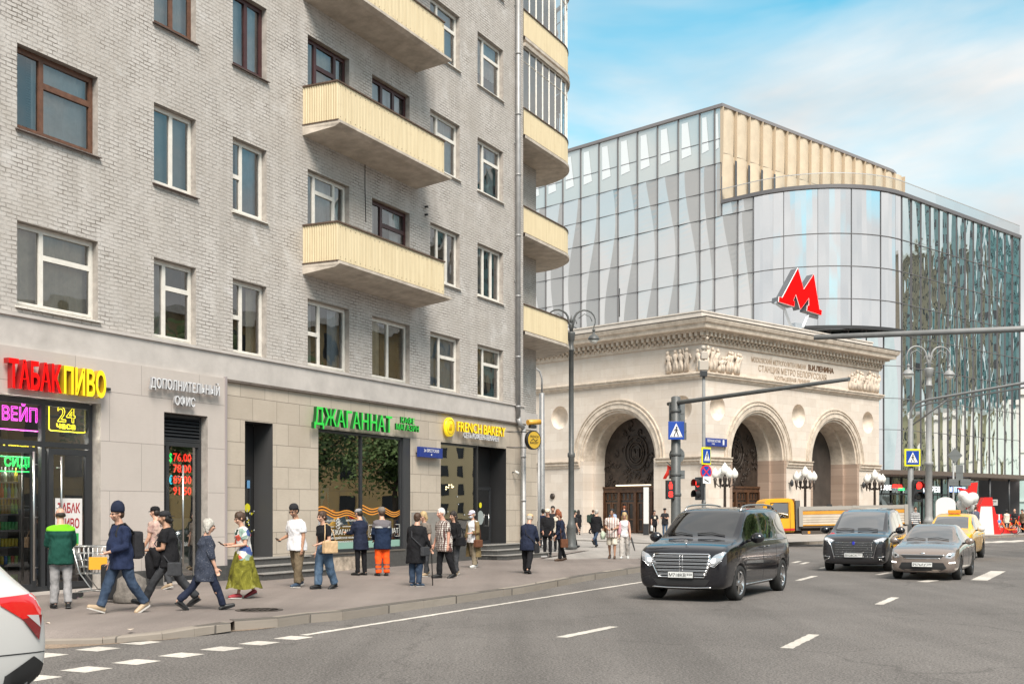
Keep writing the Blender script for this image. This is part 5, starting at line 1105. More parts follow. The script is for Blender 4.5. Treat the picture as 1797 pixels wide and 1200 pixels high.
fr.sweep([(-.02, 3.3), (.12, 3.3), (.12, 3.45), (-.02, 3.45)], [(p.x, p.y) for p in gfl])
o = k.build('shopfront', dk, gb); fr.build('frame', DARKFRAME, o)
for i in range(6):
    p = PR[0] + dr_ * (1 + 5.0 * i) + dl * 2.2; MB().tube([(p.x, p.y, 0), (p.x, p.y, 5.2)], .13, 10).build('column', DARKFRAME, gb)
GR = Frame(PR[0].x + DL[0] * 1.0, PR[0].y + DL[1] * 1.0, *DR)
def lit(name, label, body, u0, u1, v0, v1, m_):
    k = MB(); um = (u0 + u1) / 2; x0, x1 = GR.s_at(u0), GR.s_at(u1); z0, z1 = GR.hit(um, v1)[1], GR.hit(um, v0)[1]; text(k, body, x0, x1, z0, z1 - z0, 0, .08, 0, .01); o = k.build(name, m_); o.matrix_world = GR.M; tag(o, label, 'shop sign'); return o
LWH = mat('lit_white', (.8, .8, .8), .4, emit=(1, 1, 1), es=.6); LBL = mat('lit_blue', (.2, .3, .8), .4, emit=(.5, .65, 1), es=.9)
lit('shop_sign', 'small white illuminated word beneath the canopy beside the pavilion', 'КОФЕ', 1543, 1564, 851, 859, LWH)
lit('shop_sign', 'red illuminated strip of letters beneath the canopy', 'АПТЕКА', 1566, 1583, 850, 855.5, LEDR); lit('shop_sign', 'green illuminated letters beneath the red strip', 'АПТЕКА', 1577, 1587, 856, 860, LEDG)
lit('shop_sign', 'large white illuminated letters behind the tall lamp post', 'ГАЛЕРЕЯ', 1612, 1649, 853, 863, LWH)
lit('shop_sign', 'blue white illuminated letters beside the red display', 'МИТТЕЛЬ', 1666, 1696, 854, 863, LBL)
TEAL = mat('teal_plaster', (.33, .44, .42), .8, var=.08, vs=.8); PALE = mat('pale_plaster', (.62, .60, .56), .8, var=.06)
th = thing('side_building', 'low teal painted house beyond the glass block', 'building', M=Matrix.Identity(4)); YB = 152.0
k = MB(); k.box(54, 120, YB, YB + 20, 0, 5.6); k.build('wall', TEAL, th); k = MB(); k.box(54, 120, YB - .2, YB, 2.7, 3.0); k.build('string_course', mat('teal_trim', (.42, .50, .48), .7), th)
k = MB(); k.box(61.2, 63.2, YB - .1, YB + .1, 0, 2.5); k.build('door', mat('dark_teal_door', (.03, .05, .05), .5), th)
k = MB()
for x in (67, 72, 77): bars(k, x, x + 1.6, .8, 2.4, YB - .06, .12, .1)
k.build('window_frames', WHITE_PVC, th)
th2 = thing('pale_building', 'pale rendered house at the right edge beyond the glass block', 'building', M=Matrix.Identity(4))
k = MB(); k.box(66.5, 120, YB + 6, YB + 30, 5.6, 17.0); k.build('wall', PALE, th2); k = MB(); k.box(66.2, 120.4, YB + 5.6, YB + 30, 16.8, 17.5); k.box(66.3, 120.2, YB + 5.8, YB + 6, 9.2, 9.7); k.build('cornice', PALE, th2)
REFY = m_blocks('ochre_plaster', 9, 3.3, .05, (.50, .37, .17), (.47, .34, .16), (.40, .30, .16)); DKW = mat('dark_window', (.03, .035, .04), .2)
def block(label, x, y, ang, w_, d, h, m_, fl=3.3, win=True):
    t = thing('opposite_building', label, 'building', loc=(x, y, 0), rz=ang); MB().box(-w_ / 2, w_ / 2, 0, d, 0, h).build('wall', m_, t)
    k = MB(); nx, nz = int(w_ / 3), int(h / fl)
    for i in range(nx):
        for j in range(nz):
            cx = -w_ / 2 + (i + .5) * w_ / nx; cz = j * fl + fl * .3; k.box(cx - .65, cx + .65, -.04, .02, cz, cz + 1.9)
            if w_ < 60: k.box(w_ / 2 - .02, w_ / 2 + .04, (i + .5) * d / nx - .6, (i + .5) * d / nx + .6, cz, cz + 1.9)
    k.build('windows', DKW, t); MB().box(-w_ / 2 - .5, w_ / 2 + .5, -.5, d, h, h + .7).build('cornice', PALE, t)
block('ochre house across the street, seen only in reflections', 60, 56, R(-64 + 0), 44, 12, 17, REFY)
block('long cream house on the square, seen only in reflections', 128, 168, R(-66), 70, 16, 19, mat('cream_plaster', (.55, .46, .28), .8))
block('tall blue green office tower, seen only in reflections', 182, 196, R(-62), 44, 30, 78, mat('tower_teal', (.15, .28, .29), .35, var=.3, vs=.1), 3.6)
block('brown stone tower, seen only in reflections', 152, 152, R(-66), 17, 16, 52, mat('brown_stone', (.26, .215, .155), .8), 3.4)
LEAF = mat('tree_leaves', (.09, .15, .04), .7, var=.5, vs=2.0); BARK = mat('tree_bark', (.09, .07, .055), .9)
def tree_leafy(label, x, y, h, r, seed):
    rn = random.Random(seed); t = thing('broadleaf_tree', label, 'tree', loc=(x, y, 0)); k = MB(); k.tube([(0, 0, 0), (.1, 0, h * .3), (0, .2, h * .6), (.2, 0, h * .85)], [.25, .2, .13, .05], 8)
    for i in range(7): a = rn.uniform(0, 6.3); z = h * rn.uniform(.3, .6); k.tube([(0, 0, z), (math.cos(a) * r * .4, math.sin(a) * r * .4, z + h * .15), (math.cos(a) * r * .75, math.sin(a) * r * .75, z + h * .25)], [.09, .06, .02], 5)
    k.build('trunk', BARK, t); k = MB()
    for i in range(5200):
        a, b = rn.uniform(0, 6.3), rn.uniform(-1, 1); q = rn.random() ** .45; lump = 1 + .22 * math.sin(a * 3 + seed) + .18 * math.sin(b * 5 + a * 2)
        c = Vector((math.cos(a) * math.sqrt(1 - b * b) * r, math.sin(a) * math.sqrt(1 - b * b) * r, b * h * .36)) * q * lump + Vector((0, 0, h * .64)); s_ = rn.uniform(.12, .26)
        u_ = Vector((rn.gauss(0, 1), rn.gauss(0, 1), rn.gauss(0, 1))).normalized(); v_ = u_.orthogonal().normalized(); k.quad(c - u_ * s_, c - v_ * s_ * .6, c + u_ * s_, c + v_ * s_ * .6)
    k.build('crown', LEAF, t)
for i, (x, y, h) in enumerate(((31, 49, 10), (36, 55, 11), (46, 68, 9.5), (26, 41, 11))): tree_leafy(['broadleaf tree across the road, second nearest', 'tallest broadleaf tree across the road', 'farthest broadleaf tree across the road', 'broadleaf tree across the road, the nearest one'][i], x, y, h, 3.6, i + 3)
CROSSB = mat('crossing_blue', (.012, .06, .33), .35); CROSSY = mat('fluorescent_yellow', (.80, .78, .02), .4); SBACK = mat('sign_back', (.16, .17, .17), .5, .3); SRED = mat('sign_red_paint', (.65, .02, .02), .4)
FROST = mat('frosted_globe', (.75, .74, .70), .35, spec=.6)
def crossing_face(k, w_, h, y, mi_w, mi_b, flip=1):
    """white triangle with a walking figure, facing -y, centred"""
    k.add([(-w_ * .40, y, -h * .36), (w_ * .40, y, -h * .36), (0, y, h * .40)], [(0, 1, 2)], mi_w); s = h; yy = y - .003
    disc(k, .01 * flip, h * .16, h * .055, yy, mi_b, 10)
    P = lambda x, z: (x * s * flip, yy, z * s)
    k.add([P(-.05, .09), P(.06, .10), P(.05, -.08), P(-.04, -.08)], [(0, 1, 2, 3)], mi_b)
    k.add([P(-.04, -.06), P(.01, -.06), P(-.10, -.32), P(-.16, -.32)], [(0, 1, 2, 3)], mi_b); k.add([P(.0, -.06), P(.055, -.06), P(.15, -.31), P(.09, -.31)], [(0, 1, 2, 3)], mi_b)
    k.add([P(-.05, .09), P(-.02, .06), P(-.12, -.05), P(-.14, -.02)], [(0, 1, 2, 3)], mi_b); k.add([P(.03, .09), P(.06, .07), P(.13, -.03), P(.10, -.05)], [(0, 1, 2, 3)], mi_b)
    for i in (-3, -1, 1, 3): k.add([P(i * .09 - .04, -.33), P(i * .09 + .04, -.33), P(i * .08 + .03, -.305), P(i * .08 - .03, -.305)], [(0, 1, 2, 3)], mi_b)
def crossing_sign(label, p, rz, w_, h, yellow=False):
    t = thing('crossing_sign', label, 'road sign', loc=p, rz=rz); k = MB()
    if yellow: k.bbox(-w_ / 2 * 1.25, w_ / 2 * 1.25, -.0, .05, -h / 2 * 1.25, h / 2 * 1.25, .012); k.build('yellow_border', CROSSY, t); k = MB()
    k.bbox(-w_ / 2, w_ / 2, -.03, .02, -h / 2, h / 2, .008); k.build('plate', CROSSB, t); k = MB(); crossing_face(k, w_, h, -.034, 0, 1); k.build('symbol', [WPAINT, BLACK], t)
    k = MB(); k.box(-.05, .05, .05, .16, -h * .3, -h * .25); k.box(-.05, .05, .05, .16, h * .25, h * .3); k.build('bracket', DARKFRAME, t); return t
def pole(name, label, x, y, h, r0, r1, m_=POLEGREY, cat='pole', z0=0.0, collars=()):
    t = thing(name, label, cat, loc=(x, y, z0)); k = MB(); k.lathe([(r0 * 1.5, 0), (r0 * 1.5, .06), (r0 * 1.05, .10), (r0, .2), (r1, h), (r1 * .6, h + .03)], 14); k.build('shaft', m_, t)
    if collars:
        k = MB()
        for z in collars: k.lathe([(r0 * 1.02, z), (r0 * 1.12, z + .02), (r0 * 1.12, z + .08), (r0 * 1.02, z + .1)], 14)
        k.build('collar', m_, t)
    return t
px = (1186 - CX) / FPX * 36.0; PY = 36.0; zz = lambda v, Y: HC + (HV - v) / FPX * Y
t = pole('signal_pole', 'stout grey signal pole with signs and a long outreach arm at the pavement corner', px, PY, zz(697, 36), .15, .14, POLEDARK, collars=(.9, 2.1, 2.7, 3.3, 4.1, 4.6))
A0 = Vector((px, PY, zz(707, PY))); e_ = at(1490, 665, 29.9); s0 = A0 + (A0 - e_).normalized() * .38; k = MB(); k.tube([s0 - Vector((px, PY, 0)), A0 - Vector((px, PY, 0)), e_ - Vector((px, PY, 0))], [.055, .068, .05], 10); k.build('outreach_arm', POLEDARK, t)
crossing_sign('blue crossing sign with a walking man on the stout signal pole', (px - .02, PY - .22, zz(756, 36)), R(-4), .47, .54)
def backs(label, shape, p, rz, w_, h):
    k = MB()
    if shape == 'rect': k.bbox(-w_ / 2, w_ / 2, -.015, .015, -h / 2, h / 2, .006)
    elif shape == 'disc': k.lathe([(w_ / 2, -.015), (w_ / 2, .015)], 24, M=Matrix.Rotation(R(90), 4, 'X'))
    else: k.add([(0, -.015, -h / 2), (w_ / 2, -.015, 0), (0, -.015, h / 2), (-w_ / 2, -.015, 0), (0, .015, -h / 2), (w_ / 2, .015, 0), (0, .015, h / 2), (-w_ / 2, .015, 0)], [(0, 1, 2, 3), (7, 6, 5, 4), (0, 4, 5, 1), (1, 5, 6, 2), (2, 6, 7, 3), (3, 7, 4, 0)])
    k.box(-w_ / 2 * .9, w_ / 2 * .9, -.03, -.015, -.015, .02)
    o = k.build('road_sign', SBACK); o.location = p; o.rotation_euler = (0, 0, rz); return tag(o, label, 'road sign')
backs('grey back of the large square sign at the top of the stout signal pole', 'rect', (px + .06, PY + .2, zz(724, 36)), R(10), .50, .56); backs('grey back of a round sign on the stout signal pole', 'disc', (px + .06, PY + .2, zz(798, 36)), R(10), .48, .5)
backs('grey back of a small oblong sign below the round one', 'rect', (px + .06, PY + .2, zz(832, 36)), R(10), .49, .26); backs('narrow grey sign back behind the blue crossing sign', 'rect', (px + .27, PY + .12, zz(756, 36)), R(38), .16, .52)
t = thing('pedestrian_signal', 'black pedestrian signal showing a red man and red digits', 'traffic light', loc=(px - .19, PY - .16, zz(859, 36)), rz=R(12))
MB().bbox(-.13, .13, -.05, .07, -.28, .28, .012).build('housing', BLACK, t); k = MB(); disc(k, 0, .2, .035, -.054); k.add([(-.06, -.054, .16), (.06, -.054, .16), (.05, -.054, .02), (-.05, -.054, .02)], [(0, 1, 2, 3)]); k.build('red_man', LEDR, t); k = MB(); text(k, '8', -.07, .07, -.22, .18, -.054, .004, 0, .01); k.build('digits', LEDR, t); MB().box(.05, .2, .0, .05, -.22, -.18).box(.05, .2, .0, .05, .18, .22).build('bracket', DARKFRAME, t)
t = thing('flag', 'small red flag hanging beside the stout signal pole', 'flag', loc=(px - .16, PY + .3, zz(815, 36))); k = MB(); vs = []
for i in range(7):
    f_ = i / 6; vs += [(-.06 - .10 * f_ + .03 * math.sin(f_ * 5), .03 * math.sin(f_ * 7), .0 - .42 * f_), (.16 - .24 * f_ + .02 * math.sin(f_ * 6), .03 * math.cos(f_ * 6), -.12 - .34 * f_ + .04)]
k.add(vs, [(2 * i, 2 * i + 1, 2 * i + 3, 2 * i + 2) for i in range(6)], 0, True); k.build('cloth', mat('flag_red', (.72, .03, .015), .7), t); MB().tube([(-.08, .0, .1), (.18, 0, -.14)], .012, 6).build('stick', DARKFRAME, t)
Y2 = 58.0; x2 = (1235 - CX) / FPX * Y2
t = pole('camera_pole', 'slim grey pole carrying a camera box and crossing signs in front of the pavilion corner', x2, Y2, zz(655, Y2), .10, .075, POLEGREY, collars=(2.0, 4.4))
t = thing('traffic_camera', 'white camera box on top of the slim pole', 'camera', loc=(x2 - .02, Y2, zz(652, Y2)))
k = MB(); k.bbox(-.22, .22, -.2, .2, .05, .52, .03); k.build('housing', mat('camera_housing', (.42, .38, .33), .5), t); k = MB(); k.bbox(-.16, .16, -.22, .1, -.25, .02, .02); k.build('lens_unit', DARKFRAME, t); k = MB(); k.bbox(-.12, .2, -.14, .14, .6, .95, .03); k.tube([(0, 0, .5), (0, 0, 1.1)], .04, 8); k.ball((0, 0, 1.15), .12, 10, 6); k.build('antenna_unit', MATS['camera_housing'], t)
crossing_sign('fluorescent yellow crossing sign on the slim camera pole', (x2 + .10, Y2 - .2, zz(800, Y2)), R(38), .50, .66, True)
t = thing('no_stopping_sign', 'round blue no stopping sign with a red cross under the yellow crossing sign', 'road sign', loc=(x2 + .08, Y2 - .18, zz(828, Y2)), rz=R(30)); q_ = Matrix.Rotation(R(90), 4, 'X')
k = MB(); k.lathe([(.34, -.012), (.34, .02)], 28, 0, M=q_); k.build('ring', SRED, t); k = MB(); k.lathe([(.28, .021), (.28, .026)], 28, 0, M=q_); k.build('face', CROSSB, t); k = MB(); 
for s_ in (-1, 1): k.add([(-.2 * s_ - .04, -.03 - .002 * s_, -.2), (-.2 * s_ + .04, -.03 - .002 * s_, -.2), (.2 * s_ + .04, -.03 - .002 * s_, .2), (.2 * s_ - .04, -.03 - .002 * s_, .2)], [(0, 1, 2, 3)])
k.build('cross', SRED, t)
t = thing('arrow_plate', 'small white arrow plate beneath the no stopping sign', 'road sign', loc=(x2 + .12, Y2 - .18, zz(842, Y2)), rz=R(30)); MB().bbox(-.24, .24, -.012, .012, -.17, .17, .005).build('plate', WPAINT, t); k = MB(); k.add([(-.16, -.016, .06), (.1, -.016, -.06), (.1, -.016, -.12), (-.16, -.016, .0)], [(0, 1, 2, 3)]); k.build('arrow', BLACK, t)
def round_signal(label, p, rz, n, red_top=True, r=.15):
    t = thing('traffic_light', label, 'traffic light', loc=p, rz=rz); MB().bbox(-r * 1.15, r * 1.15, -.02, .2, -n * r * 1.25, n * r * 1.25, .03).build('housing', DARKFRAME, t)
    for i in range(n):
        z = (n - 1 - 2 * i) * r * 1.2; M_ = Matrix.Translation((0, -.03, z)) @ Matrix.Rotation(R(90), 4, 'X'); lens = MB(); lens.lathe([(r * .85, 0), (r * .6, .03), (.001, .05)], 16, M=M_)
        lens.build('lens', (LEDR if i == 0 and red_top else mat('dark_lens', (.02, .02, .018), .2)), t); v_ = MB(); vs = []
        for q in range(15):
            a = R(-35 + 250 * q / 14); vs += [(r * math.cos(a), -.02, z + r * math.sin(a)), (r * 1.02 * math.cos(a), -.02 - .26, z + r * math.sin(a) - .02)]
        v_.add(vs, [(2 * j, 2 * j + 2, 2 * j + 3, 2 * j + 1) for j in range(14)], 0, True); v_.build('visor', BLACK, t)
    return t
round_signal('two lamp signal with a red light on the slim camera pole', (x2 - .28, Y2 - .1, zz(857, Y2)), R(-62), 2, True, .22)
Y3 = 74.0; x3 = (1598 - CX) / FPX * Y3
t = pole('signal_pole', 'far grey signal pole whose twin pipe arm reaches out to the right', x3, Y3, zz(735, Y3), .19, .16, POLEGREY); B0 = Vector((x3, Y3, 0)); k = MB()
en = at(1830, 666, 62.0); k.tube([Vector((0, 0, 6.9)), Vector((.0, 0, 7.7)), Vector((.25, -.2, 8.2)), Vector((.9, -.5, zz(701, Y3) - .05)), en - B0], .075, 8); k.tube([Vector((.1, 0, 6.9)), Vector((.9, -.5, zz(701, Y3) - .3)).lerp(en - B0, .2)], .05, 8); k.tube([Vector((.25, -.2, 7.95)), Vector((.9, -.5, zz(701, Y3) - .3)), en - B0 - Vector((0, 0, .25))], .05, 8); k.build('outreach_arm', POLEGREY, t)
crossing_sign('fluorescent yellow crossing sign with a walking man on the far signal pole', (x3 + .02, Y3 - .3, zz(803, Y3)), R(4), .80, .84, True)
round_signal('round hooded signal glowing red on the far signal pole', (x3 + .35, Y3 - .4, zz(861, Y3)), R(8), 2, True, .27)
pr_ = Vector((15.6, 28.6, -.15)); t = thing('overhead_arm_pole', 'thick grey overhead arm reaching in from a pole outside the right edge', 'pole', loc=pr_); k = MB(); k.lathe([(.2, 0), (.16, 6.6)], 14); k.build('shaft', POLEGREY, t); l0, l1 = at(1428, 592, 30), at(1797, 577, 29); d = (l1 - l0); k = MB(); k.tube([l0 - pr_, l1 - pr_, l0 + d * ((15.6 - l0.x) / d.x) - pr_], [.065, .075, .08], 12); k.build('outreach_arm', POLEGREY, t)
def ornate(label, u, Y, vt, m_, arms, sc=1.0, rz=0.0, r=.11, base_h=0.0):
    x = (u - CX) / FPX * Y; H = zz(vt, Y); t = thing('street_lamp', label, 'street lamp', loc=(x, Y, 0), rz=rz)
    k = MB(); k.lathe([(r * 2.4, 0), (r * 2.4, .12), (r * 2.0, .2), (r * 1.9, .9), (r * 2.1, .95), (r * 1.5, 1.1), (r * 1.25, 1.3), (r * 1.2, H * .42), (r * 1.55, H * .425), (r * 1.55, H * .44), (r * 1.1, H * .445), (r, H - 1.1 * sc), (r * 1.25, H - 1.08 * sc), (r * 1.25, H - 1.0 * sc), (r, H - .98 * sc), (r, H - .55 * sc), (r * 1.35, H - .5 * sc), (r * 1.6, H - .12 * sc), (r * 1.7, H - .05 * sc), (r * .9, H)], 16); k.build('post', m_, t)
    k = MB(); k.tube([(0, 0, H - .1), (0, 0, H + .55 * sc)], .03 * sc, 6); k.lathe([(.001, .0), (.07 * sc, .1 * sc), (.09 * sc, .2 * sc), (.04 * sc, .38 * sc), (.001, .5 * sc)], 10, c=(0, 0, H + .45 * sc))
    for s_ in (-1, 1): k.tube([(s_ * .12 * sc, 0, H + .5 * sc), (s_ * .03 * sc, 0, H + .52 * sc), (s_ * .10 * sc, 0, H + .68 * sc), (s_ * .25 * sc, 0, H + .66 * sc), (s_ * .32 * sc, 0, H + .45 * sc)], .025 * sc, 6)
    k.build('finial', m_, t)
    for a in arms:
        M_ = Matrix.Rotation(a, 4, 'Z'); k = MB(); path = [(0, .0, H - .05)]
        for i in range(11): q = math.pi * (1 - i / 10 * 1.18); path.append(((.82 + .62 * math.cos(q)) * sc - .05 * sc, 0, H + (.62 + .62 * math.sin(q)) * sc + (0)))
        k.tube(path, [.07 * sc] + [.065 * sc - .004 * sc * i for i in range(11)], 8, M=M_); ex, ez = path[-1][0], path[-1][2]
        k.tube([(.42 * sc, 0, H + .75 * sc), (.75 * sc, 0, H + 1.02 * sc), (1.1 * sc, 0, H + .85 * sc), (1.2 * sc, 0, H + .6 * sc)], .022 * sc, 6, M=M_); k.tube([(.3 * sc, 0, H + .2 * sc), (.02, 0, H + .35 * sc)], .03 * sc, 6, M=M_)
        ar = k.build('lamp_arm', m_, t); hx = ex; k = MB(); hz = ez - .1 * sc
        k.tube([(hx, 0, ez + .03), (hx, 0, hz - .05 * sc)], .018 * sc, 6, M=M_); k.lathe([(.03 * sc, .0), (.10 * sc, -.06 * sc), (.10 * sc, -.1 * sc), (.07 * sc, -.12 * sc), (.07 * sc, -.3 * sc), (.20 * sc, -.38 * sc), (.30 * sc, -.5 * sc), (.33 * sc, -.58 * sc), (.33 * sc, -.62 * sc), (.27 * sc, -.63 * sc)], 16, 0, M_, True, (hx, 0, hz)); k.build('lamp_head', m_, t)
        k = MB(); k.lathe([(.26 * sc, -.62 * sc), (.24 * sc, -.72 * sc), (.15 * sc, -.83 * sc), (.001, -.87 * sc)], 16, 0, M_, True, (hx, 0, hz)); k.build('lamp_glass', FROST, t)
    return t
ornate('tall dark ornate lamp post with curled arms beside the apartment house corner', 1002.5, 52.0, 582, POLEDARK, (R(0), R(180)), .76, R(6), .105)
ornate('tall pale grey ornate lamp post with two curled lamps in front of the glass block', 1630, 76.0, 645, mat('lamp_grey', (.27, .275, .275), .5, var=.15), (R(0), R(180)), 1.08, R(10), .175)
Y4 = 58.0; x4 = (951 - CX) / FPX * Y4; t = pole('cobra_lamp', 'plain grey pole with a thin curved lamp arm behind the apartment house corner', x4, Y4, zz(690, Y4), .16, .12, GALV, 'street lamp', collars=(1.4,)); k = MB(); H = zz(690, Y4); k.tube([(0, 0, H), (0, 0, H + .7), (-.1, 0, H + 1.05), (-.35, 0, H + 1.25), (-.7, 0, H + 1.2)], .045, 8); k.build('lamp_arm', GALV, t); k = MB(); k.bbox(-1.2, -.6, -.12, .12, H + 1.12, H + 1.24, .04); k.build('lamp_head', GALV, t)
Y5 = 1.7 * FPX / (977 - HV); x5 = (945.5 - CX) / FPX * Y5; t = thing('sign_post', 'thin grey post with a foot plate standing beyond the bakery steps', 'post', loc=(x5, Y5, 0)); MB().tube([(0, 0, 0), (0, 0, 3.9)], .045, 10).build('shaft', GALV, t); MB().bbox(-.16, .3, -.2, .2, 0, .05, .01).build('foot_plate', GALV, t)
xs_ = S_END - .05; t = thing('hanging_sign', 'round gold bakery sign on a bracket at the apartment house corner', 'sign', M=FA.M @ Matrix.Translation((FA.s_at(935, -.9), -.9, FA.hit(935, 772, -.9)[1])) @ Matrix.Rotation(R(-22), 4, 'Z'))
k = MB(); k.lathe([(.34, -.07), (.34, .07)], 28, 0, M=q_); k.build('drum', BLACK, t); k = MB(); k.lathe([(.30, .071), (.30, .078)], 28, M=q_); k.build('face', mat('gold_face', (.62, .40, .05), .35, .2), t); k = MB(); text(k, 'FRENCH', -.2, .2, .08, .09, -.083, .004); text(k, 'BAKERY', -.2, .2, -.14, .09, -.083, .004); k.tube([(-.16, -.085, -.02), (-.05, -.085, .04), (.05, -.085, -.03), (.16, -.085, .03)], .012, 5); k.build('lettering', BLACK, t)
k = MB(); k.tube([(-.3, .0, .28), (-.95, .35, .28)], .02, 6); k.tube([(-.3, .0, -.28), (-.95, .35, -.28)], .02, 6); k.build('bracket', DARKFRAME, t); k = MB(); k.tube([(-.25, 0, .62), (.3, -.05, .66)], .1, 10); k.build('lamp_hood', mat('amber_hood', (.6, .32, .04), .4), t); k = MB(); k.bbox(-.15, .12, -.08, .08, .42, .54, .02); k.build('camera', DARKFRAME, t)
def globes(label, s_, hh=4.15):
    p = FR.pt(s_, -2.4, 0); t = thing('globe_lamp', label, 'street lamp', loc=(p.x, p.y, 0), rz=R(15), group='globe lamps in front of the pavilion'); k = MB(); k.lathe([(.28, 0), (.28, .3), (.16, .5), (.10, .7), (.085, hh - 1.0), (.15, hh - .95), (.15, hh - .85), (.09, hh - .8), (.16, hh - .45), (.06, hh - .2)], 12); k.build('post', mat('bronze_post', (.055, .042, .035), .5, .3), t); k = MB()
    for a in range(4):
        an = R(90 * a); M_ = Matrix.Rotation(an, 4, 'Z'); k.tube([(0, 0, hh - .75), (.4, 0, hh - .95), (.68, 0, hh - .7), (.68, 0, hh - .42)], .04, 6, M=M_); k.lathe([(.03, -1.05), (.09, -.7), (.13, -.45), (.06, -.42)], 8, M=M_, c=(.68, 0, hh))
    k.build('arms', MATS['bronze_post'], t)
    for a in range(4): 
        M_ = Matrix.Rotation(R(90 * a), 4, 'Z'); g_ = MB(); g_.lathe([(.10, 0), (.21, .12), (.24, .28), (.20, .42), (.10, .56), (.03, .66), (.001, .7)], 14, M=M_, c=(.68, 0, hh - .42)); g_.build('globe', FROST, t)
    g_ = MB(); g_.lathe([(.12, 0), (.25, .14), (.28, .32), (.23, .5), (.12, .66), (.03, .78), (.001, .82)], 14, c=(0, 0, hh - .2)); g_.build('globe', FROST, t)
globes('white globe lamp cluster left of the middle arch', FR.s_at(1272, -2.4)); globes('white globe lamp cluster between the two right-hand arches', FR.s_at(1413, -2.4)); globes('white globe lamp cluster at the right end of the pavilion', FR.s_at(1535, -2.4))
p = gnd(1134, 938.5); t = thing('info_stele', 'tall slim white information pillar beside the big arch', 'info pillar', loc=p, rz=R(-20)); MB().bbox(-.17, .17, -.1, .1, .75, 3.2, .03).build('panel', mat('stele_white', (.62, .64, .62), .4), t); MB().bbox(-.18, .18, -.11, .11, 0, .76, .02).build('base', DARKFRAME, t)
Y6 = 75.0; x6 = (1673 - CX) / FPX * Y6; t = pole('sign_post', 'thin grey post carrying the back of a diamond sign', x6, Y6, zz(785, Y6), .07, .06, GALV)
backs('grey back of a diamond sign on the thin post', 'diamond', (x6 + .06, Y6 - .1, zz(799, Y6)), 0, .95, .95); backs('tall grey sign back beneath the diamond', 'rect', (x6 + .35, Y6 - .08, zz(829, Y6)), 0, .45, .95); backs('left low grey sign back beneath the diamond', 'rect', (x6 - .02, Y6 - .1, zz(846, Y6)), 0, .6, .4); backs('right low grey sign back beneath the diamond', 'rect', (x6 + .72, Y6 - .1, zz(846, Y6)), 0, .65, .4)
p = gnd(1729, 937); t = thing('promotion_stand', 'red and white promotional arch stand on a low red base', 'stand', loc=p); k = MB(); k.prism([(-.75, 0), (.6, 0), (.35, 1.95), (-.45, 1.95)], -.3, .3, 'y'); k.build('white_body', mat('promo_white', (.66, .66, .64), .5), t); k = MB(); k.prism([(-.50, 1.95), (.42, 1.95), (.36, 2.55), (-.2, 2.55)], -.33, .33, 'y'); k.prism([(-.95, 0), (-.72, 0), (-.42, 1.95), (-.55, 1.95)], -.32, .32, 'y'); k.prism([(.5, 0), (.95, 0), (.5, 1.9), (.35, 1.9)], -.32, .32, 'y'); k.build('red_frame', mat('promo_red', (.68, .015, .012), .45), t)
p = gnd(1735, 935.5, 0); MB().bbox(-2.2, 1.9, -.4, .4, 0, .42, .03).build('display_plinth', MATS['promo_red'], M=Matrix.Translation(p), label='long low red display base on the far pavement', cat='base')
p = gnd(1736, 930, 0)
for i in range(5):
    t = thing('gift_box', ['red gift box with white ribbon, the leftmost of the row', 'red gift box with white ribbon, second from the left', 'red gift box with white ribbon, middle of the row', 'red gift box with white ribbon, second from the right', 'red gift box with white ribbon, the rightmost of the row'][i], 'box', loc=p + Vector((.1 + i * .62, 0, .42)), group='red gift boxes on the base'); h = .75 + .15 * (i % 2); MB().bbox(-.25, .25, -.25, .25, 0, h, .02).build('box', MATS['promo_red'], t); MB().box(-.05, .05, -.262, .262, .01, h + .008).build('ribbon', WPAINT, t)
p = Vector(((1700 - CX) / FPX * 80, 80, 0)); t = thing('red_display', 'tall angular red display board behind the white balloons', 'display', loc=p); k = MB(); z0, z1 = zz(869, 80), zz(846, 80); k.prism([(-.72, z0 + .5), (-.3, z0), (.45, z0 - .1), (.55, z1), (.1, z1 - .05), (-.05, z1 - .5), (-.72, z1 - .35)], -.15, .15, 'y'); fixn(k.build('board', MATS['promo_red'], t)); MB().tube([(0, .05, 0), (0, .05, z0 + .2)], .06, 8).build('post', DARKFRAME, t)
BAL = mat('white_balloon', (.70, .70, .68), .25, coat=.3); BALR = mat('red_balloon', (.6, .03, .03), .25)
for i, (u, v, r, m_, lb) in enumerate(((1698, 877, .42, BAL, 'large white balloon in the middle of the cluster'), (1707, 874, .38, BAL, 'white balloon at the upper right of the cluster'), (1690, 870, .34, BAL, 'white balloon at the top left of the cluster'), (1688, 885, .36, BAL, 'white balloon at the lower left of the cluster'), (1696, 886, .25, BALR, 'small red balloon in the cluster'), (1702, 889, .30, BAL, 'white balloon at the bottom right of the cluster'), (1689, 890, .2, BALR, 'small red balloon lowest in the cluster'))):
    p = at(u, v, 76 + .2 * i); t = thing('balloon', lb, 'balloon', loc=p, group='balloons by the red display'); k = MB(); k.lathe([(.001, -r * 1.15), (r * .35, -r * .95), (r * .8, -r * .5), (r, .1 * r), (r * .8, r * .65), (r * .45, r * .92), (.001, r)], 14); k.build('skin', m_, t); MB().tube([(0, 0, -r * 1.1), (.05, 0, -r * 1.1 - .4), (0, 0, -p.z + .3)], .008, 4).build('string', WPAINT, t)
p = gnd(1724, 936); t = thing('direction_post', 'grey post with two small white direction boards by the promotional stand', 'sign', loc=p); MB().tube([(0, 0, 0), (0, 0, 2.55)], .06, 8).build('shaft', GALV, t)
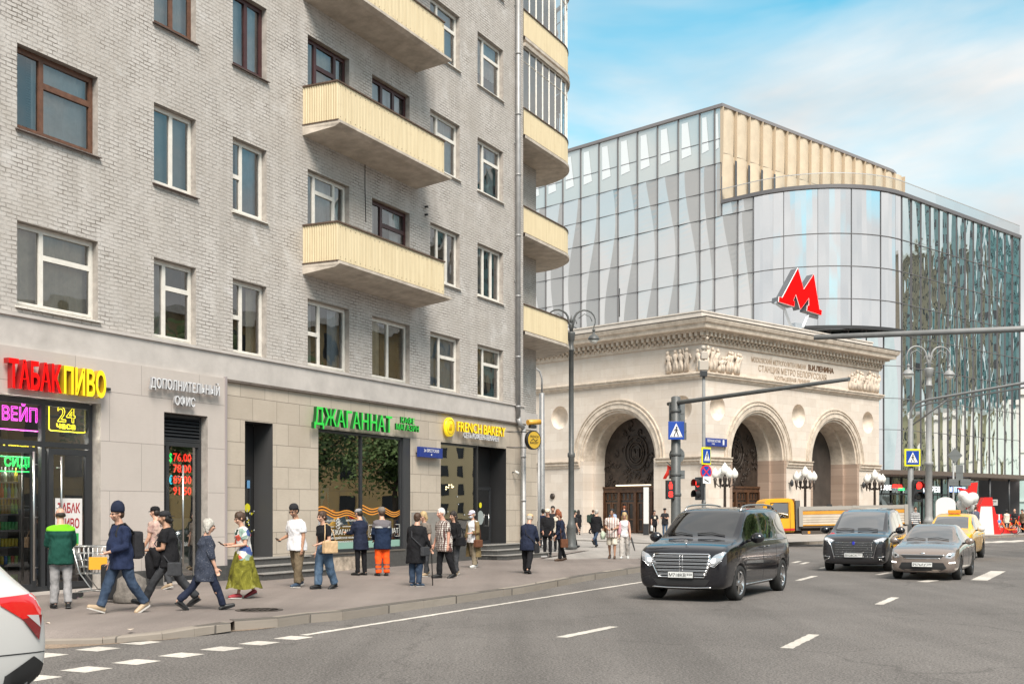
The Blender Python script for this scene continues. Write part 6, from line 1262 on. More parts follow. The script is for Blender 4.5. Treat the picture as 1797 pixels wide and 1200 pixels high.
for i, (x0, x1, z) in enumerate(((-.95, -.05, 1.75), (.05, 1.05, 2.0))): MB().bbox(x0, x1, -.1, -.06, z, z + .42, .01).build('board', mat('board_grey', (.42, .42, .40), .5), t); k = MB(); k.box(x0 + .1, x1 - .1, -.105, -.10, z + .25, z + .31); k.box(x0 + .1, x1 - .3, -.105, -.10, z + .12, z + .17); k.build('stripes', DARKFRAME, t)
p = Vector(((1659 - CX) / FPX * 73, 73, 0)); t = thing('advert_board', 'rounded white advertising board rising behind the taxi', 'board', loc=p); pts = [(-.6, 0), (.6, 0), (.6, zz(884, 73))] + [(.6 * math.cos(math.pi * i / 10), zz(884, 73) + .42 * math.sin(math.pi * i / 10)) for i in range(1, 10)] + [(-.6, zz(884, 73))]; k = MB(); k.prism(pts, -.08, .08, 'y'); fixn(k.build('panel', mat('board_white', (.66, .66, .65), .4), t)); MB().bbox(-.65, .65, -.2, .2, 0, .15, .02).build('foot', DARKFRAME, t)
def bike(label, p, rz, bag=False):
    t = thing('hire_bicycle', label, 'bicycle', loc=p, rz=rz, group='orange hire bicycles'); OR = mat('bike_orange', (.80, .20, .015), .35)
    for x in (-.56, .56):
        k = MB(); k.tube([(x + .33 * math.cos(2 * math.pi * i / 24), 0, .34 + .33 * math.sin(2 * math.pi * i / 24)) for i in range(25)], .024, 6, caps=False); w_ = k.build('wheel', BLACK, t); k = MB(); 
        for i in range(8): a = math.pi * i / 8; k.tube([(x - .31 * math.cos(a), 0, .34 - .31 * math.sin(a)), (x + .31 * math.cos(a), 0, .34 + .31 * math.sin(a))], .004, 3)
        k.lathe([(.05, -.04), (.05, .04)], 10, M=Matrix.Translation((x, 0, .34)) @ q_); k.build('spokes', STEEL, w_); k = MB(); vs = []
        for i in range(9): a = R(20 + 140 * i / 8); vs += [(x + .38 * math.cos(a), -.035, .34 + .38 * math.sin(a)), (x + .38 * math.cos(a), .035, .34 + .38 * math.sin(a))]
        k.add(vs, [(2 * i, 2 * i + 1, 2 * i + 3, 2 * i + 2) for i in range(8)], 0, True); k.build('mudguard', OR, t)
    k = MB(); k.tube([(-.56, 0, .34), (-.1, 0, .3), (.15, 0, .42), (.38, 0, .88)], .04, 8); k.tube([(-.1, 0, .3), (-.2, 0, .85)], .028, 8); k.tube([(.56, 0, .34), (.47, 0, .7), (.40, 0, 1.0)], .03, 8); k.tube([(-.56, 0, .34), (-.2, 0, .7)], .02, 6); k.build('frame', OR, t); k = MB(); k.tube([(.40, 0, 1.0), (.36, 0, 1.1)], .02, 6); k.tube([(.28, -.28, 1.1), (.37, -.1, 1.12), (.37, .1, 1.12), (.28, .28, 1.1)], .016, 6); k.build('handlebar', BLACK, t); k = MB(); k.ball((-.22, 0, .92), .12, 10, 6, sq=(1.2, .7, .35)); k.build('saddle', BLACK, t)
    k = MB(); k.bbox(.45, .75, -.16, .16, .78, .98, .02); k.build('basket', BLACK if not bag else mat('blue_bag', (.08, .25, .55), .6), t)
bike('orange hire bicycle with a blue front bag on the far pavement', gnd(1768, 937), R(172), True); bike('orange hire bicycle half cut off by the right edge', gnd(1794, 936), R(150))
p = gnd(231, 1057); t = thing('stone_bollard', 'low rounded concrete bollard behind the man in blue', 'bollard', loc=p); k = MB(); k.lathe([(.30, 0), (.32, .03), (.32, .14), (.27, .24), (.25, .44), (.10, .53), (.001, .55)], 20); k.build('body', mat('bollard_concrete', (.15, .135, .12), .9, var=.4, vs=9, bump=.6, bs=20), t)
def trolley():
    p = gnd(172, 1049); t = thing('shopping_trolley', 'wire shopping trolley with a yellow handle by the tobacco shop door', 'trolley', loc=p, rz=R(8)); W = mat('trolley_wire', (.45, .45, .44), .3, .9); k = MB(); z0, z1 = .48, 1.0
    def ringp(x0, x1, y, z): return [(x0, -y, z), (x1, -y * .85, z), (x1, y * .85, z), (x0, y, z), (x0, -y, z)]
    for f_ in (0, .25, .5, .75, 1): z = z0 + (z1 - z0) * f_; k.tube(ringp(-.36 - .03 * f_, .30 + .18 * f_, .20 + .07 * f_, z), .009 if f_ < 1 else .014, 5)
    for i in range(11):
        f_ = i / 10; xa = -.36 + .66 * f_; xb = -.39 + .87 * f_
        for s_ in (-1, 1): k.tube([(xa, s_ * (.20 - .03 * f_), z0), (xb, s_ * (.27 - .04 * f_), z1)], .006, 4)
        k.tube([(xa, -.19, z0), (xa, .19, z0)], .006, 4)
    for i in range(5): y = -.17 + .085 * i; k.tube([(.30, y * .85, z0), (.48, y * 1.1, z1)], .006, 4); k.tube([(-.36, y, z0), (-.39, y * 1.3, z1)], .006, 4)
    k.build('basket', W, t); k = MB()
    for s_ in (-1, 1): k.tube([(-.42, s_ * .25, 1.0), (-.30, s_ * .22, .5), (-.05, s_ * .24, .16), (-.38, s_ * .26, .12)], .015, 6); k.tube([(-.05, s_ * .24, .16), (.38, s_ * .2, .14)], .015, 6)
    k.build('frame', W, t); k = MB(); k.tube([(-.44, -.26, 1.02), (-.44, .26, 1.02)], .022, 8); k.build('handle', CROSSY, t); MB().bbox(-.12, .22, -.262, -.25, .56, .8, .004).build('advert_panel', mat('orange_panel', (.70, .33, .02), .5), t)
    for x, s_ in ((-.38, -1), (-.38, 1), (.38, -1), (.38, 1)): k = MB(); k.lathe([(.062, -.018), (.065, .0), (.062, .018)], 14, M=Matrix.Translation((x, s_ * .24, .065)) @ q_); k.build('wheel', BLACK, t)
trolley()
p = gnd(203, 1056); t = thing('suitcase', 'black wheeled suitcase beside the man in blue', 'suitcase', loc=p, rz=R(-8)); k = MB(); k.bbox(-.24, .24, -.13, .13, .05, .70, .04); k.build('body', mat('suitcase_black', (.014, .014, .015), .55), t); k = MB(); k.tube([(-.1, 0, .7), (-.1, 0, .82), (.1, 0, .82), (.1, 0, .7)], .012, 6); k.build('handle', BLACK, t)
for x in (-.18, .18): k = MB(); k.lathe([(.04, -.02), (.04, .02)], 12, M=Matrix.Translation((x, -.05, .04)) @ q_); k.build('wheel', BLACK, t)
from mathutils.bvhtree import BVHTree
def m_paint(name, col, metal=.0, rough=.28, flake=0.0):
    m, nt, b = _new(name); b.inputs['Base Color'].default_value = (*col, 1); b.inputs['Metallic'].default_value = metal; b.inputs['Roughness'].default_value = rough
    b.inputs['Coat Weight'].default_value = .8; b.inputs['Coat Roughness'].default_value = .025
    v = objvec(nt); d = ramp(nt, noise(nt, v, 2.2, 7, .7), [(.35, .10), (.7, .22)]); sx = nt.nodes.new('ShaderNodeSeparateColor'); nt.links.new(d, sx.inputs[0]); nt.links.new(sx.outputs[0], b.inputs['Roughness'])
    MATS[name] = m; return m
CARGLASS = m_window_glass('car_glass', 2.2, (.035, .042, .045), minr=.30)
TINT = m_window_glass('tinted_glass', 1.9, (.006, .006, .007), minr=.08)
TYRE = mat('tyre', (.018, .018, .018), .85, bump=.2, bs=60); RIM = mat('alloy_rim', (.62, .62, .63), .25, 1.0); RIMD = mat('dark_rim', (.12, .12, .125), .35, .9)
PLAST = mat('black_plastic', (.018, .018, .019), .6); LENS = mat('headlamp_lens', (.55, .57, .60), .06, .6, coat=1.0); LAMPON = mat('daytime_lamp', (.9, .9, .85), .3, emit=(1, .95, .85), es=2.2); TAILR = mat('tail_lamp_red', (.50, .008, .01), .12, coat=1.0, emit=(1, .02, .02), es=.12)
PLATE = mat('plate_white', (.70, .71, .70), .4); INK = mat('plate_ink', (.02, .02, .02), .5)
def car_shell(t, st, paint, glassside=None, wells=(), wb=3.0, rw=.36, wx=.0, tw=.8, front=None):
    """lofted control cage -> subdivision -> wheel wells cut -> body and glass split into parts"""
    glassside = glassside or CARGLASS
    bm = bmesh.new(); rings = []
    for (x, zo, zb, zr, w_, wr, tg) in st:
        zm = zo + (zb - zo) * .55
        half = [(0, zo), (w_ * .80, zo), (w_ * .93, zo + .05), (w_ * .985, zo + .16), (w_, zm), (w_ * .985, zb - .07), (w_ * .955, zb), (wr + (w_ * .945 - wr) * .45, zb + (zr - zb) * .52), (wr + .02, zr - (zr - zb) * .12 - .012), (wr * .93, zr - .018), (wr * .5, zr), (0, zr + .004)]
        ring = [(x, y, z) for y, z in half] + [(x, -y, z) for y, z in half[-2:0:-1]]
        rings.append([bm.verts.new(p) for p in ring])
    n = len(rings[0])
    for i in range(len(rings) - 1):
        tg = st[i][6]
        for k in range(n):
            f = bm.faces.new((rings[i][k], rings[i + 1][k], rings[i + 1][(k + 1) % n], rings[i][(k + 1) % n])); k_ = k if k < 11 else n - 1 - k
            f.material_index = 0; f.smooth = True
            if 'w' in tg and k_ in (9, 10): f.material_index = 1
            if 'r' in tg and k_ in (9, 10): f.material_index = 1
            if 's' in tg and k_ in (6, 7): f.material_index = 2
    bm.faces.new(rings[0]); bm.faces.new(list(reversed(rings[-1])))
    bmesh.ops.recalc_face_normals(bm, faces=bm.faces[:])
    me = bpy.data.meshes.new('body'); bm.to_mesh(me); bm.free()
    for m_ in (paint, CARGLASS, glassside, PLAST): me.materials.append(m_)
    o = bpy.data.objects.new('tmp', me); COL.objects.link(o)
    s_ = o.modifiers.new('s', 'SUBSURF'); s_.levels = 2; s_.render_levels = 2
    cut = MB()
    for x in (wx, wx - wb):
        for sd in (-1, 1): cut.lathe([(rw * 1.13, -.28), (rw * 1.13, .45)], 28, 0, M=Matrix.Translation((x, sd * (tw + .03), rw)) @ Matrix.Rotation(R(-90 * sd), 4, 'X'), smooth=False)
    co = cut.build('cut', PLAST); fixn(co)
    b_ = o.modifiers.new('b', 'BOOLEAN'); b_.object = co; b_.operation = 'DIFFERENCE'; b_.solver = 'EXACT'
    try: b_.material_mode = 'TRANSFER'
    except Exception: pass
    dg = bpy.context.evaluated_depsgraph_get(); ev = bpy.data.meshes.new_from_object(o.evaluated_get(dg))
    bpy.data.objects.remove(o); bpy.data.objects.remove(co)
    bvh = BVHTree.FromPolygons([v.co.copy() for v in ev.vertices], [tuple(p.vertices) for p in ev.polygons])
    mats_ = [m_.name for m_ in ev.materials]
    gi = {i: (1 if m_ == 'car_glass' and i == 1 else 2 if i == 2 else 0) for i, m_ in enumerate(mats_)}
    parts = {0: ([], []), 1: ([], []), 2: ([], [])}
    for p in ev.polygons: parts[gi.get(p.material_index, 0)][0].append(p)
    xm_ = -wb * .55
    for key, nm, mm, tst in ((0, 'body', None, lambda c: True), (1, 'windscreen', front or CARGLASS, lambda c: c.x > xm_), (1, 'rear_window', CARGLASS, lambda c: c.x <= xm_), (2, 'side_window', glassside, lambda c: c.y > 0), (2, 'side_window', glassside, lambda c: c.y <= 0)):
        ps = [p for p in parts[key][0] if tst(p.center)]
        if not ps: continue
        k = MB(); idx = {}
        for p in ps:
            for vi in p.vertices:
                if vi not in idx: idx[vi] = len(k.v); k.v.append(tuple(ev.vertices[vi].co))
            k.f.append(tuple(idx[vi] for vi in p.vertices)); k.m.append(1 if (key == 0 and mats_[p.material_index] == 'black_plastic') else 0); k.sm.append(True)
        k.build(nm, [mm] if mm else [paint, PLAST], t)
    return bvh
class Skin:
    def __init__(s, bvh): s.b = bvh
    def front(s, y, z, off=.004):
        h = s.b.ray_cast(Vector((6, y, z)), Vector((-1, 0, 0))); return (h[0] + Vector((off, 0, 0))) if h[0] else Vector((0, y, z))
    def rear(s, y, z, off=.004):
        h = s.b.ray_cast(Vector((-9, y, z)), Vector((1, 0, 0))); return (h[0] + Vector((-off, 0, 0))) if h[0] else Vector((-4, y, z))
    def side(s, x, z, sd, off=.003):
        h = s.b.ray_cast(Vector((x, sd * 3, z)), Vector((0, -sd, 0))); return (h[0] + Vector((0, sd * off, 0))) if h[0] else Vector((x, sd * .9, z))
    def top(s, x, y, off=.003):
        h = s.b.ray_cast(Vector((x, y, 5)), Vector((0, 0, -1))); return (h[0] + Vector((0, 0, off))) if h[0] else Vector((x, y, 1))
    def patch(s, poly, fn, cuts=3, off=.006, th=.0):
        bm = bmesh.new(); f = bm.faces.new([bm.verts.new((a, b, 0)) for a, b in poly]); bmesh.ops.triangulate(bm, faces=[f])
        bmesh.ops.subdivide_edges(bm, edges=bm.edges[:], cuts=cuts, use_grid_fill=True)
        k = MB(); bm.verts.index_update(); k.add([fn(v.co.x, v.co.y, off) for v in bm.verts], [[v.index for v in q.verts] for q in bm.faces], 0, True); bm.free(); return k
    def line(s, k, pts, fn, r=.006, sub=8, off=.0, mi=0, n=5):
        out = []
        for (a, b) in zip(pts, pts[1:]):
            for i in range(sub): out.append(fn(a[0] + (b[0] - a[0]) * i / sub, a[1] + (b[1] - a[1]) * i / sub, off))
        out.append(fn(*pts[-1], off)); k.tube(out, r, n, mi)
def wheel(t, x, y, r, wd, rim, spokes=5, turn=0.0, style=0):
    sd = 1 if y > 0 else -1; M_ = Matrix.Translation((x, y, r)) @ Matrix.Rotation(turn, 4, 'Z') @ Matrix.Rotation(R(-90 * sd), 4, 'X')
    k = MB(); k.lathe([(r * .66, -wd / 2), (r * .93, -wd / 2), (r, -wd * .36), (r, wd * .36), (r * .94, wd / 2), (r * .70, wd / 2), (r * .66, wd * .40)], 32, 0, M_, caps=False); w_ = k.build('wheel', TYRE, t)
    k = MB(); k.lathe([(r * .70, wd * .46), (r * .66, wd * .44), (r * .62, wd * .2), (r * .6, -wd * .2)], 28, 0, M_, caps=False); k.lathe([(.001, wd * .40), (r * .13, wd * .40), (r * .15, wd * .3), (r * .15, 0)], 16, 0, M_)
    for i in range(spokes):
        a = 2 * math.pi * i / spokes
        for da, wdt in (((0, .085),) if style == 0 else ((-.12, .035), (.12, .035))):
            A = Matrix.Rotation(a + da, 4, 'Z'); k.add([(r * .08, -wdt * r * 1.5, wd * .36), (r * .66, -wdt * r * (1.9 if style == 0 else 1), wd * .42), (r * .66, wdt * r * (1.9 if style == 0 else 1), wd * .42), (r * .08, wdt * r * 1.5, wd * .36), (r * .08, -wdt * r * 1.5, wd * .1), (r * .66, -wdt * r * 1.4, wd * .15), (r * .66, wdt * r * 1.4, wd * .15), (r * .08, wdt * r * 1.5, wd * .1)], [(0, 1, 2, 3), (0, 4, 5, 1), (1, 5, 6, 2), (2, 6, 7, 3)], 0, False, M_ @ A)
    k.build('rim', rim, w_); k = MB(); k.lathe([(r * .6, -wd * .1), (.001, -wd * .1)], 20, 0, M_); k.build('brake', PLAST, w_)
def plate(t, skin_pt, body, region, w_=.52, h=.112, axis=1):
    """axis 1: on the nose; -1: on the tail"""
    M_ = Matrix.Translation(skin_pt) @ Matrix.Rotation(R(90 * axis), 4, 'Z')
    k = MB(); k.bbox(-w_ / 2 - .012, w_ / 2 + .012, -.012, .02, -h / 2 - .012, h / 2 + .012, .004); k.build('plate_holder', PLAST, t, M=None).matrix_local = M_
    k = MB(); k.box(-w_ / 2, w_ / 2, -.016, -.011, -h / 2, h / 2); o = k.build('number_plate', PLATE, t); o.matrix_local = M_
    k = MB(); text(k, body, -w_ / 2 + .02, w_ / 2 - .15, -h * .32, h * .6, -.018, .002, 0, .0012); text(k, region, w_ / 2 - .125, w_ / 2 - .015, -h * .12, h * .44, -.018, .002, 0, .0008); k.box(w_ / 2 - .142, w_ / 2 - .138, -.018, -.016, -h * .45, h * .45); q = k.build('characters', INK, o)
def mirror(t, x, y, z, paint, sz=1.0):
    sd = 1 if y > 0 else -1; k = MB(); k.ball((x, y + sd * .13 * sz, z), .115 * sz, 12, 8, sq=(.75, 1.1, .85)); m_ = k.build('wing_mirror', paint, t); k = MB(); k.tube([(x + .02, y - sd * .05, z - .06), (x, y + sd * .06, z - .04)], [.035, .025], 6); k.build('stalk', PLAST, m_)
def side_trim(t, S, sd, seams, handles, paint, win=None, chrome=None, sill=None):
    k = MB()
    for pts in seams: S.line(k, pts, lambda x, z, o: S.side(x, z, sd, -.001), .0055)
    k.build('door_seams', PLAST, t)
    for x, z in handles:
        p = S.side(x, z, sd, .03); q = S.side(x - .20, z, sd, .03); a = S.side(x + .01, z, sd, -.01); b = S.side(x - .21, z, sd, -.01); MB().tube([a, p, q, b], [.016, .02, .02, .016], 8).build('door_handle', paint, t)
    if chrome: k = MB(); [S.line(k, c, lambda x, z, o: S.side(x, z, sd, .004), .011) for c in chrome]; k.build('chrome_strip', CHROME, t)
    if sill: k = MB(); S.line(k, sill[0], lambda x, z, o: S.side(x, z, sd, .004), sill[1]); k.build('sill_trim', sill[2], t)
def place(name, label, cat, px, py, head, z=-.15):
    """px,py: middle of the front axle; head: direction the vehicle drives towards"""
    return thing(name, label, cat, loc=(px, py, z), rz=math.atan2(head[1], head[0]))
def sym(t, nm, S, poly, m_, off=.006, cuts=3):
    r_ = []
    for sd in (1, -1): r_.append(S.patch([(a * sd, b) for a, b in poly], lambda y, z, o: S.front(y, z, o), cuts, off).build(nm, m_, t))
    return r_
def wipers(t, S, x0, ys):
    k = MB()
    for a, b in ys: k.tube([S.top(x0, a, .02), S.top(x0 - .06, (a + b) / 2, .03), S.top(x0 - .03, b, .02)], .010, 5)
    k.build('wipers', PLAST, t)
HD = Vector((-.4357, -.9001, 0))
def rot(h, deg): c, s_ = math.cos(R(deg)), math.sin(R(deg)); return Vector((h.x * c - h.y * s_, h.x * s_ + h.y * c, 0))
NAVY = m_paint('black_paint', (.006, .006, .009))
t = place('minivan', 'shiny black minivan with chrome bar grille in the nearest lane', 'minivan', 3.82, 25.0, rot(HD, -1.5))
VS = [(.91, .40, .80, .82, .74, .62, ''), (.89, .28, .95, .98, .88, .74, ''), (.80, .24, 1.04, 1.08, .935, .80, ''), (.50, .22, 1.10, 1.16, .955, .80, ''), (.05, .22, 1.15, 1.22, .965, .80, ''), (-.22, .22, 1.17, 1.27, .965, .82, 'w'), (-.60, .22, 1.18, 1.55, .965, .80, 'ws'), (-.98, .22, 1.18, 1.79, .965, .76, 'ws'), (-1.12, .22, 1.18, 1.85, .965, .75, 's'), (-1.42, .22, 1.18, 1.885, .965, .76, 's'), (-1.72, .22, 1.18, 1.90, .965, .76, ''), (-1.80, .22, 1.18, 1.90, .965, .76, 's'), (-2.3, .22, 1.18, 1.91, .965, .77, 's'), (-2.72, .22, 1.18, 1.91, .965, .77, ''), (-2.80, .22, 1.18, 1.91, .965, .77, 's'), (-3.3, .22, 1.18, 1.90, .965, .77, 's'), (-3.74, .24, 1.18, 1.88, .96, .715, ''), (-3.95, .28, 1.17, 1.84, .945, .70, ''), (-4.18, .36, 1.12, 1.66, .90, .62, ''), (-4.24, .5, 1.0, 1.4, .72, .5, '')]
S = Skin(car_shell(t, VS, NAVY, TINT, wb=3.32, rw=.36, tw=.80, front=m_window_glass('dark_windscreen', 1.6, (.03, .036, .034), minr=.13)))
for x in (0, -3.32):
    for sd in (-1, 1): wheel(t, x, sd * .84, .36, .24, RIM, 5, turn=R(-3) if x == 0 else 0)
gp = [(-.58, .96), (.58, .96), (.62, .78), (.48, .50), (-.48, .50), (-.62, .78)]
S.patch(gp, S.front, 3, .006).build('grille', PLAST, t)
k = MB(); S.line(k, gp + gp[:1], S.front, .017, 10, .014)
for i, z in enumerate((.56, .63, .70, .77, .84, .91)):
    hw = .50 + (.12 if z > .75 else (z - .5) * .45); 
    for o_ in (-.012, .012): S.line(k, [(-hw, z + o_), (hw, z + o_)], S.front, .009, 16, .02)
for y in (-.03, .03): S.line(k, [(y, .52), (y, .95)], S.front, .006, 6, .022)
k.build('grille_bars', CHROME, t)
for o in sym(t, 'headlight', S, [(.50, .76), (.66, .72), (.84, .86), (.90, 1.0), (.86, 1.02), (.70, .95)], LENS, .008): pass
sym(t, 'lamp_unit', S, [(.60, .79), (.70, .80), (.72, .88), (.64, .87)], LAMPON, .014, 2)
k = MB()
for sd in (1, -1): S.line(k, [(sd * .52, .75), (sd * .68, .705), (sd * .84, .84)], S.front, .009, 8, .012)
S.line(k, [(-.62, .30), (-.3, .285), (.3, .285), (.62, .30)], S.front, .014, 8, .008); k.build('chrome_trim', CHROME, t)
S.patch([(-.60, .46), (.60, .46), (.5, .33), (-.5, .33)], S.front, 3, .004).build('lower_intake', PLAST, t)
plate(t, S.front(0, .545, .035), 'М718КВ', '550')
k = MB(); k.tube([S.top(.60, 0, .0), S.top(.60, 0, .05)], .008, 6); k.lathe([(.036, -.004), (.036, .004)], 14, M=Matrix.Translation(S.top(.60, 0, .08)) @ Matrix.Rotation(R(90), 4, 'Y')); k.build('bonnet_emblem', CHROME, t)
for sd in (1, -1):
    side_trim(t, S, sd, [[(-.42, .42), (-.40, 1.14)], [(-1.72, .32), (-1.74, 1.17)], [(-2.76, .36), (-2.78, 1.17)], [(-.42, .40), (-2.7, .34)]], [(-1.52, 1.06), (-1.86, 1.06)], NAVY, chrome=[[(-.9, 1.185), (-3.8, 1.19)]], sill=([(-.48, .30), (-2.85, .30)], .02, CHROME))
    mirror(t, -.66, sd * .97, 1.26, NAVY, 1.15)
k = MB()
for sd in (1, -1): pts = [S.top(-1.25 - .3 * i, sd * .62, .07) for i in range(9)]; k.tube([S.top(-1.1, sd * .62, 0)] + pts + [S.top(-3.75, sd * .62, 0)], .02, 8)
k.build('roof_rails', STEEL, t); wipers(t, S, -.24, ((.55, -.05), (-.15, -.7)))
GREYP = m_paint('graphite_paint', (.030, .030, .034), .4)
t = place('people_carrier', 'dark grey people carrier with a blue badge, behind the bronze sedan', 'minivan', 10.55, 36.6, rot(HD, 1.0))
PS = [(.94, .38, .76, .79, .74, .6, ''), (.92, .28, .91, .94, .89, .72, ''), (.84, .22, 1.0, 1.03, .93, .78, ''), (.5, .2, 1.06, 1.11, .975, .80, ''), (.1, .2, 1.09, 1.17, .98, .80, ''), (-.1, .2, 1.10, 1.2, .98, .8, 'w'), (-.6, .2, 1.12, 1.5, .98, .76, 'ws'), (-1.1, .2, 1.13, 1.76, .98, .72, 'ws'), (-1.3, .2, 1.13, 1.82, .98, .715, 's'), (-1.65, .2, 1.13, 1.87, .98, .72, ''), (-1.74, .2, 1.13, 1.88, .98, .72, 's'), (-2.6, .2, 1.13, 1.91, .98, .73, ''), (-2.68, .2, 1.13, 1.91, .98, .73, 's'), (-3.6, .22, 1.14, 1.88, .97, .72, ''), (-3.9, .26, 1.14, 1.82, .95, .7, ''), (-4.15, .36, 1.05, 1.6, .9, .62, ''), (-4.22, .5, .95, 1.3, .7, .5, '')]
S = Skin(car_shell(t, PS, GREYP, TINT, wb=3.11, rw=.37, tw=.82))
for x in (0, -3.11):
    for sd in (-1, 1): wheel(t, x, sd * .86, .37, .24, RIM, 10, style=1, turn=R(4) if x == 0 else 0)
S.patch([(-.60, .93), (.60, .93), (.64, .70), (.50, .40), (-.50, .40), (-.64, .70)], S.front, 3, .006).build('grille', PLAST, t)
k = MB()
for i, z in enumerate((.46, .53, .60, .67, .74, .81, .88)):
    n_ = 8 if i % 2 else 9
    for j in range(n_): y = -.55 + 1.1 * (j + .5) / n_; S.line(k, [(y - .055, z), (y, z - .012), (y + .055, z)], S.front, .006, 2, .014)
k.build('grille_studs', CHROME, t)
k = MB()
for sd in (1, -1): S.line(k, [(sd * .78, .96), (sd * .66, .80), (sd * .56, .40)], S.front, .014, 8, .012)
k.build('chrome_trim', CHROME, t)
sym(t, 'headlight', S, [(.56, .94), (.66, .86), (.88, .95), (.93, 1.02), (.80, 1.03)], LENS, .009); sym(t, 'lamp_unit', S, [(.62, .925), (.82, .965), (.84, .985), (.64, .945)], LAMPON, .014, 2)
sym(t, 'fog_intake', S, [(.66, .5), (.9, .6), (.9, .34), (.7, .34)], PLAST, .006); k = MB()
for sd in (1, -1): S.line(k, [(sd * .68, .44), (sd * .9, .47)], S.front, .010, 6, .014); S.line(k, [(sd * .72, .40), (sd * .86, .33)], S.front, .009, 5, .014)
k.build('fog_trim', CHROME, t); k = MB(); k.box(-.02, .02, -.004, .004, -.05, .05); k.box(-.035, .035, -.004, .004, -.03, .03); o = k.build('blue_badge', mat('badge_blue', (.02, .04, .6), .3), t); o.matrix_local = Matrix.Translation(S.front(0, .86, .03)) @ Matrix.Rotation(R(90), 4, 'Z')
plate(t, S.front(0, .50, .035), 'В928СК', '797')
for sd in (1, -1): side_trim(t, S, sd, [[(-.42, .42), (-.4, 1.1)], [(-1.68, .3), (-1.7, 1.12)], [(-2.64, .34), (-2.66, 1.12)]], [(-1.45, 1.0), (-1.85, 1.0)], GREYP, sill=([(-.5, .27), (-2.65, .27)], .02, PLAST)); mirror(t, -.72, sd * .98, 1.22, NAVY, 1.15)
wipers(t, S, -.13, ((.55, -.05), (-.15, -.7)))
BRONZEP = m_paint('bronze_paint', (.32, .265, .235), .55)
t = place('sedan', 'bronze brown sedan in front of the yellow taxi', 'car', 11.12, 32.2, rot(HD, -1.5))
SS = [(.86, .36, .58, .60, .48, .4, ''), (.84, .25, .68, .70, .70, .58, ''), (.73, .19, .75, .78, .815, .68, ''), (.42, .17, .83, .88, .865, .69, ''), (.0, .17, .88, .95, .87, .69, ''), (-.36, .17, .91, .995, .87, .69, 'w'), (-.74, .17, .93, 1.23, .87, .63, 'ws'), (-1.1, .17, .94, 1.395, .87, .565, 's'), (-1.35, .17, .945, 1.45, .87, .555, 's'), (-1.6, .17, .945, 1.468, .87, .55, ''), (-1.67, .17, .945, 1.468, .87, .55, 's'), (-2.15, .17, .95, 1.44, .87, .55, 's'), (-2.42, .17, .955, 1.39, .87, .555, 'r'), (-2.95, .19, .965, 1.13, .86, .62, ''), (-3.4, .22, .95, .99, .84, .68, ''), (-3.5, .3, .88, .92, .76, .6, ''), (-3.54, .42, .78, .82, .58, .5, '')]
S = Skin(car_shell(t, SS, BRONZEP, CARGLASS, wb=2.6, rw=.315, tw=.72))
for x in (0, -2.6):
    for sd in (-1, 1): wheel(t, x, sd * .755, .315, .2, RIMD, 6, style=1)
S.patch([(-.55, .665), (.55, .665), (.46, .585), (-.46, .585)], S.front, 3, .006).build('grille', PLAST, t); k = MB(); S.line(k, [(-.57, .67), (.57, .67)], S.front, .008, 14, .01); S.line(k, [(-.46, .58), (.46, .58)], S.front, .010, 14, .01); k.build('chrome_trim', CHROME, t)
S.patch([(-.52, .47), (.52, .47), (.60, .33), (.45, .25), (-.45, .25), (-.60, .33)], S.front, 3, .005).build('lower_intake', PLAST, t); sym(t, 'headlight', S, [(.57, .60), (.70, .585), (.79, .66), (.80, .735), (.72, .745), (.60, .68)], LENS, .009); sym(t, 'headlamp_bulb', S, [(.64, .63), (.70, .63), (.71, .685), (.65, .685)], PLAST, .013, 2); sym(t, 'running_light', S, [(.66, .455), (.80, .465), (.80, .50), (.66, .485)], LAMPON, .012, 2)
plate(t, S.front(0, .42, .03), 'Р576АУ', '250', .5, .11)
k = MB(); k.ball(S.front(0, .705, .006), .05, 12, 6, sq=(.2, 1.2, .5)); k.build('badge', CHROME, t)
for sd in (1, -1): side_trim(t, S, sd, [[(-.45, .35), (-.42, .9)], [(-1.63, .26), (-1.65, .94)], [(-2.3, .5), (-2.4, .94)], [(-.45, .33), (-1.6, .26), (-2.2, .3)]], [(-1.38, .82), (-2.2, .83)], BRONZEP, chrome=[[(-.85, .955), (-2.3, .965)]]); mirror(t, -.76, sd * .86, 1.0, BRONZEP, .95)
wipers(t, S, -.39, ((.5, -.05), (-.1, -.6)))
TAXI = m_paint('taxi_yellow', (.80, .43, .02))
t = place('taxi', 'yellow taxi with orange roof lamp half hidden behind the bronze sedan', 'taxi', 16.2, 44.6, rot(HD, -2))
TS = [(.88, .4, .72, .75, .55, .45, ''), (.86, .28, .84, .87, .78, .62, ''), (.76, .22, .93, .96, .86, .72, ''), (.4, .2, 1.0, 1.05, .90, .74, ''), (.0, .2, 1.03, 1.1, .91, .74, ''), (-.3, .2, 1.05, 1.13, .91, .74, 'w'), (-.7, .2, 1.06, 1.4, .91, .69, 'ws'), (-1.1, .2, 1.07, 1.62, .91, .64, 's'), (-1.5, .2, 1.07, 1.70, .91, .63, 's'), (-1.66, .2, 1.07, 1.71, .91, .63, ''), (-1.74, .2, 1.07, 1.715, .91, .63, 's'), (-2.6, .2, 1.08, 1.70, .91, .63, ''), (-2.72, .2, 1.09, 1.69, .91, .63, 's'), (-3.2, .22, 1.11, 1.62, .9, .61, ''), (-3.5, .26, 1.08, 1.5, .88, .56, ''), (-3.62, .4, .98, 1.2, .78, .5, '')]
S = Skin(car_shell(t, TS, TAXI, CARGLASS, wb=2.7, rw=.345, tw=.76))
for x in (0, -2.7):
    for sd in (-1, 1): wheel(t, x, sd * .80, .345, .22, RIMD, 5)
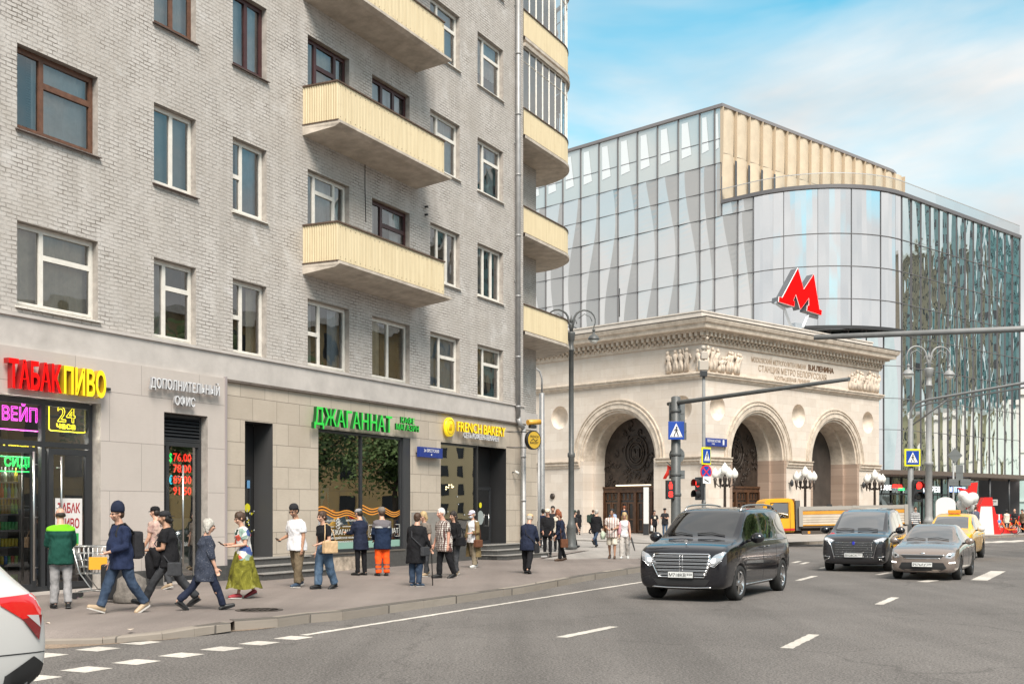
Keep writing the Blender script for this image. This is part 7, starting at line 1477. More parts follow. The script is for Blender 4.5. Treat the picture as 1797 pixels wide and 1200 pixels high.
S.patch([(-.5, .86), (.5, .86), (.45, .6), (-.45, .6)], S.front, 3, .006).build('grille', PLAST, t); sym(t, 'headlight', S, [(.54, .74), (.74, .76), (.8, .88), (.6, .86)], LENS, .008)
for sd in (1, -1):
    side_trim(t, S, sd, [[(-.45, .4), (-.42, 1.03)], [(-1.7, .3), (-1.72, 1.06)]], [(-1.45, .92), (-2.4, .94)], TAXI); mirror(t, -.74, sd * .9, 1.14, mat('white_plastic', (.62, .62, .61), .35), 1.1)
    S.patch([(-2.2, .45), (-2.55, .45), (-3.1, 1.02), (-2.75, 1.02)], lambda x, z, o: S.side(x, z, sd, o), 3, .004).build('white_livery', mat('livery_white', (.66, .66, .64), .3), t)
k = MB(); k.bbox(-1.55, -1.35, -.22, .22, 1.71, 1.84, .03); k.build('roof_lamp', mat('taxi_lamp', (.85, .28, .03), .4), t)
WHITEP = m_paint('white_paint', (.60, .595, .58))
tail = Vector((-3.62, 10.05, 0)); hd = rot(HD, 3); fa = tail + hd * 3.6
t = place('white_car', 'white car leaving the picture at the left edge, its red tail lamp in view', 'car', fa.x - 1.29, fa.y + .35, hd); t.scale = (1.07, 1.07, 1.07)
WS_ = [(.86, .4, .72, .75, .55, .45, ''), (.78, .24, .92, .95, .84, .70, ''), (.4, .2, 1.0, 1.05, .89, .74, ''), (-.3, .2, 1.05, 1.13, .90, .74, 'w'), (-.7, .2, 1.06, 1.4, .90, .69, 'ws'), (-1.1, .2, 1.07, 1.62, .90, .65, 's'), (-1.6, .2, 1.07, 1.68, .90, .64, ''), (-1.68, .2, 1.07, 1.69, .90, .64, 's'), (-2.3, .2, 1.07, 1.69, .90, .64, ''), (-2.40, .2, 1.07, 1.68, .90, .64, 's'), (-2.8, .2, 1.07, 1.65, .895, .63, ''), (-3.05, .22, 1.08, 1.60, .885, .61, 'r'), (-3.42, .27, 1.09, 1.26, .87, .60, ''), (-3.58, .32, 1.03, 1.10, .84, .62, ''), (-3.66, .40, .78, .82, .80, .60, ''), (-3.68, .5, .66, .68, .6, .5, '')]
S = Skin(car_shell(t, WS_, WHITEP, CARGLASS, wb=2.67, rw=.35, tw=.74))
for x in (0, -2.67):
    for sd in (-1, 1): wheel(t, x, sd * .78, .35, .22, RIMD, 5)
TAILD = mat('tail_lamp_dark', (.20, .006, .008), .12, coat=1.0); CLEARL = mat('clear_lens', (.55, .53, .52), .12, coat=1.0)
for sd in (1, -1):
    fn = lambda x, z, o: S.side(x, z, sd, o)
    S.patch([(-3.08, 1.06), (-3.10, 1.0), (-3.36, .86), (-3.50, .76), (-3.57, 1.0), (-3.50, 1.07)], fn, 3, .010).build('tail_light', TAILR, t); S.patch([(-3.32, .88), (-3.50, .70), (-3.55, .90)], fn, 3, .016).build('tail_light_lower', TAILD, t); S.patch([(-3.36, .91), (-3.5, .90), (-3.52, .80), (-3.46, .84)], fn, 3, .018).build('reversing_lens', CLEARL, t)
    S.patch([(-.1, .20), (-.1, .40), (-2.2, .36), (-2.2, .20)], fn, 4, .006).build('sill_cladding', PLAST, t); S.patch([(-3.05, .22), (-3.05, .42), (-3.45, .58), (-3.6, .5), (-3.58, .36), (-3.40, .24)], fn, 3, .008).build('bumper_cladding', PLAST, t)
    side_trim(t, S, sd, [[(-3.08, .62), (-3.6, .60)], [(-1.64, .3), (-1.65, 1.05)], [(-2.3, .55), (-2.4, 1.06)], [(-2.98, .6), (-2.96, .95)]], [(-1.4, .92), (-2.2, .94)], WHITEP); mirror(t, -.74, sd * .88, 1.14, WHITEP)
plate(t, S.rear(0, .85, .02), 'К214ОР', '777', axis=-1)
LY_ = mat('lorry_yellow', (.74, .36, .015), .4, var=.08, vs=1.5); t = thing('flatbed_lorry', 'yellow cabbed lorry with orange and cream striped drop sides by the pavilion', 'lorry')
cxl = (1325 - CX) / FPX * 61; t.matrix_world = Matrix.Translation((cxl, 61.0, 0.0)) @ Matrix.Rotation(R(-1.2), 4, 'Y') @ Matrix.Rotation(R(1.5), 4, 'Z')
k = MB(); prof = [(0.02, .55), (.0, 1.05), (.10, 1.30), (.30, 2.05), (.42, 2.18), (.75, 2.24), (1.55, 2.24), (1.70, 2.18), (1.78, 2.0), (1.80, .55)]
bm = bmesh.new(); f = bm.faces.new([bm.verts.new((x, -1.0, z)) for x, z in prof]); e = bmesh.ops.extrude_face_region(bm, geom=[f]); bmesh.ops.translate(bm, verts=[v for v in e['geom'] if isinstance(v, bmesh.types.BMVert)], vec=(0, 2.0, 0)); bmesh.ops.recalc_face_normals(bm, faces=bm.faces[:]); bmesh.ops.bevel(bm, geom=bm.edges[:], offset=.05, segments=2, affect='EDGES'); k.bm(bm, 0, False); k.build('cab', LY_, t)
k = MB(); k.add([(.62, -1.012, 1.30), (1.45, -1.012, 1.30), (1.45, -1.012, 1.98), (.78, -1.012, 2.02), (.62, -1.012, 1.85)], [(0, 1, 2, 3, 4)]); k.build('side_window', CARGLASS, t)
k = MB(); k.add([(.42, -1.012, 1.32), (.56, -1.012, 1.32), (.56, -1.012, 1.88)], [(0, 1, 2)]); k.add([(.095, -.9, 1.34), (.095, .9, 1.34), (.29, .85, 1.98), (.29, -.85, 1.98)], [(0, 1, 2, 3)], 0, False, Matrix.Translation((-.012, 0, .02))); k.build('windscreen', CARGLASS, t)
k = MB(); bars(k, .58, 1.49, 1.26, 2.04, -1.02, .03, .03); k.tube([(1.56, -1.012, .62), (1.56, -1.012, 2.05)], .008, 4); k.tube([(.5, -1.012, .62), (.5, -1.012, 1.3)], .008, 4); k.build('door_seams', PLAST, t)
k = MB(); k.box(.2, 1.78, -1.015, -1.003, .62, .74); k.build('red_stripe', mat('lorry_red', (.5, .03, .02), .4), t)
k = MB(); k.tube([(.5, -1.0, 1.6), (.42, -1.25, 1.75)], .015, 6); k.bbox(.36, .48, -1.32, -1.18, 1.5, 1.9, .02); k.build('wing_mirror', PLAST, t)
bx0, bx1 = 2.0, 7.35
k = MB(); k.box(1.84, 2.06, -1.05, 1.05, .62, 2.12); k.build('headboard', mat('lorry_grey', (.10, .10, .10), .6), t)
k = MB(); k.box(1.82, 1.84, -.9, .9, 1.2, 2.2); k.build('headboard_back', mat('tan_board', (.32, .20, .11), .7), t)
def m_stripes():
    m, nt, b = _new('striped_dropside'); v = objvec(nt); sx = nt.nodes.new('ShaderNodeSeparateXYZ'); nt.links.new(v, sx.inputs[0]); cr = (.62, .55, .45); og = (.70, .32, .03); br = (.20, .10, .06)
    mr = nt.nodes.new('ShaderNodeMapRange'); mr.inputs[1].default_value = .85; mr.inputs[2].default_value = 1.85; nt.links.new(sx.outputs[2], mr.inputs[0])
    st = []; pos = [(0, og), (.06, cr), (.16, br), (.18, cr), (.28, br), (.30, cr), (.40, br), (.42, cr), (.54, br), (.56, og), (.72, br), (.74, cr), (.82, br), (.84, cr), (.92, og)]
    r_ = ramp(nt, mr.outputs[0], pos); r_.node.color_ramp.interpolation = 'CONSTANT'; d_ = ramp(nt, noise(nt, v, 2, 6, .7), [(.4, .8), (.7, 1.05)]); nt.links.new(mix_rgb(nt, 1, r_, d_, 'MULTIPLY'), b.inputs['Base Color']); b.inputs['Roughness'].default_value = .5; return m
k = MB(); mid = (bx0 + bx1) / 2 + .05
for a, b in ((bx0 + .08, mid - .1), (mid + .1, bx1)):
    for y in (-1.18, 1.14): k.box(a, b, y, y + .04, .85, 1.62)
k.box(bx1, bx1 + .04, -1.15, 1.15, .85, 1.62); k.build('drop_sides', m_stripes(), t)
k = MB()
for y in (-1.20, 1.12): k.box(bx0 + .05, bx1 + .05, y, y + .07, 1.62, 1.80)
for x in (bx0 + .05, mid, bx1):
    for y in (-1.22, 1.12): k.box(x - .09, x + .09, y, y + .1, .82, 1.82)
k.build('rail_posts', mat('dusty_grey', (.33, .31, .28), .6), t)
k = MB()
for x in (bx0 + 1.5, bx1 - .8): k.box(x - .12, x + .12, -1.2, -1.1, 1.79, 1.9)
k.build('hinge_blocks', PLAST, t)
k = MB(); k.box(bx0, bx1, -1.15, 1.15, .74, .85); k.box(1.4, bx1, -.5, .5, .45, .74); k.box(bx0 + .1, bx1 - .2, -1.12, -1.08, .42, .60); k.build('chassis', mat('lorry_chassis', (.07, .055, .045), .7), t)
k = MB(); k.box(bx0 + .4, bx0 + .52, -1.13, -1.12, .46, .58); k.build('side_marker', mat('amber_marker', (.8, .3, .02), .4), t)
for x in (.85, 5.6):
    for sd in (-1, 1): wheel(t, x, sd * .9, .40, .26, mat('lorry_rim', (.25, .10, .06), .5), 6)
from mathutils import noise as mnoise
def remesh(mb, vox, mats, name, parent, smooth=2, painter=None, folds=0.0, ff=(9, 9, 4.5)):
    me = bpy.data.meshes.new(name); me.from_pydata(mb.v, [], mb.f); me.update()
    o = bpy.data.objects.new(name, me); COL.objects.link(o)
    bm = bmesh.new(); bm.from_mesh(me); bmesh.ops.recalc_face_normals(bm, faces=bm.faces[:]); bm.to_mesh(me); bm.free()
    r_ = o.modifiers.new('r', 'REMESH'); r_.mode = 'VOXEL'; r_.voxel_size = vox; r_.use_smooth_shade = True
    if smooth: s_ = o.modifiers.new('s', 'SMOOTH'); s_.factor = .5; s_.iterations = smooth
    dg = bpy.context.evaluated_depsgraph_get(); ev = bpy.data.meshes.new_from_object(o.evaluated_get(dg)); bpy.data.objects.remove(o); bpy.data.meshes.remove(me)
    ev.name = name
    if folds:
        sd_ = Vector((len(ev.vertices) % 97, 3.1, 7.7))
        nrs = [v.normal.copy() for v in ev.vertices]
        for v, nr_ in zip(ev.vertices, nrs):
            c = v.co; q = Vector((c.x * ff[0], c.y * ff[1], c.z * ff[2])) + sd_; d_ = mnoise.noise(q) + .5 * mnoise.noise(q * 2.3); v.co = c + nr_ * folds * d_
    if not isinstance(mats, (list, tuple)): mats = [mats]
    for m_ in mats: ev.materials.append(m_)
    if painter:
        for p in ev.polygons: p.material_index = painter(p.center, p.normal)
    ev.polygons.foreach_set('use_smooth', [True] * len(ev.polygons))
    o = bpy.data.objects.new(name, ev); COL.objects.link(o); o.parent = parent; return o
def loft(mb, rings, n=18, sup=2.3):
    """rings: (centre, fwd axis, left axis, rx, ry)"""
    vs = []; fs = []
    for c, fx, ly, rx, ry in rings:
        for k in range(n):
            q = 2 * math.pi * k / n; cc, ss = math.cos(q), math.sin(q); a = abs(cc) ** (2 / sup) * (1 if cc > 0 else -1); b = abs(ss) ** (2 / sup) * (1 if ss > 0 else -1)
            vs.append(Vector(c) + fx * rx * a + ly * ry * b)
    for i in range(len(rings) - 1):
        for k in range(n): k2 = (k + 1) % n; fs.append((i * n + k, i * n + k2, (i + 1) * n + k2, (i + 1) * n + k))
    fs += [tuple(range(n - 1, -1, -1)), tuple((len(rings) - 1) * n + k for k in range(n))]
    mb.add(vs, fs)
SKINS = {'light': (.50, .29, .205), 'tan': (.38, .21, .135), 'pink': (.52, .275, .20), 'dark': (.25, .13, .08)}
EYEM = mat('eye_dark', (.03, .025, .02), .3); LIPM = mat('lip', (.36, .13, .11), .5)
def fabric(name, col, var=.18, vs=9, wr=.5):
    key = 'fabric_' + name
    if key in MATS: return MATS[key]
    m, nt, b = _new(key); v = objvec(nt); n_ = noise(nt, v, vs, 6, .6)
    nt.links.new(ramp(nt, n_, [(.3, tuple(k * (1 - var) for k in col)), (.7, tuple(min(1, k * (1 + var)) for k in col))]), b.inputs['Base Color']); b.inputs['Roughness'].default_value = .88; b.inputs['Specular IOR Level'].default_value = .2
    p = bump(nt, b, noise(nt, objvec(nt, (1, 1, .55)), 11, 3, .5, 1.2), wr, .035); bump(nt, b, noise(nt, v, 260, 2), .15, .004, p); MATS[key] = m; return m
def fabric_fn(name, fn, wr=.4):
    key = 'fabric_' + name
    if key in MATS: return MATS[key]
    m, nt, b = _new(key); nt.links.new(fn(nt, objvec(nt)), b.inputs['Base Color']); b.inputs['Roughness'].default_value = .88; b.inputs['Specular IOR Level'].default_value = .2; bump(nt, b, noise(nt, objvec(nt, (1, 1, .55)), 11, 3, .5, 1.2), wr, .035); MATS[key] = m; return m
def _axis(nt, v, i): s_ = nt.nodes.new('ShaderNodeSeparateXYZ'); nt.links.new(v, s_.inputs[0]); return s_.outputs[i]
def _wave(nt, src, freq, thr=0.0, add=None):
    a = nt.nodes.new('ShaderNodeMath'); a.operation = 'MULTIPLY'; a.inputs[1].default_value = freq; nt.links.new(src, a.inputs[0])
    s_ = nt.nodes.new('ShaderNodeMath'); s_.operation = 'SINE'; nt.links.new(a.outputs[0], s_.inputs[0]); g_ = nt.nodes.new('ShaderNodeMath'); g_.operation = 'GREATER_THAN'; g_.inputs[1].default_value = thr; nt.links.new(s_.outputs[0], g_.inputs[0]); return g_.outputs[0]
def f_plaid(nt, v):
    a, c = _wave(nt, _axis(nt, v, 1), 120), _wave(nt, _axis(nt, v, 2), 120); col = mix_rgb(nt, a, (.55, .52, .48), (.10, .055, .05)); return mix_rgb(nt, c, col, mix_rgb(nt, .55, col, (.07, .035, .03)))
def f_floral(nt, v):
    vo = nt.nodes.new('ShaderNodeTexVoronoi'); vo.inputs['Scale'].default_value = 16; nt.links.new(v, vo.inputs['Vector']); return ramp(nt, noise(nt, vo.outputs['Color'], 3, 2), [(.3, (.06, .05, .05)), (.45, (.50, .36, .30)), (.6, (.36, .22, .20)), (.75, (.55, .46, .40))])
def f_multi(nt, v):
    vo = nt.nodes.new('ShaderNodeTexVoronoi'); vo.inputs['Scale'].default_value = 9; nt.links.new(v, vo.inputs['Vector']); r_ = ramp(nt, _axis(nt, vo.outputs['Color'], 0), [(0, (.60, .58, .55)), (.3, (.50, .09, .06)), (.5, (.06, .10, .26)), (.65, (.62, .60, .56)), (.85, (.25, .35, .30))]); r_.node.color_ramp.interpolation = 'CONSTANT'; return r_
def f_tiedye(nt, v): return ramp(nt, noise(nt, objvec(nt, (1, 1, .6)), 5.5, 5, .6, 1.5), [(.3, (.05, .045, .008)), (.48, (.125, .12, .016)), (.62, (.21, .20, .03)), (.76, (.42, .41, .18))])
def f_stripe(nt, v): return mix_rgb(nt, _wave(nt, _axis(nt, v, 1), 75, .72), (.62, .57, .53), (.22, .08, .07))
def f_hstripe(nt, v): return mix_rgb(nt, _wave(nt, _axis(nt, v, 2), 55, .0), (.62, .62, .60), (.02, .025, .05))
def f_fleck(nt, v): return ramp(nt, noise(nt, v, 60, 3, .7), [(.45, (.030, .036, .055)), (.62, (.05, .06, .085)), (.7, (.30, .30, .32))])
def f_denim(nt, v): return ramp(nt, noise(nt, objvec(nt, (1, 1, .5)), 5, 6, .6), [(.3, (.035, .06, .10)), (.55, (.07, .115, .18)), (.75, (.20, .26, .33))])
def f_denimd(nt, v): return ramp(nt, noise(nt, objvec(nt, (1, 1, .5)), 5, 6, .6), [(.3, (.022, .036, .065)), (.6, (.045, .07, .115)), (.8, (.10, .135, .18))])
def f_hivis(nt, v):
    z = _axis(nt, v, 2); r_ = ramp(nt, z, [(0, (.85, .10, .015)), (.17, (.10, .09, .08)), (.205, (.85, .10, .015)), (.27, (.10, .09, .08)), (.305, (.85, .10, .015))]); r_.node.color_ramp.interpolation = 'CONSTANT'; return r_
def f_green(nt, v):
    z = _axis(nt, v, 2); r_ = ramp(nt, z, [(0, (.010, .058, .042)), (1.0, (.010, .058, .042))]); s_ = nt.nodes.new('ShaderNodeMath'); s_.operation = 'GREATER_THAN'; s_.inputs[1].default_value = 1.335; nt.links.new(z, s_.inputs[0]); return mix_rgb(nt, s_.outputs[0], r_, (.16, .48, .015))
def f_worker(nt, v):
    z = _axis(nt, v, 2); s_ = nt.nodes.new('ShaderNodeMath'); s_.operation = 'GREATER_THAN'; s_.inputs[1].default_value = 1.25; nt.links.new(z, s_.inputs[0]); c = mix_rgb(nt, s_.outputs[0], (.012, .022, .05), (.13, .12, .13)); b_ = ramp(nt, z, [(0, 0.0), (.5, 0.0)]); return c
F = dict(blue=fabric('navy_blue', (.016, .024, .058)), black=fabric('black', (.012, .012, .014)), white=fabric('white', (.68, .68, .70), .05), khaki=fabric('khaki', (.15, .115, .075)), greyj=fabric('grey_jersey', (.27, .265, .27)), navy=fabric('navy', (.016, .021, .042)), dgrey=fabric('dark_grey', (.045, .047, .052)), taupe=fabric('taupe', (.17, .145, .125)), olive=fabric('olive_coat', (.19, .14, .07)), beigepant=fabric('beige_trousers', (.24, .20, .145)), pink=fabric('pink_cardigan', (.50, .27, .30)), palegrey=fabric('pale_grey', (.48, .45, .42)), lblue=fabric('pale_blue', (.30, .40, .62)), dgreen=fabric('dark_green', (.03, .05, .04)), suit=fabric('slate_suit', (.09, .10, .14)), lilac=fabric('lilac_scarf', (.58, .54, .62)), tan=fabric('tan_canvas', (.55, .38, .22)), brown=fabric('brown_leather', (.13, .055, .03)), charcoal=fabric('charcoal', (.025, .025, .028)), cream=fabric('cream', (.60, .55, .46)),
         plaid=fabric_fn('plaid', f_plaid), floral=fabric_fn('floral', f_floral), multi=fabric_fn('multicolour', f_multi), tiedye=fabric_fn('tie_dye', f_tiedye, .8), stripe=fabric_fn('pinstripe', f_stripe), hstripe=fabric_fn('hoops', f_hstripe), fleck=fabric_fn('flecked', f_fleck), denim=fabric_fn('denim', f_denim, .6), denimd=fabric_fn('dark_denim', f_denimd, .6), hivis=fabric_fn('hi_vis', f_hivis), green=fabric_fn('green_jacket', f_green), worker=fabric_fn('work_jacket', f_worker))
HAIRS = {'black': (.012, .010, .009), 'brown': (.055, .028, .015), 'grey': (.40, .38, .34), 'white': (.60, .58, .55), 'blonde': (.42, .30, .15), 'red': (.22, .06, .02), 'dark': (.02, .014, .011)}
SHOES = {'black': (.015, .015, .016), 'white': (.6, .6, .58), 'beige': (.40, .30, .20), 'blue': (.035, .06, .10), 'red': (.30, .03, .04), 'brown': (.07, .04, .025)}
def person(label, u, vf, H, head, legs=((12, 8), (-12, 18)), arms=((8, 6, 14, .0), (-8, 6, 14, .0)), top='black', sleeve=1.0, topl=.50, loose=1.0, pants='black', pl=1.0, pw=1.0, shoes='black', hair='brown', style='short', hat=None, hatm='black', skin='light', glasses=False, lean=3, hp=5, hy=0, belly=1.0, fem=False, skirt=None, coat=None, beard=None, mask=False, far=False, group=None, z=0.0, pos=None, tuck=False):
    p = gnd(u, vf, 0) if pos is None else Vector(pos); p.z = z
    t = thing('person', label, 'person', loc=p, rz=R(head), group=group)
    h = H; vox = .019 if far else .0105; voc = .021 if far else .014
    fw = Vector((1, 0, 0)); lf = Vector((0, 1, 0)); up = Vector((0, 0, 1))
    hipw = (.052 if not fem else .054) * h; shw = (.112 if not fem else .099) * h
    J = {}; lows = []
    for i, sd in ((0, 1), (1, -1)):
        a, kf = legs[i]; a = R(a); kf = R(kf); hp_ = Vector((0, sd * hipw, 0)); th = .245 * h; shn = .232 * h
        d1 = Vector((math.sin(a), sd * .03, -math.cos(a))); kn = hp_ + d1 * th; d2 = Vector((math.sin(a - kf), sd * .0, -math.cos(a - kf))); an = kn + d2 * shn
        pitch = max(0, kf - a) * .8 if a < 0 else (-R(16) if a > R(17) else 0); fd = Vector((math.cos(pitch), sd * .10, -math.sin(pitch))).normalized(); toe = an + fd * (.135 * h * .8) + Vector((0, 0, -.030 * h)) ; heel = an - fd * .035 * h + Vector((0, 0, -.038 * h))
        J[i] = [hp_, kn, an, heel, toe, fd]; lows += [an.z - .042 * h, toe.z - .012, heel.z]
    hz = -min(lows); 
    for i in (0, 1): J[i][:5] = [q + up * hz for q in J[i][:5]]
    pel = up * hz; le = R(lean); sp = Vector((math.sin(le), 0, math.cos(le))); sf = Vector((math.cos(le), 0, -math.sin(le)))
    waist = pel + sp * .085 * h; chest = pel + sp * .205 * h; shc = pel + sp * .295 * h; nb = pel + sp * .325 * h; nk = nb + Vector((.02 * h, 0, .045 * h)); hc = nb + Vector((math.sin(le) * .1 * h + .020 * h + math.sin(R(hp)) * .03 * h, 0, .092 * h))
    SKm = mat('skin_' + skin, SKINS[skin], .5, var=.12, vs=14); HM = mat('hair_' + hair, HAIRS[hair], .6, var=.35, vs=30, bump=.5, bs=60)
    HQ = Matrix.Translation(hc) @ Matrix.Rotation(R(hy), 4, 'Z') @ Matrix.Rotation(R(hp), 4, 'Y')
    hs = h / 1.75 * 1.05; hr = .078 * hs
    def hp3(x, y, z_): return HQ @ Vector((x * hs, y * hs, z_ * hs))
    body = MB()
    def torso(mb, k, z0, z1, bl):
        R_ = [(-.045, .075, .088), (0, .082, .098), (.085, .070 * bl, .084 * (1 + (bl - 1) * .5)), (.15, .076 * (1 + (bl - 1) * .6), .088), (.215, .078, .100), (.262, .068, .102), (.298, .050, .080), (.325, .036, .046)]
        if fem: R_ = [(-.045, .078, .094), (0, .084, .100), (.085, .062, .074), (.15, .066, .080), (.215, .080, .088), (.262, .062, .088), (.298, .044, .070), (.325, .031, .038)]
        rr = []
        def at_(q):
            for (a, x0, y0), (b, x1, y1) in zip(R_, R_[1:]):
                if a <= q <= b: f_ = (q - a) / (b - a); return x0 + (x1 - x0) * f_, y0 + (y1 - y0) * f_
            return R_[0][1:] if q < R_[0][0] else R_[-1][1:]
        qs = sorted({z0, z1} | {r_[0] for r_ in R_ if z0 < r_[0] < z1})
        for q in qs:
            x, y = at_(q); c = pel + (sp if q > 0 else up) * q * h + sf * (.012 * h * (bl - 1) * 6 if .02 < q < .2 else 0); rr.append((c, sf, lf, x * h * k, y * h * k))
        loft(mb, rr)
    torso(body, .93, -.045, .325, belly)
    body.tube([nb - up * .02, nk, hc + Vector((0, 0, -.03 * h))], [.040 * h, .034 * h, .035 * h] if not fem else [.034 * h, .029 * h, .030 * h], 12)
    for i in (0, 1):
        hp_, kn, an, heel, toe, fd = J[i]; body.tube([hp_ + up * .02 * h, hp_.lerp(kn, .3), hp_.lerp(kn, .75), kn, kn.lerp(an, .28) - fw * .008 * h, kn.lerp(an, .7), an], [.050 * h, .048 * h, .037 * h, .031 * h, .032 * h, .021 * h, .019 * h], 10); body.tube([heel + up * .018 * h, an - up * .01 * h, toe + up * .01 * h], [.018 * h, .021 * h, .016 * h], 8)
    HND = {}
    for i, sd in ((0, 1), (1, -1)):
        a, ab, el, iw = arms[i]; a = R(a); ab = R(ab); el = R(el); s0_ = shc + Vector((0, sd * (shw - .012 * h), -.022 * h)); d1 = Vector((math.sin(a), sd * math.sin(ab), -math.cos(a) * math.cos(ab))).normalized(); eb = s0_ + d1 * .165 * h; d2 = Vector((math.sin(a + el), sd * math.sin(ab) * .5 - sd * iw, -math.cos(a + el))).normalized(); wrp = eb + d2 * .148 * h
        body.tube([s0_, s0_.lerp(eb, .35), eb, eb.lerp(wrp, .25), wrp], [.030 * h, .029 * h, .0235 * h, .0235 * h, .0155 * h], 10); side = d2.cross(fw if abs(d2.x) < .8 else up).normalized() * sd; palm = d2.cross(side).normalized()
        hl = .105 * h; pe = wrp + d2 * hl * .48; acr = palm if abs(d2.z) > .6 else side
        nrm = d2.cross(acr).normalized()
        body.tube([wrp, wrp + d2 * hl * .2, pe], [.0155 * h, .021 * h, .021 * h], 10, flat=.62)
        for j, ln in enumerate((.40, .47, .50, .44)):
            b0 = pe + acr * (.0125 * h * (1.5 - j)); c1 = b0 + d2 * hl * ln * .45 - nrm * sd * .004; c2 = c1 + (d2 * .8 - nrm * sd * .45).normalized() * hl * ln * .32; c3 = c2 + (d2 * .35 - nrm * sd * .9).normalized() * hl * ln * .26; body.tube([b0, c1, c2, c3], [.0058 * h, .0055 * h, .005 * h, .004 * h], 6)
        tb = wrp + d2 * hl * .18 + acr * .018 * h; body.tube([tb, tb + (d2 * .7 + acr * .6 - nrm * sd * .3).normalized() * hl * .28, tb + (d2 * .9 + acr * .5 - nrm * sd * .6).normalized() * hl * .5], [.0075 * h, .0065 * h, .005 * h], 6)
        HND[i] = (s0_, eb, wrp, pe, d2)
    body.ball(hp3(-.012, 0, .028), .092 * hs, 16, 12, sq=(1.02, .83, 1.0)); body.ball(hp3(.018, 0, -.040), .066 * hs, 14, 10, sq=(1.0, .88, 1.12)); body.ball(hp3(.05, 0, -.082), .028 * hs, 10, 8, sq=(1, 1.1, .8)); body.ball(hp3(.05, 0, .01), .05 * hs, 12, 8, sq=(.8, 1.2, .9))
    body.tube([hp3(.082, 0, .018), hp3(.098, 0, -.008), hp3(.112, 0, -.028), hp3(.092, 0, -.036)], [.009 * hs, .011 * hs, .0145 * hs, .012 * hs], 8)
    for s_ in (-1, 1): body.ball(hp3(-.012, s_ * .079, -.006), .026 * hs, 8, 6, sq=(.75, .4, 1.2)); body.ball(hp3(.074, s_ * .032, .026), .018 * hs, 8, 6, sq=(.6, 1.3, .5)); body.ball(hp3(.066, s_ * .042, -.024), .026 * hs, 8, 6)
    body.ball(hp3(.084, 0, -.060), .018 * hs, 8, 6, sq=(.7, 1.4, .6))
    inv = HQ.inverted()
    def paint(c, n_):
        q = inv @ c; x, y, z_ = q.x / hs, q.y / hs, q.z / hs
        if x > .05 and abs(abs(y) - .033) < .014 and abs(z_ - .006) < .0075: return 1
        if x > .05 and abs(abs(y) - .034) < .022 and abs(z_ - .029) < .0055: return 3
        if x > .06 and abs(y) < .024 and abs(z_ + .060) < .008: return 2
        if beard and x > .0 and z_ > -.125 and (z_ < -.058 if x > .03 else z_ < -.03) and not (abs(y) < .026 and -.068 < z_ < -.05): return 4
        if beard and x > .05 and abs(y) < .03 and -.05 < z_ < -.040: return 4
        return 0
    BEA = mat('beard_' + (beard or 'none') + skin, tuple(.45 * a + .55 * b for a, b in zip(SKINS[skin], HAIRS[beard or 'brown'])), .7)
    remesh(body, vox, [SKm, EYEM, LIPM, HM, BEA], 'body', t, 2, paint)
    TM = F[top] if isinstance(top, str) else top
    g_ = MB(); k = 1.05 * loose; torso(g_, k, -.045 + (.50 - topl) * -1 if not tuck else .055, .318, belly)
    if topl > .50 and not tuck: pass
    for i, sd in ((0, 1), (1, -1)):
        s0_, eb, wrp, pe, d2 = HND[i]; a0 = s0_ - Vector((0, sd * .035 * h, -.012 * h))
        if sleeve >= .99: g_.tube([a0, s0_, s0_.lerp(eb, .5), eb, eb.lerp(wrp, .5), wrp - d2 * .008 * h], [.035 * h, .040 * h * loose, .036 * h * loose, .032 * h * loose, .028 * h * loose, .022 * h * loose], 10)
        elif sleeve > .6: e2 = eb.lerp(wrp, (sleeve - .55) * 1.3); g_.tube([a0, s0_, s0_.lerp(eb, .5), eb, e2], [.035 * h, .040 * h * loose, .038 * h * loose, .035 * h * loose, .031 * h * loose], 10)
        elif sleeve > 0: e2 = s0_.lerp(eb, sleeve * 1.5); g_.tube([a0, s0_, s0_.lerp(e2, .6), e2], [.035 * h, .040 * h * loose, .039 * h * loose, .038 * h * loose], 10)
        else: g_.tube([a0, s0_], [.035 * h, .036 * h], 8)
    if topl > .50: 
        hem = (topl - .5) * 2 * h; loft(g_, [(pel - up * (.04 * h + hem), fw, lf, .094 * h * loose, .113 * h * loose), (pel - up * .02 * h, fw, lf, .091 * h * loose, .107 * h * loose), (pel + sp * .05 * h, sf, lf, .083 * h * loose * (1 + (belly - 1) * .7), .100 * h * loose), (pel + sp * .12 * h, sf, lf, .074 * h * loose * belly, .090 * h * loose), (pel + sp * .2 * h, sf, lf, .070 * h * loose, .088 * h * loose)])
    remesh(g_, voc, TM, {'black': 'top'}.get(None, 'shirt' if sleeve < .99 else 'jacket'), t, 3, folds=.017, ff=(8, 8, 6))
    if skirt:
        sk = MB(); rr = []; n = 30
        zs = [.085, .02, -.08, -.2, -.32, -.40]; rx = [.070, .10, .125, .155, .18, .20]
        vs = []; 
        for zq, r_ in zip(zs, rx):
            c = pel + up * zq * h
            for kk in range(n): q = 2 * math.pi * kk / n; wv = 1 + (.09 * math.sin(q * 7 + zq * 9) + .05 * math.sin(q * 3)) * max(0, .05 - zq) * 2.4; vs.append(c + Vector((math.cos(q) * r_ * h * wv * 1.0, math.sin(q) * r_ * h * wv * 1.02, .02 * math.sin(q * 4) * (1 if zq < -.3 else 0))))
        for i in range(len(zs) - 1):
            for kk in range(n): k2 = (kk + 1) % n; sk.f.append((i * n + kk, (i + 1) * n + kk, (i + 1) * n + k2, i * n + k2)); sk.m.append(0); sk.sm.append(True)
        sk.v = [tuple(q) for q in vs]; sk.build('skirt', F[skirt], t)
    else:
        g_ = MB(); torso(g_, 1.0, -.045, .07, 1.0 + (belly - 1) * .5)
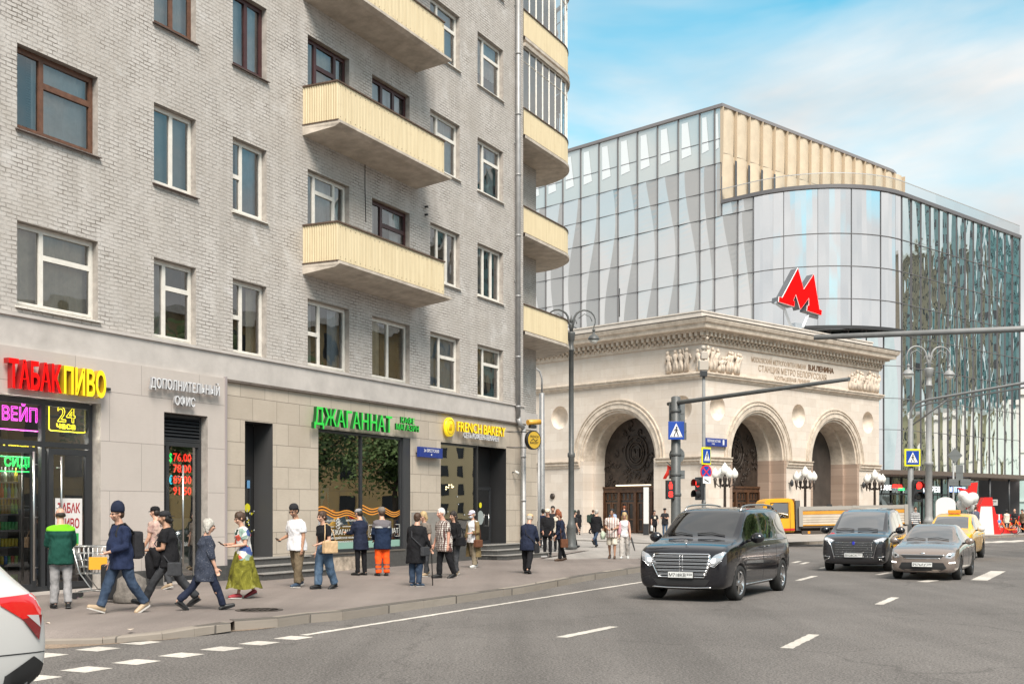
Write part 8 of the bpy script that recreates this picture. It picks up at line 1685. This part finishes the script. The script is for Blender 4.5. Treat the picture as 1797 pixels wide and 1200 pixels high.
        for i in (0, 1):
            hp_, kn, an, heel, toe, fd = J[i]; c_ = Vector((0, (.004 if i == 0 else -.004) * h, 0))
            if pl >= .99: g_.tube([hp_ + up * .02 * h, hp_.lerp(kn, .3), hp_.lerp(kn, .8), kn.lerp(an, .15), kn.lerp(an, .6), an - (an - kn).normalized() * .002 * h], [.056 * h, .055 * h * (1 + (pw - 1) * .5), .043 * h * pw, .041 * h * pw, .037 * h * pw, .036 * h * pw], 12)
            else: e2 = hp_.lerp(kn, pl * 1.6); g_.tube([hp_ + up * .02 * h, hp_.lerp(kn, .4), e2], [.056 * h, .055 * h, .053 * h * pw], 12)
        remesh(g_, voc, F[pants], 'trousers' if pl >= .99 else 'shorts', t, 3, folds=.014, ff=(9, 9, 7))
    SM = mat('shoe_' + shoes, SHOES[shoes], .5); SO = mat('shoe_sole_pale', (.5, .48, .45), .7)
    for i in (0, 1):
        hp_, kn, an, heel, toe, fd = J[i]; k = MB(); dn = Vector((fd.z, 0, -fd.x)) if abs(fd.x) > 0 else -up; dn = (fd.cross(lf)).normalized(); dn = -dn if dn.z > 0 else dn
        sl = toe + fd * .012 * h; hl_ = heel - fd * .006 * h
        k.tube([hl_ + dn * .0 - dn * .012 * h, hl_.lerp(sl, .3) - dn * .022 * h, hl_.lerp(sl, .62) - dn * .012 * h, sl - dn * .002 * h, sl + fd * .012 * h], [.021 * h, .027 * h, .027 * h, .022 * h, .010 * h], 10, flat=.95); k.tube([an + up * .012 * h, an - up * .02 * h], [.023 * h, .026 * h], 10)
        s_ = remesh(k, .010 if not far else .018, SM, 'shoe', t, 1); k = MB(); w2 = Vector((-fd.y, fd.x, 0)).normalized(); sol = []
        for f_, wd in ((0, .018), (.15, .024), (.45, .023), (.75, .028), (.95, .020), (1.06, .006)):
            c = hl_.lerp(sl, f_); sol.append((c - w2 * wd * h, c + w2 * wd * h))
        ring_ = [a for a, b in sol] + [b for a, b in reversed(sol)]; n = len(ring_); k.add([q + dn * .004 * h for q in ring_] + [q + dn * .017 * h for q in ring_], [tuple(range(n)), tuple(range(2 * n - 1, n - 1, -1))] + [(i_, n + i_, n + (i_ + 1) % n, (i_ + 1) % n) for i_ in range(n)]); k.build('sole', SO if shoes in ('white', 'blue', 'red', 'beige') else SM, s_)
    if style != 'bald':
        k = MB()
        big = 1.06 if style == 'short' else 1.12
        if not hat: k.ball(hp3(-.022, 0, .040), .098 * hs * (big - .02), 16, 12, sq=(1.0, .86, .96))
        k.ball(hp3(-.055, 0, .0), .072 * hs * big, 14, 10, sq=(.8, 1.08, 1.1))
        if style in ('long', 'bob'):
            ln = .13 if style == 'bob' else .27
            for s_ in (-1, 0, 1): k.tube([hp3(-.03 - .03 * (s_ == 0), s_ * .062, .03), hp3(-.045 - .03 * (s_ == 0), s_ * .075, -.05), hp3(-.04 - .03 * (s_ == 0), s_ * .072, -ln)], [.04 * hs, .042 * hs, .024 * hs], 8)
        if style == 'bun': k.ball(hp3(-.10, 0, .05), .045 * hs, 10, 8)
        if style == 'tied': k.tube([hp3(-.09, 0, .0), hp3(-.12, 0, -.05), hp3(-.10, 0, -.10)], [.035 * hs, .035 * hs, .015 * hs], 8)
        def cutface(mb): pass
        remesh(k, .012 if not far else .02, HM, 'hair', t, 1, folds=.009, ff=(26, 26, 14))
    else:
        k = MB(); 
        for s_ in (-1, 1): k.ball(hp3(-.03, s_ * .058, .0), .042 * hs, 10, 8, sq=(1.2, .6, .9))
        k.ball(hp3(-.075, 0, -.005), .055 * hs, 12, 8, sq=(.6, 1.2, .9)); remesh(k, .012, HM, 'hair', t, 1)
    if hat:
        HTm = F[hatm]; k = MB()
        if hat == 'beanie': k.lathe([(.095 * hs, .0), (.099 * hs, .03 * hs), (.096 * hs, .06 * hs), (.078 * hs, .10 * hs), (.045 * hs, .125 * hs), (.001, .132 * hs)], 18, M=HQ @ Matrix.Translation((-.015 * hs, 0, .032 * hs)) @ Matrix.Rotation(R(-10), 4, 'Y'))
        elif hat == 'tall': k.lathe([(.098 * hs, .0), (.108 * hs, .03 * hs), (.106 * hs, .08 * hs), (.092 * hs, .13 * hs), (.058 * hs, .17 * hs), (.020 * hs, .185 * hs), (.001, .19 * hs)], 18, M=HQ @ Matrix.Translation((-.012 * hs, 0, .026 * hs)) @ Matrix.Rotation(R(-8), 4, 'Y'))
        else:
            k.lathe([(.094 * hs, .0), (.098 * hs, .03 * hs), (.088 * hs, .065 * hs), (.055 * hs, .09 * hs), (.001, .098 * hs)], 18, M=HQ @ Matrix.Translation((-.012 * hs, 0, .034 * hs)) @ Matrix.Rotation(R(-4), 4, 'Y'))
            d_ = -1 if hat == 'backcap' else 1; vs = []
            for i in range(9): q = R(-62 + 124 * i / 8); vs += [hp3(-.012 + d_ * .088 * math.cos(q), .088 * math.sin(q), .040), hp3(-.012 + d_ * (.088 * math.cos(q) + .075 * math.cos(q) ** .6), .080 * math.sin(q), .030)]
            vs2 = [q + Vector((0, 0, -.006)) for q in vs]; k.add(vs + vs2, [(2 * i, 2 * i + 1, 2 * i + 3, 2 * i + 2) for i in range(8)] + [(18 + 2 * i, 20 + 2 * i, 21 + 2 * i, 19 + 2 * i) for i in range(8)] + [(2 * i + 1, 19 + 2 * i, 21 + 2 * i, 2 * i + 3) for i in range(8)], 0, True)
        k.build('hat' if hat in ('beanie', 'tall') else 'cap', HTm, t)
    if glasses:
        k = MB()
        for s_ in (-1, 1): k.ball(hp3(.086, s_ * .034, .006), .021 * hs, 10, 6, sq=(.35, 1, .68)); k.tube([hp3(.085, s_ * .055, .012), hp3(.0, s_ * .082, .012)], .004, 5)
        k.tube([hp3(.096, -.02, .012), hp3(.096, .02, .012)], .004, 5); k.build('sunglasses', BLACK, t)
    if mask: k = MB(); k.ball(hp3(.055, 0, -.05), .056 * hs, 12, 8, sq=(1.0, 1.12, .95)); k.build('face_mask', mat('mask_pale', (.55, .60, .66), .7), t)
    if coat:
        k = MB(); n = 20; vs = []; rows = [(.312, .062, .088), (.25, .090, .118), (.15, .092, .112), (.05, .094, .116), (-.08, .104, .128), (-.22, .118, .142), (-.33, .126, .150)]
        for q, rx, ry in rows:
            c = pel + (sp if q > 0 else up) * q * h
            for i in range(n + 1): an_ = R(52 + (308 - 52) * i / n); vs.append(c + fw * rx * h * math.cos(an_) + lf * ry * h * math.sin(an_))
        m_ = len(rows); k.add(vs, [(r_ * (n + 1) + i, r_ * (n + 1) + i + 1, (r_ + 1) * (n + 1) + i + 1, (r_ + 1) * (n + 1) + i) for r_ in range(m_ - 1) for i in range(n)], 0, True)
        for i, sd in ((0, 1), (1, -1)): s0_, eb, wrp, pe, d2 = HND[i]; k.tube([s0_ - Vector((0, sd * .03 * h, 0)), s0_, s0_.lerp(eb, .5), eb, eb.lerp(wrp, .75)], [.04 * h, .045 * h, .044 * h, .04 * h, .036 * h], 10)
        k.build('open_coat', F[coat], t)
    t['_'] = 0; del t['_']
    W_ = t.matrix_basis if False else Matrix.Translation(p) @ Matrix.Rotation(R(head), 4, 'Z')
    return dict(t=t, M=W_, J=J, hands=HND, pel=pel, sp=sp, shc=shc, h=h, shw=shw, hc=hc)
def loose_item(name, label, cat, M=None): return thing(name, label, cat, M=M)
def shoulder_bag(P, sd, label, m_, sz=(.26, .10, .20), drop=.30, cross=False, fwd=.0, kind='shoulder_bag', out=.05):
    h = P['h']; sh = P['shc'] + Vector((0, sd * P['shw'] * (.6 if not cross else -.55), .03 * h)); c = P['pel'] + Vector((fwd, sd * (.125 * h + out), .30 - drop))
    t = thing(kind, label, 'bag', M=P['M']); k = MB(); k.bbox(c.x - sz[0] / 2, c.x + sz[0] / 2, c.y - sz[1] / 2, c.y + sz[1] / 2, c.z - sz[2], c.z, .025); k.build('bag_body', m_, t); k = MB()
    for s_ in (-1, 1):
        e = Vector((c.x + s_ * sz[0] * .42, c.y, c.z)); md = (P['shc'] + P['pel']) / 2 + Vector((s_ * .135 * h, sd * (.05 * h if not cross else .0), .02)); k.tube([e, e.lerp(md, .6), md, sh + Vector((s_ * .05, 0, -.01)), sh + Vector((0, 0, .012))] if cross else [e, e.lerp(sh, .5) + Vector((s_ * .04, sd * .03, 0)), sh + Vector((s_ * .04, 0, .0)), sh + Vector((0, 0, .015))], .011, 6)
    k.build('strap', m_, t); return t
def phone(P, hand, label):
    s0_, eb, wrp, pe, d2 = P['hands'][hand]; t = thing('phone', label, 'phone', M=P['M']); k = MB(); c = pe + d2 * .05 + Vector((0, 0, .02)); k.bbox(-.07, .07, -.036, .036, -.005, .005, .003, 0, Matrix.Translation(c) @ Matrix.Rotation(R(-35), 4, 'Y')); k.build('case', BLACK, t)
WALK = ((24, 6), (-20, 22)); WALKR = ((-20, 22), (24, 6)); STAND = ((2, 3), (-2, 3)); SOFT = ((9, 6), (-9, 14)); SOFTR = ((-9, 14), (9, 6))
P1 = person('balding man seen from behind in a green jacket with bright yoke and grey joggers', 107, 1067, 1.70, 118, ((4, 4), (-5, 10)), ((22, 8, 55, .3), (20, 8, 50, .3)), 'green', 1.0, .52, 1.14, 'greyj', pw=1.12, hair='dark', style='bald', belly=1.25, hp=12)
P2 = person('man in a navy sweater, jeans and tall dark hat striding beside a suitcase', 213, 1075, 1.76, 224, ((-17, 20), (24, 5)), ((4, 14, 66, .55), (-4, 8, 18, 0)), 'blue', 1.0, .53, 1.12, 'denimd', pw=1.18, shoes='beige', hair='brown', hat='tall', hatm='navy', glasses=True, belly=1.3, beard='brown', hp=4)
P3 = person('man in a floral shirt and black cap half hidden by the man in black', 277, 1034, 1.74, 160, SOFT, ((10, 6, 20, 0), (6, 6, 20, 0)), 'floral', .4, .52, 1.1, 'dgrey', shoes='beige', hair='dark', hat='cap', hatm='black')
P4 = person('man in a black T-shirt and backwards cap striding left with a jacket over his arm', 296, 1065, 1.72, 184, ((32, 6), (-27, 16)), ((6, 8, 78, .35), (4, 8, 70, .2)), 'black', .42, .52, 1.15, 'dgrey', pw=1.15, hair='black', style='tied', hat='backcap', hatm='charcoal', beard='black', belly=1.15, skin='tan', hp=3)
P5 = person('grey haired woman in a dark flecked tunic walking away to the right', 360, 1070, 1.57, 28, ((-24, 22), (24, 4)), ((-4, 8, 12, 0), (6, 8, 14, 0)), 'fleck', .8, .57, 1.16, 'navy', pw=1.08, hair='grey', style='bob', glasses=True, fem=True, belly=1.1)
P6 = person('woman in a long tie dyed green skirt and bright patterned shirt looking at her phone', 427, 1049, 1.63, 218, ((13, 4), (-12, 18)), ((6, 10, 78, .45), (8, 10, 82, .4)), 'multi', .45, .52, 1.12, 'black', shoes='red', hair='brown', style='bun', glasses=True, fem=True, skirt='tiedye', hp=16)
P7 = person('man in a white T-shirt, khaki trousers and black beanie checking his phone', 521, 1030, 1.77, 236, SOFT, ((-2, 7, 14, 0), (-2, 14, 76, .3)), 'white', .5, .515, 1.18, 'khaki', pw=1.3, shoes='blue', hair='black', hat='beanie', hatm='charcoal', glasses=True, skin='tan', beard='black', hp=20)
P8 = person('woman in a black T-shirt and wide jeans with a tan tote bag', 569, 1033, 1.64, 230, SOFTR, ((0, 10, 70, .5), (-4, 8, 12, 0)), 'black', .45, .44, 1.04, 'denim', pw=1.42, hair='brown', style='tied', glasses=True, fem=True, tuck=True)
P9 = person('man in a navy jacket and grey cap facing the cafe window', 633, 1009, 1.70, 138, STAND, ((24, 6, 66, .3), (22, 6, 60, .3)), 'navy', 1.0, .545, 1.12, 'black', hair='dark', hat='cap', hatm='greyj', hp=18)
P10 = person('worker in bright orange trousers and a navy grey jacket, seen from behind', 671, 1010, 1.72, 112, STAND, ((12, 8, 40, .3), (6, 8, 24, 0)), 'worker', 1.0, .54, 1.18, 'hivis', pw=1.3, hair='brown', hat='beanie', hatm='taupe', hp=10)
P11 = person('person in a black jacket and blue jeans leaning on a walking stick, seen from behind', 730, 1028, 1.61, 66, STAND, ((4, 10, 24, 0), (12, 10, 26, 0)), 'black', 1.0, .58, 1.24, 'denimd', pw=1.2, hair='brown', shoes='blue', belly=1.25, lean=5)
P12 = person('blonde woman in a taupe top behind the person with the stick', 746, 1011, 1.62, 232, SOFT, ((2, 8, 14, 0), (-2, 8, 14, 0)), 'taupe', .5, .53, 1.1, 'dgrey', hair='blonde', style='bob', shoes='beige', fem=True)
P13 = person('white haired old man in a checked short sleeved shirt and black trousers', 780, 1014, 1.71, 218, SOFTR, ((-6, 8, 12, 0), (4, 8, 14, 0)), 'plaid', .46, .55, 1.16, 'black', pw=1.15, hair='white', skin='pink', belly=1.2, lean=6)
P14 = person('long haired woman in black with sunglasses behind the old man', 798, 1010, 1.63, 232, SOFT, ((0, 8, 70, .5), (0, 6, 14, 0)), 'black', 1.0, .50, 1.06, 'dgrey', pw=1.05, hair='dark', style='long', glasses=True, shoes='beige', fem=True)
P15 = person('woman in a long olive coat, pale headscarf and face mask carrying a handbag', 831, 996, 1.65, 232, SOFT, ((2, 10, 80, .4), (4, 8, 16, 0)), 'white', .3, .52, 1.0, 'beigepant', pw=1.25, hair='grey', hat='cap', hatm='lilac', shoes='white', fem=True, coat='olive', mask=True, hp=8)
P16 = person('stooping man in a navy jacket and tan cap walking away from the shops', 926, 1006, 1.58, 72, ((10, 4), (-12, 20)), ((12, 8, 40, .1), (12, 8, 40, .1)), 'navy', 1.0, .545, 1.22, 'black', pw=1.2, hair='grey', hat='cap', hatm='tan', lean=14, hp=22)
P17 = person('man in black with a white cap in the group by the lamp post', 961, 976, 1.72, 262, STAND, ((10, 6, 30, .3), (12, 6, 34, .3)), 'black', 1.0, .53, 1.18, 'black', hair='dark', hat='cap', hatm='cream', skin='pink', glasses=True, belly=1.15)
P18 = person('red haired person in a black top at the front of the corner group', 984, 984, 1.62, 205, SOFT, ((10, 6, 30, .3), (2, 6, 14, 0)), 'navy', 1.0, .52, 1.1, 'black', pw=1.15, hair='red', style='bob', shoes='brown', fem=True, hp=18)
P19 = person('man in a black vest and dark cap walking right behind the lamp post', 1006, 962, 1.70, 40, WALK, ((6, 8, 20, 0), (-6, 8, 30, 0)), 'charcoal', .45, .53, 1.2, 'black', hair='dark', hat='cap', hatm='dgreen', far=True)
P20 = person('woman with long dark hair in a black coat farther back on the square', 1015, 938, 1.66, 80, SOFT, ((4, 5, 14, 0), (-4, 5, 14, 0)), 'black', 1.0, .58, 1.12, 'black', hair='dark', style='long', fem=True, far=True)
P21 = person('grey haired man in a black hooded jacket and jeans crossing with a carrier bag', 1046, 959, 1.70, 60, ((18, 6), (-26, 40)), ((-4, 8, 12, 0), (10, 8, 20, 0)), 'black', 1.0, .54, 1.25, 'denimd', hair='grey', far=True)
P22 = person('man in a striped shirt and white shorts walking hand in hand towards the street', 1074, 980, 1.70, 258, SOFT, ((4, 8, 74, .55), (4, 8, 70, .55)), 'stripe', .48, .525, 1.15, 'cream', pl=.62, pw=1.15, hair='black', glasses=True, skin='tan', shoes='brown')
P23 = person('woman in a white top, pink cardigan and grey trousers beside the man in shorts', 1096, 980, 1.58, 262, SOFTR, ((6, 10, 12, 0), (8, 6, 20, 0)), 'white', .0, .50, 1.0, 'palegrey', pw=1.3, hair='blonde', style='long', glasses=True, shoes='white', fem=True)
P24 = person('man in a black T-shirt with a pale print by the pavilion, the left of two', 1148, 941, 1.64, 280, STAND, ((6, 14, 40, .2), (4, 6, 12, 0)), 'black', .46, .53, 1.15, 'black', hair='black', shoes='white', far=True)
P25 = person('man in a dark T-shirt, jeans and cap by the pavilion, the right of two', 1167, 941.5, 1.78, 250, STAND, ((20, 8, 80, .4), (20, 8, 80, .4)), 'charcoal', .46, .52, 1.12, 'denim', hair='black', hat='cap', hatm='black', far=True)
P26 = person('person bent under an olive rucksack near the big arch', 1038, 936, 1.72, 50, WALK, ((10, 6, 30, 0), (-6, 6, 30, 0)), 'black', 1.0, .52, 1.1, 'black', hair='brown', lean=14, far=True)
P27 = person('ginger haired person in a dark blue jacket at the arch doors', 1096, 936, 1.76, 100, STAND, ((10, 6, 60, .2), (4, 6, 20, 0)), 'navy', 1.0, .53, 1.1, 'dgrey', hair='red', far=True, z=.2)
P28 = person('person in a pale blue shirt at the arch doors behind the couple', 1076, 937, 1.66, 270, STAND, ((6, 6, 20, 0), (6, 6, 20, 0)), 'lblue', 1.0, .52, 1.15, 'charcoal', hair='dark', far=True)
P29 = person('man in blue behind the thin grey post at the corner', 953, 960, 1.70, 90, SOFT, ((4, 6, 14, 0), (-4, 6, 14, 0)), 'blue', 1.0, .53, 1.15, 'dgrey', hair='black', far=True)
P30 = person('tall dark haired man at the back of the corner group', 970, 963, 1.84, 270, STAND, ((4, 6, 14, 0), (-4, 6, 14, 0)), 'charcoal', 1.0, .53, 1.15, 'black', hair='dark', far=True)
P31 = person('woman with long auburn hair at the back of the corner group', 979, 966, 1.70, 262, STAND, ((4, 6, 14, 0), (-4, 6, 14, 0)), 'cream', 1.0, .52, 1.05, 'black', hair='red', style='long', fem=True, far=True)
P32 = person('tall man in a slate blue suit jacket by the white balloons', 1712, 940, 1.92, 92, STAND, ((4, 6, 12, 0), (4, 6, 12, 0)), 'suit', 1.0, .55, 1.12, 'navy', hair='brown', far=True)
P33 = person('person in a black and white striped top between the signal pole and the taxi', 1606, 943, 1.86, 265, STAND, ((8, 6, 30, 0), (8, 6, 30, 0)), 'hstripe', 1.0, .53, 1.12, 'black', hair='brown', far=True)
P34 = person('person in black bending by the red and white stand', 1743, 936, 1.62, 180, STAND, ((30, 8, 50, .2), (30, 8, 50, .2)), 'black', 1.0, .53, 1.15, 'dgrey', hair='red', lean=16, far=True)
P35 = person('dark haired person in a white top behind the red gift boxes', 1767, 934, 1.68, 90, STAND, ((6, 6, 20, 0), (6, 6, 20, 0)), 'cream', 1.0, .53, 1.12, 'dgrey', hair='black', style='bob', fem=True, far=True)
P36 = person('bald man in black standing behind the orange bicycle', 1781, 935, 1.74, 230, STAND, ((20, 6, 60, .3), (20, 6, 60, .3)), 'charcoal', 1.0, .53, 1.15, 'black', hair='grey', style='bald', far=True)
P37 = person('person in a khaki jacket at the right edge behind the bicycles', 1795, 935, 1.72, 200, STAND, ((6, 6, 20, 0), (6, 6, 20, 0)), 'khaki', 1.0, .53, 1.12, 'black', hair='black', far=True)
def backpack(P, label, m_, sz=(.17, .30, .46)):
    t = thing('backpack', label, 'backpack', M=P['M']); c = P['shc'] - P['sp'] * .17 * P['h'] + Vector((-.155 * P['h'] * .82 - .03, 0, 0)); k = MB(); k.bbox(c.x - sz[0] / 2, c.x + sz[0] / 2, c.y - sz[1] / 2, c.y + sz[1] / 2, c.z - sz[2] / 2, c.z + sz[2] / 2, .05); k.bbox(c.x - sz[0] * .75, c.x - sz[0] * .45, c.y - sz[1] * .36, c.y + sz[1] * .36, c.z - sz[2] * .42, c.z + sz[2] * .1, .03); k.build('pack', m_, t); k = MB()
    for s_ in (-1, 1): y = s_ * .085 * P['h'] * .75; sh = P['shc']; k.tube([Vector((c.x + .06, y, c.z + .18)), Vector((sh.x - .03, y, sh.z + .06)), Vector((sh.x + .07, y, sh.z + .035)), Vector((sh.x + .125, y * 1.05, sh.z - .12)), Vector((sh.x + .04, y * 1.5, sh.z - .36)), Vector((c.x + .06, y, c.z - .18))], .018, 6)
    k.build('strap', m_, t)
backpack(P2, 'black backpack worn by the man in the navy sweater', F['charcoal']); backpack(P26, 'olive rucksack on the bent person near the arch', F['dgreen'], (.26, .38, .55))
shoulder_bag(P4, 1, 'grey shoulder bag slung on the man in the black T-shirt', F['dgrey'], (.24, .09, .24), .34, True, -.16, out=.06)
shoulder_bag(P8, 1, 'tan canvas tote bag on the woman in wide jeans', F['tan'], (.36, .12, .26), .13, False, .06, 'tote_bag')
shoulder_bag(P11, -1, 'grey cross body bag on the person with the walking stick', F['dgrey'], (.30, .09, .20), .26, True, -.04)
shoulder_bag(P14, 1, 'black handbag on the long haired woman in black', F['black'], (.30, .12, .22), .16, False, .06, 'handbag')
shoulder_bag(P15, 1, 'brown handbag of the woman in the olive coat', F['brown'], (.28, .14, .22), .34, False, .10, 'handbag'); shoulder_bag(P16, -1, 'dark bag at the side of the stooping man', F['charcoal'], (.22, .09, .26), .32, True, .02)
shoulder_bag(P18, 1, 'brown leather bag carried by the red haired person', F['brown'], (.26, .10, .28), .42, False, 0, 'handbag')
phone(P7, 1, 'dark phone in the hand of the man in the white T-shirt'); phone(P6, 1, 'phone held by the woman in the green skirt'); phone(P22, 0, 'dark phone held by the man in white shorts')
t = thing('walking_stick', 'black walking stick held by the person in the black jacket', 'stick', M=P11['M']); s0_, eb, wrp, pe, d2 = P11['hands'][1]; k = MB(); k.tube([(pe.x + .06, pe.y, .0), (pe.x, pe.y, pe.z + .0), (pe.x, pe.y, pe.z + .04)], .012, 8); k.build('shaft', BLACK, t); k = MB(); k.tube([(pe.x - .05, pe.y, pe.z + .05), (pe.x + .07, pe.y, pe.z + .045)], .014, 8); k.build('handle', BLACK, t)
t = thing('jacket', 'black jacket draped over the forearm of the man in the backwards cap', 'jacket', M=P4['M']); s0_, eb, wrp, pe, d2 = P4['hands'][0]; k = MB(); m_ = eb.lerp(wrp, .75); k.tube([m_ + Vector((0, -.02, .035)), m_ + Vector((.05, -.03, -.12)), m_ + Vector((.02, -.02, -.32)), m_ + Vector((.06, -.02, -.50))], [.06, .10, .11, .05], 10, flat=.6); k.tube([m_ + Vector((0, .03, .03)), m_ + Vector((-.08, .03, -.12)), m_ + Vector((-.07, .03, -.30))], [.06, .08, .05], 8); remesh(k, .016, F['black'], 'cloth', t, 3)
t = thing('carrier_bag', 'white and green carrier bag held by the man in the hooded jacket', 'bag', M=P21['M']); pe = P21['hands'][1][3]; k = MB(); k.add([(pe.x - .03, pe.y, pe.z), (pe.x + .03, pe.y, pe.z), (pe.x - .16, pe.y - .07, pe.z - .18), (pe.x + .16, pe.y - .07, pe.z - .18), (pe.x + .16, pe.y + .07, pe.z - .18), (pe.x - .16, pe.y + .07, pe.z - .18), (pe.x - .13, pe.y - .05, pe.z - .42), (pe.x + .13, pe.y - .05, pe.z - .42), (pe.x + .13, pe.y + .05, pe.z - .42), (pe.x - .13, pe.y + .05, pe.z - .42)], [(0, 2, 3, 1), (1, 3, 4), (1, 4, 5, 0), (0, 5, 2), (2, 6, 7, 3), (3, 7, 8, 4), (4, 8, 9, 5), (5, 9, 6, 2), (6, 9, 8, 7)], 0, True); k.build('bag_body', fabric('carrier', (.42, .48, .38), .3, 4), t)
t = thing('umbrella', 'folded dark umbrella in the hand of the woman with the pink cardigan', 'umbrella', M=P23['M']); pe = P23['hands'][0][3]; k = MB(); k.tube([(pe.x - .03, pe.y, pe.z + .06), (pe.x + .05, pe.y + .05, pe.z - .05), (pe.x + .22, pe.y + .16, pe.z - .42)], [.022, .035, .015], 8); k.build('canopy', BLACK, t)
t = thing('carrier_bag', 'white carrier bag hanging from the hand of the man with the printed shirt', 'bag', M=P24['M']); pe = P24['hands'][1][3]; k = MB(); k.prism([(pe.x - .12, pe.z - .36), (pe.x + .12, pe.z - .36), (pe.x + .14, pe.z - .14), (pe.x, pe.z), (pe.x - .14, pe.z - .14)], pe.y - .05, pe.y + .05, 'y'); fixn(k.build('bag_body', fabric('white_bag', (.62, .62, .6), .1), t))
k = MB(); c = P24['shc'] - P24['sp'] * .1; k.add([(c.x + .15, .07, c.z + .04), (c.x + .15, -.07, c.z + .04), (c.x + .155, -.06, c.z - .12), (c.x + .155, .02, c.z - .08), (c.x + .155, .06, c.z - .16)], [(0, 1, 2, 3, 4)]); k.build('shirt_print', F['cream'], P24['t'])
k = MB(); P = P23; h = P['h']      # cardigan over the shoulders
n = 16; vs = []
for q, rx, ry in ((.31, .06, .086), (.25, .088, .110), (.15, .086, .102), (.05, .09, .11), (-.04, .098, .122)):
    c = P['pel'] + P['sp'] * q * h
    for i in range(n + 1): an_ = R(58 + 244 * i / n); vs.append(c + Vector((rx * h * math.cos(an_), ry * h * math.sin(an_), 0)))
k.add(vs, [(r_ * (n + 1) + i, r_ * (n + 1) + i + 1, (r_ + 1) * (n + 1) + i + 1, (r_ + 1) * (n + 1) + i) for r_ in range(4) for i in range(n)], 0, True)
s0_, eb, wrp, pe, d2 = P['hands'][1]; k.tube([s0_, s0_.lerp(eb, .5), eb, eb.lerp(wrp, .8)], [.042 * h, .04 * h, .036 * h, .03 * h], 10); k.build('cardigan', F['pink'], P['t'])
k = MB(); P = P6; loft(k, [(P['pel'] + P['sp'] * q * P['h'] + Vector((.02, 0, 0)), Vector((1, 0, 0)), Vector((0, 1, 0)), rx * P['h'], .04 * P['h']) for q, rx in ((.06, .068), (.15, .072), (.24, .082), (.29, .055))], 10); k.build('dark_top', F['dgreen'], P6['t'])
k = MB(); P = P10
for z_ in (1.24,): c = P['pel'] + P['sp'] * .21 * P['h']; loft(k, [(c + Vector((0, 0, dz)), Vector((1, 0, 0)), Vector((0, 1, 0)), .097 * P['h'], .124 * P['h']) for dz in (-.02, .02)], 20)
k.build('reflective_band', mat('reflective_band', (.45, .46, .46), .4), P10['t'])
